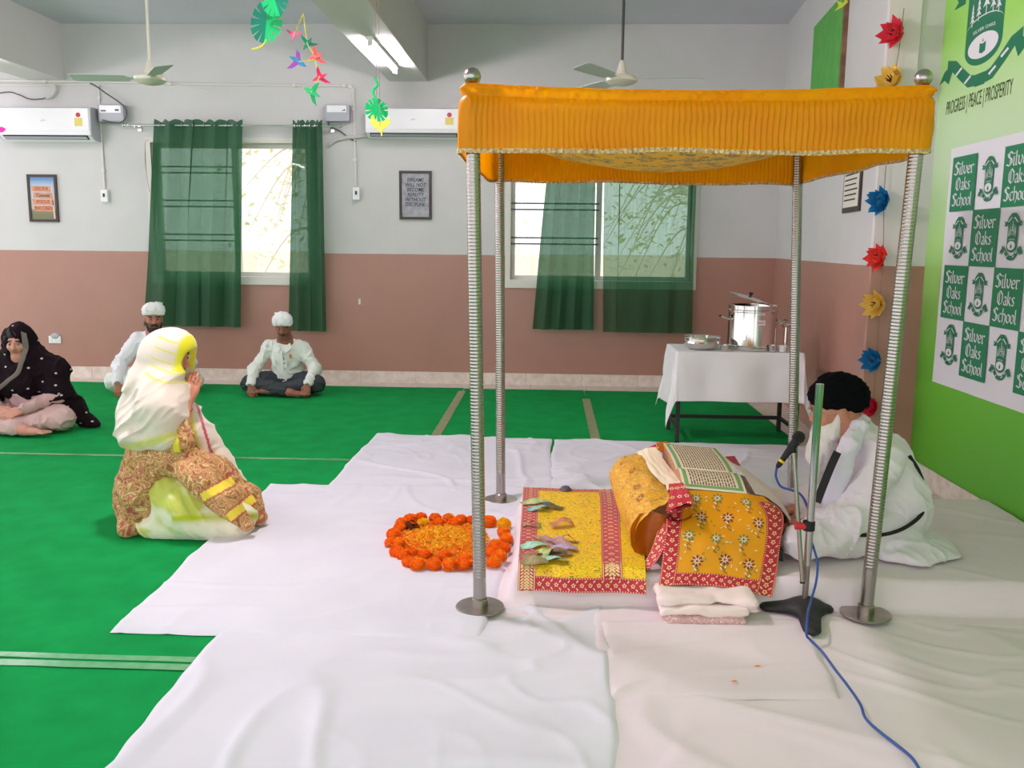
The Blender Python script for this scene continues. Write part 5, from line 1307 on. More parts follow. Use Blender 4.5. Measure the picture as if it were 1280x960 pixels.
for (zx, zy), g_ in FLW:
    u, v = fc.find(740+zx/3.554, 530+zy/3.554)
    for q in range(8):
        a = 2*PI*q/8; fc.decal(E2 if g_ else E1, ell_pts(.75*math.cos(a), .75*math.sin(a), .34, .15, a, 6), u, v, .026, 0, .0022)
        fc.decal(E3, ell_pts(.40*math.cos(a+.39), .40*math.sin(a+.39), .26, .10, a+.39, 6), u, v, .026, 0, .0024)
    fc.decal(E1, ell_pts(0, 0, .18, .18, 0, 8), u, v, .026, 0, .0028)
    # stem and leaves
    for q in range(5):
        vv = v+.035+.022*q; uu = u+.012*math.sin(q*1.1+zx)
        if vv < .83 and .17 < uu < .83:
            fc.decal(E4, [(-.12, -.5), (.12, -.5), (.12, .5), (-.12, .5)], uu, vv, .014, .3*math.sin(q+zx), .0020)
            fc.decal(E3 if q % 2 else E4, ell_pts(.5, 0, .55, .2, .4, 6), uu, vv, .017, (q % 2)*PI+.4, .0020)
for k in range(70):
    u, v = R.uniform(.17, .83), R.uniform(.04, .82); fc.decal(E3 if k % 3 else E2, ell_pts(0, 0, .6, .22, 0, 6), u, v, .013, R.uniform(0, PI), .0019)
for mb, m, n in ((E1, M_maroon, 'maroon'), (E2, M_leafth, 'green'), (E3, M_silver, 'silver'), (E4, mat('olive_thread', (150, 112, 40), .6), 'olive')): tag(obj('%s_embroidery' % n, mb, m, fld, smooth=False, fix=False), kind='stuff')

# ---- cloth turned back over the left of the book
yd = Surf(pnet([[(824, 557, 4.58), (803, 564, 4.57), (787, 568, 4.55), (771, 576, 4.5), (763, 590, 4.46), (768, 614, 4.42)],
                [(812, 572, 4.42), (797, 572, 4.40), (781, 578, 4.36), (768, 590, 4.33), (766, 608, 4.30), (774, 636, 4.26)],
                [(822, 592, 4.2), (806, 594, 4.16), (791, 601, 4.12), (778, 612, 4.10), (775, 630, 4.08), (783, 662, 4.02)],
                [(832, 608, 4.0), (818, 614, 3.95), (804, 622, 3.92), (792, 634, 3.90), (786, 650, 3.88), (789, 676, 3.84)],
                [(840, 624, 3.86), (829, 631, 3.82), (817, 638, 3.80), (805, 645, 3.78), (796, 656, 3.76), (793, 678, 3.74)]]), .007, 11, 9)
yt = thing('turned_back_cloth', 'gold brocade cloth turned back in folds at the left of the book', 'cloth', tuple(yd.base(np.array([1.0]), np.array([.6]))[0]))
obj('fabric', yd.grid(50, 60), M_broc2, yt, angle=180, fix=False)
E5 = MB()
for zx, zy in ((175, 250), (300, 470), (340, 580), (255, 310)):
    u, v = yd.find(755+zx/7.38, 545+zy/7.38)
    for q in range(8): yd.decal(E5, ell_pts(.7*math.cos(2*PI*q/8), .7*math.sin(2*PI*q/8), .3, .14, 2*PI*q/8, 6), u, v, .024, 0, .003)
tag(obj('embroidery', E5, M_maroon, yt, smooth=False, fix=False), kind='stuff')
# red border flap and its curled end
rf = Surf(pnet([[(836, 606, 3.92), (854, 604, 3.91)], [(837, 618, 3.85), (860, 615, 3.84)], [(835, 630, 3.79), (866, 627, 3.78)], [(832, 640, 3.745), (866, 634, 3.745)]]), .002, 2, 5)
fo = obj('turned_border', rf.grid(20, 20, off=.004), M_bord, yt, angle=180, fix=False); th = MB()
for k in range(9):
    u, v = .16+.34*(k % 3), .18+.30*(k//3)
    for q in range(5): rf.decal(th, ell_pts(.7*math.cos(2*PI*q/5), .7*math.sin(2*PI*q/5), .42, .34, 2*PI*q/5, 6), u, v, .011, .2*k, .006)
tag(obj('embroidery', th, M_thread, fo, smooth=False, fix=False), kind='stuff')
loop = [(832, 640), (846, 634), (860, 629), (866, 636), (865, 645), (856, 650), (843, 651), (834, 648)]
cu = MB(); inn = MB()
A = []; Bq = []
for (x, y) in [tuple(p) for p in spline([(a, b, 0) for a, b in [(q[0], q[1]) for q in loop]], 5)] if False else [(p[0], p[1]) for p in spline([(a, b, 0) for a, b in loop+[loop[0]]], 5)]:
    A.append([D(x, y, 3.72), D(x, y, 3.79)]); cx_, cy_ = 849, 641; x2, y2 = x+(cx_-x)*.07, y+(cy_-y)*.12; Bq.append([D(x2, y2, 3.722), D(x2, y2, 3.79)])
obj('curled_border', cu.grid(A), M_bord, yt, angle=180); obj('curled_lining', inn.grid(Bq), M_sunder, yt, angle=180)
# hanging fold below it, lining outwards, with a strip of border
hf = Surf(pnet([[(800, 642, 3.80), (815, 640, 3.83), (830, 644, 3.82), (836, 652, 3.80)], [(790, 656, 3.76), (808, 656, 3.82), (824, 658, 3.80), (834, 668, 3.74)], [(788, 674, 3.73), (806, 676, 3.80), (820, 676, 3.78), (831, 684, 3.69)], [(793, 690, 3.69), (806, 695, 3.76), (815, 695, 3.74), (824, 700, 3.65)]]), .004, 7, 6)
obj('hanging_lining', hf.grid(24, 24), M_sunder, yt, angle=180, fix=False)
hb = Surf(pnet([[(822, 664, 3.735), (835, 654, 3.72)], [(816, 682, 3.70), (833, 676, 3.68)], [(806, 702, 3.66), (822, 700, 3.63)], [(792, 716, 3.63), (801, 722, 3.585)]]), .002, 7, 6)
border(hb, yt, 0, 1, 0, 1, 'v', nu=12, nv=24)
tp = Surf(pnet([[(820, 553, 4.64), (834, 552, 4.66), (847, 560, 4.64)], [(822, 562, 4.58), (832, 568, 4.56), (840, 566, 4.58)]]), .003, 4, 5)
obj('far_lining', tp.grid(14, 10), M_sunder, yt, angle=180, fix=False)
tb = Surf(pnet([[(806, 562, 4.62), (820, 556, 4.64)], [(797, 567, 4.58), (821, 563, 4.60)]]), 0, 4, 5)
obj('far_border', tb.grid(8, 6, off=.004), M_bord, yt, angle=180, fix=False)
cr = Surf(pnet([[(797, 568, 4.53), (809, 563, 4.54), (820, 562, 4.54)], [(808, 585, 4.32), (820, 582, 4.34), (832, 582, 4.36)], [(820, 600, 4.12), (832, 597, 4.15), (843, 595, 4.20)], [(829, 609, 3.99), (842, 605, 4.02), (858, 601, 4.08)], [(836, 609, 3.955), (850, 609, 3.955), (862, 604, 4.0)]]), .003, 9, 9)
tag(obj('cream_cloth', cr.grid(26, 40, off=.014), mat('cream_cotton', (240, 222, 196), .85, bump=.2, bscale=80), loc=tuple(cr.base(np.array([.5]), np.array([.5]))[0]), angle=180, fix=False), 'cream folded strip of cloth lying along the left page edge', 'cloth')
# dark foot that shows under the pink flap
q = D(975, 702, 3.80); tag(obj('stand_foot', MB().prism([tuple(D(x, y, 3.80)) for x, y in ((970, 690), (978, 686), (980, 712), (976, 717), (970, 716))], (0, .05, 0)), mat('dark_green_wood', (52, 62, 60), .5), loc=tuple(q), smooth=False), 'dark wooden stand foot showing beside the red border', 'stand')

# ---- folded white cloth before the platform
M_foldp = brocade('folded_print', (214, 176, 176), (160, 60, 80), (200, 150, 150), (236, 214, 210), 60)
ft2 = thing('folded_cloth', 'folded white cotton bundle with a printed edge in front of the platform', 'cloth', (.66, 3.47, .02))
def soft_box(lo, hi, r, seed, amp, h=.008):
    S = SDF(np.array(lo)-.03, np.array(hi)+.03, h); c = (np.array(lo)+np.array(hi))/2; b = (np.array(hi)-np.array(lo))/2-r
    qx, qy, qz = np.abs(S.X-c[0])-b[0], np.abs(S.Y-c[1])-b[1], np.abs(S.Z-c[2])-b[2]
    S.d = np.sqrt(np.maximum(qx, 0)**2+np.maximum(qy, 0)**2+np.maximum(qz, 0)**2)+np.minimum(np.maximum(qx, np.maximum(qy, qz)), 0)-r
    S.d += amp*(noise(S.X*12, S.Y*12, S.Z*20, seed)+.5*noise(S.X*26, S.Y*26, S.Z*40, seed+1)); return S
obj('printed_layer', soft_box((.475, 3.385, .022), (.80, 3.56, .05), .012, 3, .007).mesh(), M_foldp, ft2, angle=180, fix=False)
obj('white_layer', soft_box((.462, 3.395, .050), (.82, 3.57, .088), .016, 4, .011).mesh(), M_pinkw, ft2, angle=180, fix=False)
S = soft_box((.455, 3.42, .085), (.845, 3.575, .118), .015, 5, .013); S.cone((.80, 3.45, .085), (.875, 3.44, .04), .025, .012, .03); obj('top_layer', S.mesh(), M_pinkw, ft2, angle=180, fix=False)

# ---- marigold ring
def marigold_mesh(seed, m1, m2):
    R = random.Random(seed); mb = MB(); mi = []
    r = .032
    for k in range(150):
        z = 1-1.55*(k+.5)/150; a = k*2.39996; rr = math.sqrt(max(0, 1-z*z)); n = Vector((rr*math.cos(a), rr*math.sin(a), z)); t = Vector((-math.sin(a), math.cos(a), 0))
        b = n.cross(t); c = n*r*R.uniform(.80, .95); l = r*R.uniform(.24, .34); w = r*R.uniform(.22, .32); o = n*l*.75; k2 = R.uniform(-.5, .5)
        t = (t+b*k2).normalized(); b = n.cross(t)
        P = [c-b*l*.3-t*w*.6, c-b*l*.3+t*w*.6, c+o+t*w-b*l*.2, c+o*1.25-b*l*.1, c+o-t*w-b*l*.2]
        q = len(mb.v); mb.v += [(p.x, p.y, p.z*.82+r*.62) for p in P]; mb.f.append((q, q+1, q+2, q+3, q+4)); mi.append(0 if R.random() < .7 else 1)
    s0 = len(mb.f); mb.sphere((0, 0, r*.62), (r*.82, r*.82, r*.66), 12, 8); mi += [0]*(len(mb.f)-s0)
    o = obj('marigold', mb, [m1, m2], smooth=False, fix=False); o.data.polygons.foreach_set('material_index', mi); me = o.data; bpy.data.objects.remove(o); return me
MO = mat('marigold_orange', (255, 138, 8), .7, trans=.2); MO2 = mat('marigold_deep', (248, 108, 4), .7, trans=.2); MY = mat('marigold_amber', (252, 172, 12), .7, trans=.2); MY2 = mat('marigold_yellow', (252, 206, 20), .7, trans=.2); MBr = mat('marigold_dried', (104, 52, 20), .8)
MG_ = {'o': marigold_mesh(1, MO, MO2), 'a': marigold_mesh(2, MO, MY), 'y': marigold_mesh(3, MY2, MY), 'd': marigold_mesh(4, MBr, MO2)}
HEADS = [(135, 320, 'o'), (180, 395, 'o'), (285, 485, 'o'), (380, 510, 'a'), (515, 505, 'o'), (658, 512, 'a'), (785, 520, 'o'), (870, 495, 'a'), (1040, 500, 'a'), (1095, 445, 'a'), (1135, 365, 'o'), (1155, 285, 'a'), (1135, 215, 'a'), (1135, 148, 'y'), (1005, 125, 'o'), (850, 118, 'o'), (760, 112, 'o'), (640, 100, 'a'), (530, 95, 'o'), (565, 145, 'o'), (400, 100, 'o'), (418, 145, 'y'), (310, 112, 'o'), (230, 135, 'o'), (310, 178, 'd'), (205, 188, 'o'), (155, 240, 'o'), (245, 425, 'o'), (310, 405, 'o'), (435, 430, 'o'), (620, 440, 'o'), (795, 455, 'a'), (1040, 400, 'o'), (1065, 335, 'a'), (700, 148, 'o'), (205, 330, 'a')]
ORD = ['first', 'second', 'third', 'fourth', 'fifth', 'sixth', 'seventh', 'eighth', 'ninth', 'tenth', 'eleventh', 'twelfth', 'thirteenth', 'fourteenth', 'fifteenth']
def ring_side(zx, zy):
    a, b = (zx-640)/520, (zy-310)/215
    if abs(b) >= abs(a)*.9: return ('near' if b > 0 else 'far', zx)
    return ('right end' if a > 0 else 'left end', zy)
SIDES = {}
for k, (zx, zy, c) in enumerate(HEADS): SIDES.setdefault(ring_side(zx, zy)[0], []).append((ring_side(zx, zy)[1], k))
for v in SIDES.values(): v.sort()
for k, (zx, zy, c) in enumerate(HEADS):
    p = G(470+zx/7.11, 635+zy/7.11+4.5, .028); o = bpy.data.objects.new('marigold', MG_[c]); COL.objects.link(o); o.location = (p[0], p[1], .030); R = random.Random(k)
    o.rotation_euler = (R.uniform(-.25, .25), R.uniform(-.25, .25), R.uniform(0, 6)); s = R.uniform(.94, 1.12); o.scale = (s, s, s)
    sd = ring_side(zx, zy)[0]; n = [q[1] for q in SIDES[sd]].index(k); col = {'o': 'orange', 'a': 'amber orange', 'y': 'yellow', 'd': 'dried brown'}[c]
    lab = '%s marigold head, %s from the %s along the %s of the flower ring' % (col, ORD[n], 'left' if sd in ('near', 'far') else 'back', sd+' side' if sd in ('near', 'far') else sd)
    tag(o, lab, 'flower', 'marigold heads of the flower ring')
pb = MB(); mi = []; R = random.Random(8); c0 = G(552, 677, .03)
for k in range(5200):
    a = R.uniform(0, 2*PI); q = math.sqrt(R.random()); x = c0[0]+.235*q*math.cos(a); y = c0[1]+.31*q*math.sin(a); z = .038+.022*(1-q*q)+R.uniform(0, .006)
    d = Vector((R.gauss(0, 1), R.gauss(0, 1), R.uniform(-.3, .8))).normalized(); s = d.cross(Vector((R.gauss(0, 1), R.gauss(0, 1), 1.5))).normalized(); l = R.uniform(.007, .014); w = l*.35; p = Vector((x, y, z))
    o = len(pb.v); pb.v += [tuple(p-d*l), tuple(p+s*w), tuple(p+d*l), tuple(p-s*w)]; pb.f.append((o, o+1, o+2, o+3))
    yv = R.random() < (.75 if q < .55 else .2); mi.append((2 if R.random() < .6 else 1) if yv else (0 if R.random() < .7 else 1))
q0 = len(pb.f); pb.sphere((c0[0], c0[1], .030), (.228, .30, .024), 30, 8); mi += [1]*(len(pb.f)-q0)
o = obj('petal_bed', pb, [MO, MY, MY2], loc=(c0[0], c0[1], .03), smooth=False, fix=False); o.data.polygons.foreach_set('material_index', mi); tag(o, 'bed of loose orange and yellow petals inside the marigold ring', 'petals', kind='stuff')
for k, (px, py, lab) in enumerate(((947, 833, 'stray orange petal on the right white sheet, farther one'), (918, 852, 'stray orange petal on the right white sheet, nearer one'))):
    p = G(px, py, .034); tag(obj('petal', MB().add([(p[0]-.014, p[1], p[2]), (p[0], p[1]+.006, p[2]+.003), (p[0]+.014, p[1]+.002, p[2]+.001), (p[0], p[1]-.006, p[2]+.002)], [(0, 1, 2, 3)]), MO, loc=tuple(p), smooth=False, fix=False), lab, 'petal', 'stray petals')

# ---- microphone on its stand, blue cable
M_castb = mat('cast_black', (34, 33, 36), .6, bump=.2, bscale=60); M_chr2 = mat('stand_chrome', (190, 192, 194), .14, metal=1.0); M_rubber = mat('black_rubber', (20, 20, 21), .7)
M_cabl = mat('blue_cable', (40, 78, 156), .45)
mc = np.array((1.077, 3.535, .02)); ms = thing('microphone_stand', 'chrome microphone stand with a black three-lobed base', 'stand', tuple(mc))
S = SDF((.86, 3.28, .0), (1.3, 3.72, .12), .008)
for px, py in ((960, 757), (1031, 760), (1015, 786)):
    p = G(px, py, .04); S.cone((mc[0], mc[1], .05), (p[0], p[1], .036), .054, .036, .05, flat=((0, 0, 1), 1.9))
S.cone((mc[0], mc[1], .04), (mc[0], mc[1], .062), .035, .028, .015); S.floor(.022)
obj('base', S.mesh(), M_castb, ms, angle=180, fix=False)
tp_, lw, mdp = D(1025, 480, 3.505), D(1005, 762, 3.535), D(1013, 650, 3.522)
obj('collar', MB().lathe([(.0001, 0), (.026, 0), (.026, .006), (.016, .012), (.0001, .012)], tuple(lw+np.array((0, 0, -.004))), 20), M_steel2, ms)
obj('lower_tube', MB().tube([tuple(lw), tuple(mdp)], .0125, 16), M_steel2, ms); obj('upper_tube', MB().tube([tuple(D(1009, 706, 3.526)), tuple(tp_)], .0155, 18), M_chr2, ms)
cl = D(1011, 657, 3.52); ax_ = (tp_-lw)/np.linalg.norm(tp_-lw)
obj('clamp', MB().tube([tuple(cl-ax_*.018), tuple(cl+ax_*.018)], .024, 16), M_rubber, ms)
kb = D(1001, 657, 3.515); obj('clamp_knob', MB().tube([tuple(kb+np.array((-.022, 0, 0))), tuple(kb+np.array((.018, 0, -.002)))], [.017, .013], 10), mat('red_plastic', (206, 40, 56), .4), ms)
b0, b1 = D(1003, 727, 3.50), D(992, 566, 3.55)
bm_ = obj('boom', MB().tube([tuple(b0), tuple(b1)], .009, 12), M_steel, ms); obj('boom_tip', MB().tube([tuple(b0+(b0-b1)*.012), tuple(b0)], .0105, 10), M_rubber, bm_)
mh, mt_ = D(1003, 540, 3.56), D(973, 582, 3.58); ad = (mh-mt_)/np.linalg.norm(mh-mt_)
obj('clip', MB().tube([tuple(b1), tuple(D(991, 556, 3.57))], .012, 10).tube([tuple(mt_+(mh-mt_)*.52), tuple(mt_+(mh-mt_)*.68)], .017, 14), M_rubber, ms)
mk = thing('microphone', 'black handheld microphone with a yellow ring pointing at the reader', 'microphone', tuple(mt_))
Lm = np.linalg.norm(mh-mt_); hd = lambda f: tuple(mt_+(mh-mt_)*f)
obj('handle', MB().tube([hd(f) for f in (.16, .3, .6, .74)], [.0115, .013, .0155, .018], 16), M_rubber, mk)
obj('grille', MB().tube([hd(f) for f in (.74, .77, .84, .92, .98, 1.0)], [.019, .023, .025, .023, .014, .002], 18), mat('mic_grille', (44, 44, 46), .4, metal=.6, bump=.8, bscale=400), mk)
obj('yellow_ring', MB().tube([hd(.11), hd(.17)], .0135, 16), mat('yellow_ring', (226, 196, 40), .5), mk); obj('plug', MB().tube([hd(f) for f in (-.06, 0, .11)], [.006, .0105, .0125], 14), M_rubber, mk)
CP = [D(971, 584, 3.58), D(970, 596, 3.585), D(976, 608, 3.585), D(987, 612, 3.575), D(998, 616, 3.565), D(1006, 626, 3.555), D(1012, 645, 3.557), D(1013, 670, 3.557), D(1018, 688, 3.52), D(1022, 705, 3.495), D(1020, 728, 3.485), D(1014, 750, 3.475), G(1010, 766, .112), G(1009, 777, .098), G(1008, 788, .078), G(1008.5, 795, .05), G(1012, 799, .043), G(1028, 815, .043), G(1043, 836, .043), G(1058, 855, .043), G(1075, 880, .043), G(1082, 898, .043), G(1100, 915, .043), G(1122, 932, .043), G(1142, 950, .043), G(1155, 975, .043), G(1165, 1010, .043)]
tag(obj('microphone_cable', MB().tube(spline(CP, 6), .0048, 8), M_cabl, loc=tuple(CP[-1])), 'blue microphone cable trailing down the stand and over the sheet', 'cable')
# ================================================================ people
def paint_mat(name, rough=.6, sheen=0.0, bump=0.0, bscale=80, trans=0.0, spec=.4, sub=0.0):
    if name in MATS: return MATS[name]
    m = mat(name, (200, 200, 200), rough, sheen=sheen, bump=bump, bscale=bscale, spec=spec, bdist=.004)
    nt = m.node_tree; b = nt.nodes['Principled BSDF']; a = nt.nodes.new('ShaderNodeVertexColor'); a.layer_name = 'Col'
    nt.links.new(a.outputs['Color'], b.inputs['Base Color'])
    if sub: b.inputs['Subsurface Weight'].default_value = sub; b.inputs['Subsurface Radius'].default_value = (.012, .005, .003)
    return m
def paint(o, fn):
    me = o.data; n = len(me.vertices); V = np.zeros(n*3); me.vertices.foreach_get('co', V); V = V.reshape(-1, 3)+np.array(wloc(o))
    Q = fn(V); C = np.ones((n, 4)); C[:, :Q.shape[1]] = Q; ca = me.color_attributes.new('Col', 'FLOAT_COLOR', 'POINT'); ca.data.foreach_set('color', C.ravel())
def tunic_mat():
    m = paint_mat('tunic_cotton', .75, bump=.2, bscale=120); nt = m.node_tree; b = nt.nodes['Principled BSDF']; a = [q for q in nt.nodes if q.type == 'VERTEX_COLOR'][0]
    tc = nt.nodes.new('ShaderNodeTexCoord'); n = nt.nodes.new('ShaderNodeTexNoise'); n.inputs['Scale'].default_value = 17; n.inputs['Detail'].default_value = 1.0; n.inputs['Distortion'].default_value = 1.3; nt.links.new(tc.outputs['Object'], n.inputs['Vector'])
    r = nt.nodes.new('ShaderNodeValToRGB'); e = r.color_ramp.elements; e[0].position = .30; e[0].color = lin((136, 96, 52)); e[1].position = .70; e[1].color = lin((176, 84, 84))
    for p, c in ((.37, (206, 160, 100)), (.41, (150, 104, 60)), (.45, (196, 146, 84)), (.49, (232, 206, 150)), (.52, (170, 112, 70)), (.56, (206, 130, 104)), (.60, (220, 176, 110)), (.64, (150, 110, 60))): q = e.new(p); q.color = lin(c)
    nt.links.new(n.outputs['Fac'], r.inputs[0]); mx = nt.nodes.new('ShaderNodeMix'); mx.data_type = 'RGBA'
    nt.links.new(a.outputs['Alpha'], mx.inputs['Factor']); nt.links.new(r.outputs[0], mx.inputs['A']); nt.links.new(a.outputs['Color'], mx.inputs['B']); nt.links.new(mx.outputs['Result'], b.inputs['Base Color'])
    return m
def L3(c): return np.array(lin(c)[:3])
def to_px(V):
    p = V-CAM; z = p @ _f; return 640+FPX*(p @ CR)/z, 480+FPX*(p @ CD)/z
def frame(fw, up=(0, 0, 1)):
    f = np.array(fw, float); f /= np.linalg.norm(f); u = np.array(up, float); u -= f*(u@f); u /= np.linalg.norm(u); r = np.cross(f, u); return np.stack([r, f, u], 1)   # columns: right, forward, up
def head(S, c, F, sc=1.0, jaw=1.0, k=.014, neck=True, ears=True):
    c = np.array(c); P = lambda x, y, z: c+F@np.array((x, y, z))*sc
    S.ell(P(0, -.014, .030), np.array((.074, .094, .090))*sc, k, F); S.ell(P(0, .030, -.040), np.array((.058*jaw, .062, .074))*sc, .03, F)
    S.cone(P(-.018, .062, -.094), P(.018, .062, -.094), .022*sc, .022*sc, .02); S.cone(P(-.030, .076, .036), P(.030, .076, .036), .013*sc, .013*sc, .014)
    for s in (-1, 1):
        S.ell(P(s*.038, .058, -.018), np.array((.026, .026, .028))*sc, .02, F)
    for s in (-1, 1): S.ell(P(s*.031, .098, .012), np.array((.019, .015, .0075))*sc, .009, F, sub=True)
    S.cone(P(0, .084, .020), P(0, .107, -.020), .0085*sc, .0125*sc, .010); S.ell(P(-.012, .094, -.024), np.array((.008, .009, .007))*sc, .006, F); S.ell(P(.012, .094, -.024), np.array((.008, .009, .007))*sc, .006, F)
    S.cone(P(-.019, .078, -.050), P(.019, .078, -.050), .0085*sc, .0085*sc, .008); S.cone(P(0, .084, -.047), P(0, .084, -.056), .009*sc, .009*sc, .008)
    S.cone(P(-.022, .094, -.0512), P(.022, .094, -.0512), .0012*sc, .0012*sc, .002)
    if ears:
        for s in (-1, 1): S.ell(P(s*.075, -.012, -.005), np.array((.011, .020, .032))*sc, .010, F)
    if neck: S.cone(P(0, -.024, -.05), P(0, -.050, -.155), .047*sc, .051*sc, .02)
def eyes(c, F, parent, sc=1.0, closed=False):
    c = np.array(c); P = lambda x, y, z: c+F@np.array((x, y, z))*sc
    for s in (-1, 1):
        p = P(s*.031, .0735, .012)
        e = obj('eye', MB().sphere(tuple(p), .0125*sc, 14, 10), mat('eye_white', (128, 116, 108), .4), parent)
        q = P(s*.031, .0815, .009); obj('iris', MB().sphere(tuple(q), .0072*sc, 10, 8), mat('iris_dark', (36, 24, 18), .25), e)
def skin_paint(c, F, sc, base, brow=True, stub=None, lip=None):
    c = np.array(c)
    def fn(V):
        q = (V-c)@F/sc; x, y, z = np.abs(q[:, 0]), q[:, 1], q[:, 2]; C = np.tile(L3(base), (len(V), 1))
        C *= (1+.06*noise(V[:, 0]*60, V[:, 1]*60, V[:, 2]*60, 3))[:, None]
        if stub is not None:
            m = ((z < -.026) & (z > -.112) & (y > .035) & ~((z > -.035) & (x < .015))); C[m] = C[m]*.55+L3(stub)*.45
        m = (x < .024) & (y > .07) & (np.abs(z+.051) < .011); C[m] = C[m]*.35+L3(lip or (150, 78, 72))*.65
        if brow: m = (x > .012) & (x < .052) & (np.abs(z-.036+.25*(x-.03)) < .0055) & (y > .045); C[m] = L3((30, 24, 22))
        return C
    return fn
def hand(S, w, f, n, thumb, curl=(.35, .5, .4), L=1.0, spread=.10, k=.008, tcurl=.3):
    """w wrist, f direction of the palm, n direction the palm faces, thumb = vector towards the thumb side"""
    w = np.array(w, float); f = np.array(f, float); f /= np.linalg.norm(f); n = np.array(n, float); n -= f*(n@f); n /= np.linalg.norm(n)
    s = np.cross(f, n); s = s if s@np.array(thumb) > 0 else -s
    for i, (o, ln) in enumerate(((.030, .070), (.010, .080), (-.010, .074), (-.029, .058))):
        kn = w+(f*(.088-.006*abs(i-1))+s*o)*L; S.cone(w+f*.012*L+s*o*.5*L, kn, .0125*L, .0105*L, .014)
        p = kn; d = f+s*spread*(1.5-i)*.5; d /= np.linalg.norm(d); a = 0; r = .0095 if i < 3 else .0085
        for q, fr in enumerate((.44, .31, .25)):
            a += curl[q]; dd = d*math.cos(a)+n*math.sin(a); p2 = p+dd*ln*fr*L; S.cone(p, p2, r*L, (r-.0008)*L, .004); p = p2; r -= .0007
    t0 = w+(f*.022+s*.026)*L; d = (f*.72+s*.62+n*.32); d /= np.linalg.norm(d); t1 = t0+d*.042*L; d2 = f*.93+s*(.30-tcurl)+n*.30; d2 /= np.linalg.norm(d2); t2 = t1+d2*.034*L; t3 = t2+d2*.026*L
    S.chain([t0, t1, t2, t3], [.0145*L, .0118*L, .0102*L, .0085*L], .008)
def foot(S, heel, toe, r=.032, up=(0, 0, 1)):
    h, t = np.array(heel, float), np.array(toe, float); d = t-h; L = np.linalg.norm(d); d /= L; s = np.cross(d, up); s /= np.linalg.norm(s)
    S.cone(h, h+d*L*.45, r, r*.9, .02); S.cone(h+d*L*.4, h+d*L*.72, r*.95, r*.75, .02, flat=(up, 1.25))
    for k in range(5): o = s*(k-2)*.0155; b = h+d*L*(.70)+o; S.cone(b, h+d*L*(1.0-.035*abs(k-.5))+o*1.1-np.array(up)*.004, .0125, .0085 if k else .0115, .006)
def person(label, loc): return thing('person', label, 'person', loc)
def cloth_noise(a1, f1, a2, f2, seed, st=(1, 1, 1)):
    def fn(x, y, z):
        w = .05*noise(x*6, y*6, z*6, seed+2); x, y, z = x+w, y+w, z-w
        a = 1-np.abs(noise(x*f2*st[0], y*f2*st[1], z*f2*st[2], seed+5)); b = 1-np.abs(noise((x+z)*f2*1.5, y*f2*1.3, (z-x)*f2*.5, seed+8))
        return a1*noise(x*f1*st[0], y*f1*st[1], z*f1*st[2], seed)-1.5*a2*(a**3-.4)-.8*a2*(b**4-.3)
    return fn
SKIN = dict(rough=.5, spec=.35, sub=.12)

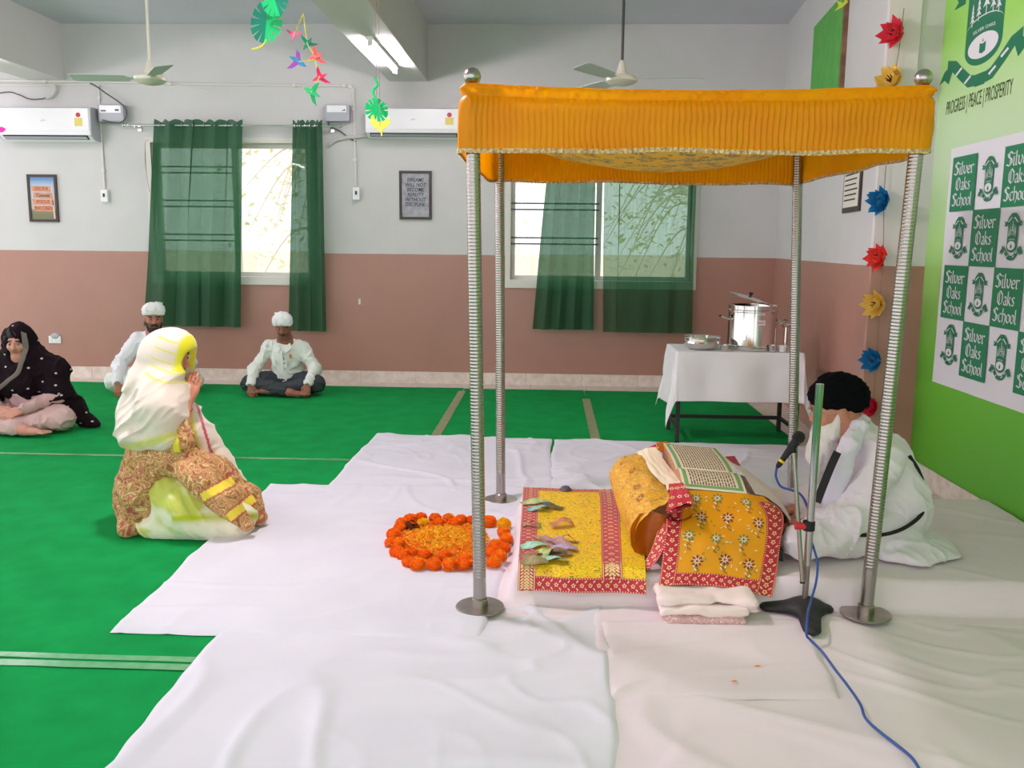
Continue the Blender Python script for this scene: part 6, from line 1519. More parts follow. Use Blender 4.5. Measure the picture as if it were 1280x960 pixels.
# ---------------------------------------------------------------- reader in white with a black turban, in profile
def reader():
    YC = 4.07; D4 = lambda x, y, o=0.0: D(x, y, YC+o)*1.0
    z0 = .165
    p = person('old man in white with black turban and long white beard, seated and reading', (1.42, YC, z0))
    hc = D(1043, 514, YC); F = frame((-1, -.05, -.16))
    pelvis = np.array((1.50, YC, z0+.11)); chest = D(1093, 585, YC); neck = D(1064, 540, YC)
    shN, shF = D(1090, 562, YC)+np.array((0, -.175, 0)), D(1090, 562, YC)+np.array((-.02, .18, 0))
    elN, wrN = D(1062, 655, YC-.24), D(1016, 652, YC-.20); elF, wrF = D(1040, 640, YC+.22), D(996, 636, YC+.10)
    S = SDF((.98, YC-.42, .12), (1.80, YC+.44, 1.02), .006)
    head(S, hc, F, 1.0)
    S.cone(hc+F@np.array((0, -.03, -.07)), neck, .055, .065, .03); S.chain([neck, chest, pelvis], [.09, .13, .14], .06); S.cone(shN, shF, .06, .06, .05)
    for sh, el, wr, th in ((shN, elN, wrN, (0, .3, 1)), (shF, elF, wrF, (0, -.3, 1))):
        S.chain([sh, el, wr], [.05, .04, .027], .02); f = wr-el; hand(S, wr, f/np.linalg.norm(f)+np.array((0, 0, -.15)), (0, 0, -1), th, (.35, .45, .35))
    b = obj('body', S.mesh(), paint_mat('skin_reader', **SKIN), p, angle=180, fix=False); paint(b, skin_paint(hc, F, 1, (196, 132, 108), brow=False)); eyes(hc, F, p)
    # trousers and the spread hem of the shirt
    M_w = mat('kurta_white', (232, 224, 230), .8, col2=(226, 218, 226), scale=6, bump=.15, bscale=160, sheen=.2, bdist=.003)
    S = SDF((.95, YC-.48, .13), (1.95, YC+.50, .46), .008)
    kN, kF = D(1003, 684, YC-.30)+np.array((0, 0, .0)), np.array((1.14, YC+.27, z0+.08)); kN[2] = z0+.085
    S.chain([pelvis+np.array((0, -.08, 0)), (pelvis+kN)/2+np.array((.02, -.05, .01)), kN], [.13, .105, .075], .05); S.chain([pelvis+np.array((0, .08, 0)), (pelvis+kF)/2+np.array((.02, .05, .01)), kF], [.13, .105, .075], .05)
    aN, aF = np.array((1.30, YC-.03, z0+.06)), np.array((1.26, YC+.06, z0+.07)); S.cone(kN, aF, .07, .055, .04); S.cone(kF, aN, .07, .055, .04)
    S.ell(pelvis+np.array((.02, 0, -.02)), (.19, .23, .13), .05); S.ell((1.60, YC-.08, z0+.01), (.20, .26, .06), .05); S.ell((1.74, YC-.10, z0-.002), (.12, .16, .036), .04)
    S.displace(cloth_noise(.008, 9, .0085, 13, 3, (1, 1, 1.4))); S.floor(z0-.004)
    obj('trousers', S.mesh(), M_w, p, angle=180, fix=False)
    # shirt
    S = SDF((1.0, YC-.46, .18), (1.80, YC+.46, .86), .007)
    S.cone(neck+np.array((.02, 0, -.02)), chest, .085, .16, .05, flat=((1, 0, 0), 1.08)); S.cone(chest, pelvis+np.array((.02, 0, .06)), .165, .175, .06)
    S.ell(D(1122, 625, YC), (.13, .19, .19), .06); S.cone(shN, shF, .075, .075, .06); S.cone(shN, neck, .06, .06, .05); S.cone(shF, neck, .06, .06, .05)
    S.cone(shN, elN, .078, .082, .04); S.cone(elN, wrN, .085, .056, .04); S.cone(elN+np.array((-.03, 0, -.03)), D(1052, 690, YC-.25), .06, .035, .05); S.cone(shF, elF, .075, .07, .04); S.cone(elF, wrF, .068, .055, .04)
    S.ell(wrN+(wrN-elN)/np.linalg.norm(wrN-elN)*.045, (.045, .036, .036), .012, sub=True); S.ell(wrF+(wrF-elF)/np.linalg.norm(wrF-elF)*.05, (.045, .036, .036), .012, sub=True)
    S.displace(cloth_noise(.007, 8, .012, 11, 8, (1, 1, .6)))
    obj('shirt', S.mesh(), M_w, p, angle=180, fix=False)
    # stole round the neck hanging down the chest
    st = SDF((1.05, YC-.30, .25), (1.55, YC+.26, .86), .007)
    path = [D(1068, 527, YC+.09), D(1077, 528, YC), D(1074, 534, YC-.10), D(1062, 556, YC-.165), D(1050, 590, YC-.18), D(1042, 622, YC-.17), D(1037, 645, YC-.15)]
    st.chain(path, [.035, .036, .036, .040, .044, .042, .04], .02, flat=((.75, 1, .35), 1.35))
    st.chain([D(1068, 527, YC+.09), D(1056, 556, YC+.14), D(1044, 600, YC+.14), D(1036, 635, YC+.12)], [.035, .04, .042, .04], .02, flat=((.75, -1, .35), 1.35))
    st.displace(cloth_noise(.003, 14, .005, 26, 4, (1, 1, .4)))
    obj('stole', st.mesh(), mat('stole_lilac', (226, 220, 236), .8, sheen=.2), p, angle=180, fix=False)
    # beard
    S = SDF((1.02, YC-.13, .42), (1.36, YC+.13, .86), .005); P = lambda x, y, z: hc+F@np.array((x, y, z))
    S.ell(P(0, .040, -.085), (.062, .058, .058), .03, F); S.cone(P(0, .05, -.10), D(1022, 572, YC), .066, .050, .03, flat=(F[:, 0], 1.0)); S.cone(D(1026, 562, YC), D(1020, 604, YC), .052, .012, .03); S.cone(D(1034, 556, YC), D(1034, 590, YC), .045, .012, .03)
    for s in (-1, 1): S.cone(P(s*.066, .0, -.01), P(s*.056, .03, -.09), .012, .03, .02); S.cone(P(s*.004, .098, -.038), P(s*.034, .080, -.062), .010, .008, .008)
    S.ell(P(0, .105, -.052), (.016, .012, .006), .005, F, sub=True)
    S.displace(lambda x, y, z: .007*noise(x*50, y*50, z*9, 3)+.007*noise(x*22, y*22, z*5, 5))
    o = obj('beard', S.mesh(), paint_mat('beard_white', .8, bump=.8, bscale=120), p, angle=180, fix=False)
    def bf(V):
        q = (V-hc)@F; t = np.clip((q[:, 1]-.075)*25+.4*noise(V[:, 0]*40, V[:, 1]*40, V[:, 2]*12, 3), 0, 1)*np.clip((q[:, 2]+.09)*30, 0, 1); return L3((226, 222, 216))*(1-t)[:, None]+L3((120, 112, 108))*t[:, None]
    paint(o, bf)
    # turban, wrapped in overlapping bands
    S = SDF((1.08, YC-.19, .66), (1.50, YC+.19, 1.03), .005)
    S.ell(P(0, -.035, .075), (.098, .122, .092), .03, F); S.ell(P(0, .035, .085), (.085, .075, .062), .03, F); S.ell(P(0, -.085, .045), (.084, .075, .068), .03, F); S.ell(P(0, -.01, .135), (.06, .07, .042), .03, F)
    S.ell(P(0, .075, -.010), (.075, .06, .042), .012, F, sub=True)
    Fi = F
    def tw(x, y, z):
        q = np.stack([x-hc[0], y-hc[1], z-hc[2]], 1)@Fi; s = q[:, 2]-.55*np.abs(q[:, 0])*0+.35*q[:, 1]+.25*q[:, 0]; ph = s/.026; fr = ph-np.floor(ph); return .006*(fr-.5)+.002*noise(x*30, y*30, z*30, 2)
    S.displace(tw)
    obj('turban', S.mesh(), mat('turban_black', (9, 9, 14), .9, spec=.1, bump=.2, bscale=200), p, angle=180, fix=False)
    tp = spline([tuple(P(.085, .062, .018)), tuple(P(.098, .02, .022)), tuple(P(.102, -.03, .045))], 6); obj('pin', MB().tube(tp, .0022, 6), M_chrome, p)
    # spectacles
    g = thing('spectacles', 'thin rimmed spectacles worn by the old man in the turban', 'glasses', tuple(P(0, .10, .012)))
    for s in (-1, 1):
        ring = [tuple(P(s*.031+.021*math.cos(a), .104, .010+.017*math.sin(a))) for a in [2*PI*k/20 for k in range(21)]]; obj('rim', MB().tube(ring, .0014, 6, caps=False), M_chrome, g)
        obj('lens', MB().poly(ring[:-1]), M_glass, g, smooth=False); obj('temple', MB().tube([tuple(P(s*.052, .102, .014)), tuple(P(s*.083, .04, .012)), tuple(P(s*.084, -.015, .006))], .0016, 6), M_chrome, g)
    obj('bridge', MB().tube([tuple(P(-.010, .105, .014)), tuple(P(0, .111, .017)), tuple(P(.010, .105, .014))], .0014, 6), M_chrome, g)
    # black strap across chest and back
    def ribbon(pts, w, nrm, n=8):
        Q = [np.array(q) for q in spline(pts, n)]; A = []
        for i, q in enumerate(Q):
            t = Q[min(i+1, len(Q)-1)]-Q[max(i-1, 0)]; t /= np.linalg.norm(t)+1e-9; nn = np.array(nrm(q), float); sd = np.cross(t, nn); sd /= np.linalg.norm(sd)+1e-9; A.append([tuple(q-sd*w/2), tuple(q+sd*w/2)])
        mb = MB().grid(A); mb.grid([[tuple(np.array(a)+np.array(nrm(q))*-.004) for a in r] for q, r in zip(Q, A)]); return mb
    tow = lambda q: (CAM-q)/np.linalg.norm(CAM-q)
    M_bk = mat('strap_black', (20, 20, 24), .7)
    obj('strap', ribbon([D(1047, 565, YC-.22), D(1040, 580, YC-.24), D(1031, 602, YC-.25), D(1021, 628, YC-.25)], .034, tow), M_bk, p, smooth=False)
    obj('back_strap', MB().tube(spline([D(1137, 570, YC-.12), D(1149, 590, YC-.12), D(1157, 616, YC-.13), D(1153, 641, YC-.18), D(1132, 659, YC-.24), D(1106, 668, YC-.30), D(1074, 669, YC-.33)], 8), .0085, 8), M_bk, p)
    return p
reader()

# ---------------------------------------------------------------- kneeling woman in a white and lime veil, in profile
def kneeler():
    YC = 4.50; sc = YC/4.4
    d = lambda x, y, o=0.0: D(x, y, YC+o)
    p = person('kneeling woman with joined hands in a white and lime veil', (-1.95, YC, .006))
    hc = d(212, 446); F = frame((1, -.12, -.22)); z0 = .008
    pel = d(192, 612); chest = d(204, 530); neck = d(206, 482); knN, knF = d(300, 652, -.10), d(306, 646, .12); ftN, ftF = d(182, 668, -.08), d(186, 660, .10)
    shN, shF = d(204, 500, -.15), d(208, 496, .15); elN, elF = d(225, 552, -.17), d(232, 548, .15); wrN, wrF = d(234, 503, -.040), d(236, 501, .034)
    for q in (knN, knF): q[2] = z0+.075
    S = SDF((-2.32, YC-.36, -.01), (-1.38, YC+.36, 1.14), .006)
    head(S, hc, F, .98, jaw=.94)
    S.chain([hc+F@np.array((0, -.03, -.07)), neck, chest, pel], [.05, .07, .12, .14], .05); S.cone(shN, shF, .05, .05, .05)
    for sh, el, wr, o in ((shN, elN, wrN, 1), (shF, elF, wrF, -1)):
        S.chain([sh, el, wr], [.045, .040, .027], .02)
        f = d(250, 457, -.010*o)-wr; hand(S, wr, f, (0, o, 0), (-1, 0, .2), (.06, .05, .04), .98, spread=.05, tcurl=.15)
    for kn, ft in ((knN, ftN), (knF, ftF)):
        S.chain([pel, kn, ft+np.array((.06, 0, .04))], [.10, .07, .045], .03); foot(S, ft+np.array((.09, 0, .045)), ft+np.array((-.08, 0, .020)), .030, (0, 0, 1))
    b = obj('body', S.mesh(), paint_mat('skin_kneeler', **SKIN), p, angle=180, fix=False); paint(b, skin_paint(hc, F, .98, (206, 140, 112), lip=(170, 80, 80))); eyes(hc, F, p, .98)
    obj('bangle', MB().tube([tuple(wrN*.8+elN*.2+np.array((.032*math.cos(a), .032*math.sin(a), .010*math.sin(a)))) for a in [2*PI*k/20 for k in range(21)]], .002, 6, caps=False), mat('bangle', (120, 40, 40), .4), p)
    rp = wrN+(d(246, 458)-wrN)*.62; obj('ring', MB().tube([tuple(rp+np.array((.0105*math.cos(a), -.004+.0105*math.sin(a), .0))) for a in [2*PI*k/16 for k in range(17)]], .0018, 6, caps=False), M_chrome, p)
    # skirt of white and lime cotton
    S = SDF((-2.30, YC-.42, -.01), (-1.36, YC+.42, .60), .008)
    S.chain([pel+np.array((.05, 0, 0)), (pel+knN)/2+np.array((0, -.06, 0)), knN+np.array((-.02, -.02, 0))], [.145, .15, .105], .06); S.chain([pel+np.array((.05, 0, 0)), (pel+knF)/2+np.array((0, .06, 0)), knF], [.145, .15, .10], .06)
    S.ell(d(250, 652, -.13), (.20, .10, .085), .05); S.cone(pel+np.array((-.02, 0, -.06)), d(205, 660, -.06), .16, .07, .05); S.ell((-1.95, YC, .05), (.24, .22, .075), .05)
    S.displace(lambda x, y, z: .008*noise(x*9, y*9, z*4, 3)-.022*((1-np.abs(noise((x+.7*z)*11, y*9, (z-.7*x)*3, 8)))**3-.4)-.01*((1-np.abs(noise((x+.7*z)*24, y*16, (z-.7*x)*5, 12)))**3-.4)); S.floor(z0)
    o = obj('skirt', S.mesh(), paint_mat('skirt_cotton', .75, sheen=.2, bump=.2, bscale=120), p, angle=180, fix=False)
    def sk(V):
        X, Y = to_px(V); n = fbm(V[:, 0]*6+V[:, 2]*3, V[:, 1]*6, V[:, 2]*9, 4); C = np.tile(L3((236, 230, 206)), (len(V), 1))
        m = np.clip((n-.05)*2.6, 0, 1)*.85; m = np.maximum(m, np.clip(1-np.abs(Y-(648-.03*(X-220)))/9+.5*n, 0, 1)*(X > 215)); return C*(1-m)[:, None]+L3((186, 196, 20))*m[:, None]
    paint(o, sk)
    # paisley tunic
    S = SDF((-2.32, YC-.44, .0), (-1.36, YC+.42, .86), .007)
    S.chain([neck+np.array((0, 0, -.03)), chest, pel+np.array((.0, 0, .02))], [.08, .155, .175], .06); S.cone(shN, shF, .065, .065, .05)
    S.chain([shN, elN], [.066, .062], .04); S.cone(elN, elN+(wrN-elN)*.42, .062, .050, .03); S.chain([shF, elF], [.066, .062], .04); S.cone(elF, elF+(wrF-elF)*.42, .06, .05, .03)
    S.ell(elN+(wrN-elN)*.50, (.036, .036, .03), .01, sub=True); S.ell(elF+(wrF-elF)*.50, (.036, .036, .03), .01, sub=True)
    # back skirt falling to the heels, front panel running down the thighs to the ground
    S.chain([pel+np.array((-.02, 0, 0)), d(184, 640, 0), d(178, 662, -.02)], [.165, .135, .075], .05, flat=((0, 1, 0), .82)); S.ell(d(172, 655, -.04), (.075, .17, .055), .05)
    S.chain([d(222, 575, -.13), d(252, 598, -.20), d(282, 625, -.22), d(309, 655, -.20)], [.10, .085, .07, .045], .05, flat=((.45, 0, 1), 1.25)); S.chain([d(225, 572, .12), d(262, 595, .18), d(298, 622, .2), d(322, 648, .18)], [.10, .09, .07, .045], .05, flat=((.45, 0, 1), 1.25))
    S.chain([d(232, 570), d(270, 597, 0), d(305, 625, 0), d(322, 646, -.02)], [.10, .10, .085, .045], .06, flat=((.45, 0, 1), 1.15))
    S.displace(cloth_noise(.007, 9, .010, 10, 6, (1, 1, .6))); S.floor(z0)
    o = obj('tunic', S.mesh(), tunic_mat(), p, angle=180, fix=False)
    def tu(V):
        x, y, z = V.T; X, Y = to_px(V); C = np.tile(np.array((0., 0, 0, 0)), (len(V), 1)); L4 = lambda c: np.array(lin(c))
        def band(a, b, w, c):
            a = np.array(a, float); b = np.array(b, float); t = b-a; L = np.hypot(*t); t /= L; s = (X-a[0])*t[0]+(Y-a[1])*t[1]; dd = np.abs((X-a[0])*-t[1]+(Y-a[1])*t[0]); return (dd < w) & (s > 0) & (s < L) & (y < YC+.02)
        for a, b in (((252, 622), (292, 600)), ((285, 648), (318, 622))):
            q = band(a, b, 7.5, 0); C[q] = L4((196, 90, 84)); q = band(a, b, 5.4, 0); C[q] = L4((236, 214, 70))
        q = band((214, 526), (222, 566), 4.5, 0) & (Y > 520); C[q] = L4((226, 214, 60))
        return C
    paint(o, tu)
    # veil: hood, folds over the shoulders and back, long front end
    S = SDF((-2.36, YC-.40, .06), (-1.36, YC+.38, 1.16), .007)
    P = lambda x, y, z: hc+F@np.array((x, y, z))
    S.ell(P(0, -.018, .022), (.103, .122, .116), .04, F); S.cone(P(0, .03, .05), P(0, .05, -.05), .098, .094, .05)
    S.chain([P(0, -.04, -.04), d(196, 490), d(192, 520)], [.115, .145, .17], .07); S.ell(d(192, 520), (.165, .20, .125), .06); S.ell(d(188, 540, -.04), (.155, .20, .075), .05)
    S.chain([d(198, 486, -.11), d(200, 512, -.17), d(203, 540, -.19)], [.10, .105, .085], .05); S.cone(d(200, 486, .12), d(222, 528, .17), .09, .075, .05); S.cone(P(0, .04, -.06), d(214, 512, .02), .085, .085, .05); S.cone(P(0, .0, -.08), d(210, 505, -.10), .105, .105, .05)
    S.chain([d(232, 508, .07), d(258, 540, .10), d(278, 575, .12), d(300, 608, .12), d(322, 634, .08)], [.075, .055, .05, .048, .030], .05, flat=((1, 0, .6), 1.4))
    S.chain([d(238, 515, .03), d(250, 545, .02), d(256, 575, .0)], [.055, .045, .02], .04, flat=((1, 0, .3), 1.4))
    S.ell(P(0, .135, -.02), (.072, .075, .092), .015, F, sub=True)
    def vf(x, y, z):
        u = (x+1.85)*.8+(z-.75)*.6; v = (z-.75)*.8-(x+1.85)*.6+.03*noise(x*8, y*8, z*8, 2); r = 1-np.abs(noise(u*3.5, y*5, v*13, 9)); r2 = 1-np.abs(noise(u*6, y*9, v*26, 11)); return .006*noise(x*9, y*8, z*9, 3)-(.020*(r**3-.4)+.008*(r2**3-.4))*np.clip((.93-z)*8, .2, 1)
    S.displace(vf)
    o = obj('veil', S.mesh(), paint_mat('veil_silk', .55, sheen=.4, bump=.15, bscale=140), p, angle=180, fix=False)
    def ve(V):
        X, Y = to_px(V); C = np.tile(L3((228, 214, 200)), (len(V), 1)); n = .6*noise(V[:, 0]*14, V[:, 1]*14, V[:, 2]*14, 4); Lm = L3((220, 216, 14)); q = (V-hc)@F
        m = np.clip((q[:, 1]-.070)/.02+n*.5, 0, 1)*(q[:, 2] > -.04)*(q[:, 2] < .16)*(np.abs(q[:, 0]) < .16)
        for zc in (.105, .055, .0, -.035, -.075): m = np.maximum(m, np.clip(1.3-np.abs(q[:, 2]-zc+.12*q[:, 1])/.006, 0, 1)*(q[:, 1] > -.035)*.75)
        hem = 556-.28*(X-175); m = np.maximum(m, np.clip(1.25-np.abs(Y-hem)/7+n*.4, 0, 1)*(X < 245)*(Y > 515)*.75)
        fl = np.abs((X-238)*.86-(Y-500)*.5+18); m = np.maximum(m, np.clip(1.2-np.abs((X-236)-(Y-505)*.22)/3.0, 0, 1)*(Y > 505)*(Y < 590)*.8)
        C = C*(1-m)[:, None]+Lm*m[:, None]
        e = (np.abs((X-246)-(Y-505)*.30) < 1.8) & (Y > 500) & (Y < 575); C[e] = L3((196, 60, 90)); return C
    paint(o, ve)
    return p
kneeler()

# ---------------------------------------------------------------- people sitting cross-legged against the far wall
def sitter(label, base, yaw, sc, skin, top, trousers, h=.0075, arms=None, hands=True, stub=None, lean=0.0, headf=(0, -1, -.1), lx=0.0, bare=True, lip=None, width=1.0, jaw=1.0):
    cy, sy = math.cos(yaw), math.sin(yaw); B = np.array(base, float)
    def T(x, y, z): x *= sc; y *= sc; z *= sc; return B+np.array((x*cy-y*sy, x*sy+y*cy, z))
    p = person(label, tuple(B)); pel = T(0, .02, .13); chest = T(lx*.6, -.01-lean*.5, .40); neck = T(lx, -.025-lean, .545); hc = T(lx, -.062-lean, .68)
    hf = np.array(headf, float); hf = np.array((hf[0]*cy-hf[1]*sy, hf[0]*sy+hf[1]*cy, hf[2])); F = frame(hf)
    lo, hi = B+np.array((-.50, -.62, -.01))*sc, B+np.array((.50, .32, .86))*sc
    S = SDF(lo, hi, h); head(S, hc, F, sc*.98, jaw=jaw); S.chain([hc+F@np.array((0, -.03, -.07))*sc, neck, chest, pel], [.05*sc, .07*sc, .12*sc, .13*sc], .05)
    sh = {s: T(lx*.8+s*.165*width, -.0-lean*.7, .475) for s in (-1, 1)}; S.cone(sh[-1], sh[1], .05*sc, .05*sc, .05)
    am = arms or {-1: ((-.31, -.10, .26), (-.29, -.33, .12), (0.1, -.4, -1), (0, -.9, -.3)), 1: ((.31, -.10, .26), (.29, -.33, .14), (-.1, -.4, -1), (0, -.9, -.3))}
    EL, WR = {}, {}
    for s in (-1, 1):
        e, w, f, n = am[s]; EL[s], WR[s] = T(*e), T(*w); S.chain([sh[s], EL[s], WR[s]], [.045*sc, .038*sc, .026*sc], .02)
        rot = lambda v: np.array((v[0]*cy-v[1]*sy, v[0]*sy+v[1]*cy, v[2])); 
        hand(S, WR[s], rot(f), rot(n)*-1, rot((-s, -.3, 0)), (.35, .45, .3), sc)
    KN = {s: T(s*.345, -.20, .115) for s in (-1, 1)}; AN = {-1: T(.13, -.36, .055), 1: T(-.10, -.30, .06)}; HP = {s: T(s*.09, .0, .11) for s in (-1, 1)}
    for s in (-1, 1): S.chain([HP[s], KN[s], AN[s]], [.08*sc, .055*sc, .038*sc], .03)
    foot(S, AN[-1]+np.array((-.02, 0, -.01)), AN[-1]+(T(.20, -.02, 0)-T(0, 0, 0))*.9+np.array((0, 0, -.015)), .031*sc); foot(S, AN[1], AN[1]+(T(-.18, -.03, 0)-T(0, 0, 0))*.9+np.array((0, 0, -.01)), .031*sc)
    b = obj('body', S.mesh(), paint_mat('skin_%d_%d' % (skin[0], skin[1]), **SKIN), p, angle=180, fix=False); paint(b, skin_paint(hc, F, sc*.98, skin, stub=stub, lip=lip)); eyes(hc, F, p, sc*.98)
    z0 = B[2]
    S = SDF(lo, hi-np.array((0, 0, .45))*sc, h)
    for s in (-1, 1): S.chain([HP[s], (HP[s]+KN[s])/2, KN[s]], [.125*sc, .105*sc, .078*sc], .05); S.cone(KN[s], AN[s]*.82+KN[s]*.18, .076*sc, .060*sc, .04)
    S.ell(pel, np.array((.19, .16, .12))*sc, .05); S.displace(cloth_noise(.006, 11, .009, 15, 5)); S.floor(z0+.001)
    obj('trousers', S.mesh(), trousers, p, angle=180, fix=False)
    if top is not None:
        S = SDF(lo, hi, h)
        S.chain([neck+np.array((0, 0, -.035)), chest, pel+np.array((0, 0, .03))], [.075*sc, .145*sc*width, .165*sc*width], .06); S.cone(sh[-1], sh[1], .066*sc, .066*sc, .05)
        for s in (-1, 1): S.chain([sh[s], EL[s]], [.068*sc, .060*sc], .03); S.cone(EL[s], EL[s]+(WR[s]-EL[s])*.95, .060*sc, .043*sc, .03); S.ell(EL[s]+(WR[s]-EL[s])*1.12, np.array((.034, .034, .034))*sc, .008, sub=True)
        S.displace(cloth_noise(.005, 11, .010, 13, 7, (1, 1, .8))); S.floor(z0+.03)
        obj('shirt', S.mesh(), top, p, angle=180, fix=False)
    return p, T, hc, F, neck, chest
M_shirt = mat('shirt_white', (228, 232, 224), .75, bump=.15, bscale=120, sheen=.1); M_trs = mat('trousers_charcoal', (48, 56, 60), .8, bump=.2, bscale=160)
M_cap = mat('white_head_cloth', (236, 236, 236), .8, bump=.15, bscale=120)
def head_cloth(p, hc, F, sc, seed, corner=1, tall=0.0):
    S = SDF(hc-.20*sc, hc+.22*sc, .006); P = lambda x, y, z: hc+F@np.array((x, y, z))*sc
    S.ell(P(0, -.018, .072), np.array((.084, .102, .070+tall))*sc, .02, F); S.cone(P(-.06, .04, .062), P(.06, .04, .062), .034*sc, .034*sc, .03); S.cone(P(-.055, .02, .085+tall), P(.055, .02, .085+tall), .045*sc, .045*sc, .04)
    S.cone(P(corner*.045, -.06, .12), P(corner*.088, -.06, .135), .03*sc, .008*sc, .03); S.cone(P(0, -.10, .02), P(corner*.02, -.13, -.03), .03*sc, .012*sc, .03)
    pl = P(0, .06, .046); up = F[:, 2]*.96-F[:, 1]*.28; up /= np.linalg.norm(up); cut = -((S.X-pl[0])*up[0]+(S.Y-pl[1])*up[1]+(S.Z-pl[2])*up[2]); S.d = np.maximum(S.d, cut)
    S.displace(cloth_noise(.002, 20, .004, 30, seed)); obj('head_cloth', S.mesh(), M_cap, p, angle=180, fix=False)
def hair_patch(name, p, hc, F, sc, prims, col, h=.005):
    S = SDF(hc-.2*sc, hc+.2*sc, h); P = lambda x, y, z: hc+F@np.array((x, y, z))*sc
    for q in prims:
        if len(q) == 2: S.ell(P(*q[0]), np.array(q[1])*sc, .012, F)
        else: S.cone(P(*q[0]), P(*q[1]), q[2]*sc, q[3]*sc, .012)
    S.displace(lambda x, y, z: .003*noise(x*60, y*60, z*40, 3)); obj(name, S.mesh(), mat('hair_%d' % col[0], col, .7, bump=.6, bscale=150), p, angle=180, fix=False)
by = G(357, 497)[1]+.30
cxm = D(360, 470, by)
p, T, hc, F, neck, chest = sitter('man in pale shirt and white head cloth sitting cross-legged between the curtains', (cxm[0], by, .007), .02, .97, (150, 96, 76), M_shirt, M_trs, stub=(70, 50, 44), headf=(.06, -1, -.30), lean=.05, width=1.0)
head_cloth(p, hc, F, .96, 3, 1, .02)
hair_patch('moustache', p, hc, F, 1.0, [((-.022, .090, -.040), (.0, .097, -.036), .005, .006), ((.022, .090, -.040), (.0, .097, -.036), .005, .006)], (34, 28, 26))
fy = lambda x, z, o=0.0: T(x, -.165-.02*z+o, z)
cl = MB()
for s in (-1, 1): cl.prism([tuple(T(s*.012, -.200, .475)), tuple(T(s*.075, -.165, .535)), tuple(T(s*.098, -.185, .485)), tuple(T(s*.045, -.220, .435))], tuple(np.array((0, -.006, 0))))
obj('collar', cl, M_shirt, p, smooth=False)
obj('placket', MB().prism([tuple(fy(-.012, .45, -.045)), tuple(fy(.012, .45, -.045)), tuple(fy(.012, .22, -.045)), tuple(fy(-.012, .22, -.045))], (0, -.005, 0)), M_shirt, p, smooth=False)
q = fy(.02, .36, -.03); t = thing('badge', 'white name badge hanging on the chest of the man in the pale shirt', 'badge', tuple(q))
obj('card', MB().box((q[0]-.028, q[1]-.004, q[2]-.075), (q[0]+.028, q[1], q[2]-.0), .002), M_white, t, smooth=False)
obj('card_print', MB().box((q[0]-.016, q[1]-.0052, q[2]-.04), (q[0]+.016, q[1]-.0042, q[2]-.02)), M_acg, t, smooth=False)
obj('clip', MB().sphere((q[0]-.018, q[1]-.006, q[2]+.055), .014, 12, 8), M_black, t); obj('lanyard', MB().tube([(q[0]-.016, q[1]-.004, q[2]+.05), (q[0], q[1]-.003, q[2])], .003, 6), M_black, t)
q = fy(.085, .40, -.02); tag(obj('lapel_pin', MB().box((q[0]-.012, q[1]-.006, q[2]-.02), (q[0]+.012, q[1], q[2]+.02), .003), mat('pin_gold', (190, 120, 50), .4), loc=tuple(q), smooth=False), 'small gold lapel pin on the shirt pocket of the seated man', 'pin')

by = 8.85; c4 = D(190, 440, by)
p, T, hc, F, neck, chest = sitter('bearded man in white head cloth half hidden behind the kneeling woman', (c4[0]+.045, by, .007), .25, 1.07, (176, 116, 94), mat('kurta_plain_white', (232, 232, 236), .8, sheen=.1), M_shirt, headf=(.25, -1, -.12), stub=(50, 38, 34))
head_cloth(p, hc, F, 1.06, 6, -1, .012)
hair_patch('beard', p, hc, F, 1.05, [((0, .045, -.095), (.056, .052, .042)), ((-.060, .02, -.04), (-.045, .045, -.09), .014, .022), ((.060, .02, -.04), (.045, .045, -.09), .014, .022), ((-.03, .084, -.055), (0, .098, -.036), .008, .007), ((.03, .084, -.055), (0, .098, -.036), .008, .007)], (30, 24, 22))

by = 6.92; c5 = D(20, 470, by)
M_pinkp = mat('trousers_dusty_pink', (206, 172, 168), .8, bump=.2, bscale=100)
arms5 = {-1: ((-.27, -.10, .27), (-.10, -.27, .20), (.75, -.55, -.25), (0, -.6, .6)), 1: ((.27, -.10, .27), (.09, -.28, .19), (-.75, -.45, -.25), (0, -.6, .6))}
p, T, hc, F, neck, chest = sitter('woman in a dark dotted shawl sitting cross-legged at the left edge', (c5[0]+.085, by, .007), .10, 1.03, (206, 146, 128), mat('tunic_dusty_pink', (196, 160, 158), .8), M_pinkp, arms=arms5, headf=(.08, -1, -.22), lip=(150, 60, 66), jaw=.93, lean=.03)
hair_patch('hair', p, hc, F, 1.06, [((0, -.024, .040), (.083, .098, .090)), ((-.066, .035, .045), (-.076, .0, -.04), .018, .016), ((.066, .035, .045), (.076, .0, -.04), .018, .016)], (24, 18, 18))
for s in (-1, 1):
    q = hc+F@np.array((s*.078, -.004, -.05))*1.06; obj('earring', MB().sphere(tuple(q), (.008, .008, .014), 10, 8), M_chrome, p)
S = SDF(np.array(T(0, 0, 0))+np.array((-.52, -.42, 0)), np.array(T(0, 0, 0))+np.array((.62, .36, .92)), .0075); P = lambda x, y, z: hc+F@np.array((x, y, z))*1.06
S.ell(P(0, -.035, .035), (.106, .115, .112), .04, F); S.chain([P(0, -.05, -.03), neck+np.array((0, .03, -.02))], [.115, .13], .06)
S.cone(neck+np.array((0, .03, -.02)), chest+np.array((0, .0, -.02)), .13, .185, .08)
for s in (-1, 1):
    S.chain([T(s*.10, .01, .52), T(s*.22, -.02, .44), T(s*.27, -.06, .30)], [.10, .11, .10], .06); S.cone(T(s*.24, -.08, .30), T(s*.22, -.14, .24), .09, .05, .05)
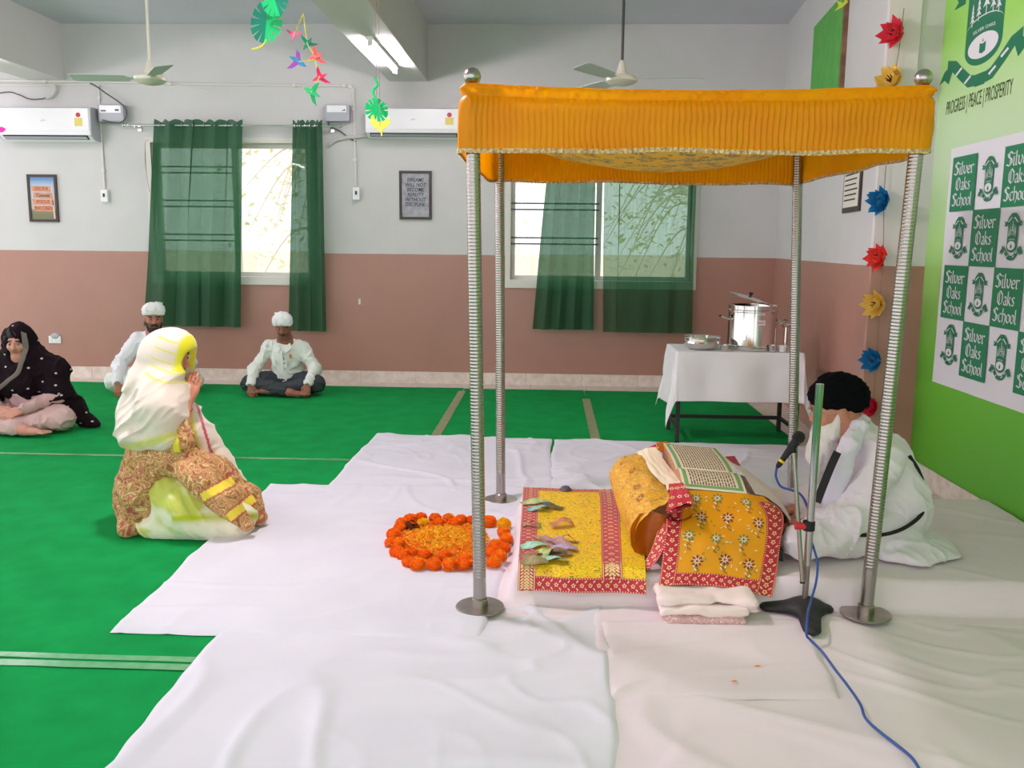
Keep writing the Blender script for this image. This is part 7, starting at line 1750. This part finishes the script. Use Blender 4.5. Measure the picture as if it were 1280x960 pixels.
S.chain([T(.27, -.02, .26), T(.34, .02, .14), T(.44, .02, .04), T(.50, .0, .02)], [.11, .09, .05, .02], .05); S.chain([T(-.27, -.02, .26), T(-.34, .02, .14), T(-.42, .02, .04)], [.11, .09, .04], .05)
S.ell(P(0, .11, -.04), (.072, .085, .105), .02, F, sub=True); S.ell(T(0, -.26, .20), (.16, .13, .12), .03, sub=True)
S.displace(cloth_noise(.006, 9, .012, 11, 3, (1, 1, .5))); S.floor(.008)
o = obj('shawl', S.mesh(), mat('shawl_plum', (26, 12, 20), .85, spec=.15, bump=.2, bscale=100), p, angle=180, fix=False)
# woven dots and the grey edge of the shawl
V = np.array([v.co for v in o.data.vertices])+np.array(wloc(o)); N = np.array([v.normal for v in o.data.vertices]); R = random.Random(4); dm = MB(); chosen = []
idx = list(range(len(V))); R.shuffle(idx)
for k in idx:
    if N[k][1] > -.25 or any(np.linalg.norm(V[k]-c) < .085 for c in chosen): continue
    chosen.append(V[k]); n = N[k]; a = np.cross(n, (0, 0, 1)); a /= np.linalg.norm(a)+1e-9; b = np.cross(n, a); c = V[k]+n*.003
    dm.add([tuple(c+(a*math.cos(t)*.011+b*math.sin(t)*.008)) for t in [2*PI*q/7 for q in range(7)]], [tuple(range(7))])
    if len(chosen) > 34: break
tag(obj('woven_dots', dm, mat('silver_dots', (190, 180, 176), .5), o, smooth=False, fix=False), kind='stuff')
def front(x, z, r=.025):
    m = (np.abs(V[:, 0]-x) < r) & (np.abs(V[:, 2]-z) < r); return V[m, 1].min() if m.any() else neck[1]
A = []
for q in spline([P(-.082, 0, .085), P(-.090, 0, .0), P(-.082, 0, -.075), T(.05, 0, .47), T(-.03, 0, .40), T(-.12, 0, .33), T(-.22, 0, .28)], 6): A.append([(q[0]-.014, front(q[0]-.014, q[2])-.007, q[2]+.006), (q[0]+.014, front(q[0]+.014, q[2])-.007, q[2]-.010), (q[0]+.016, front(q[0]+.014, q[2])-.001, q[2]-.012)])
obj('shawl_edge', MB().grid(A), mat('shawl_edge_grey', (122, 110, 106), .7), o, angle=180, fix=False)
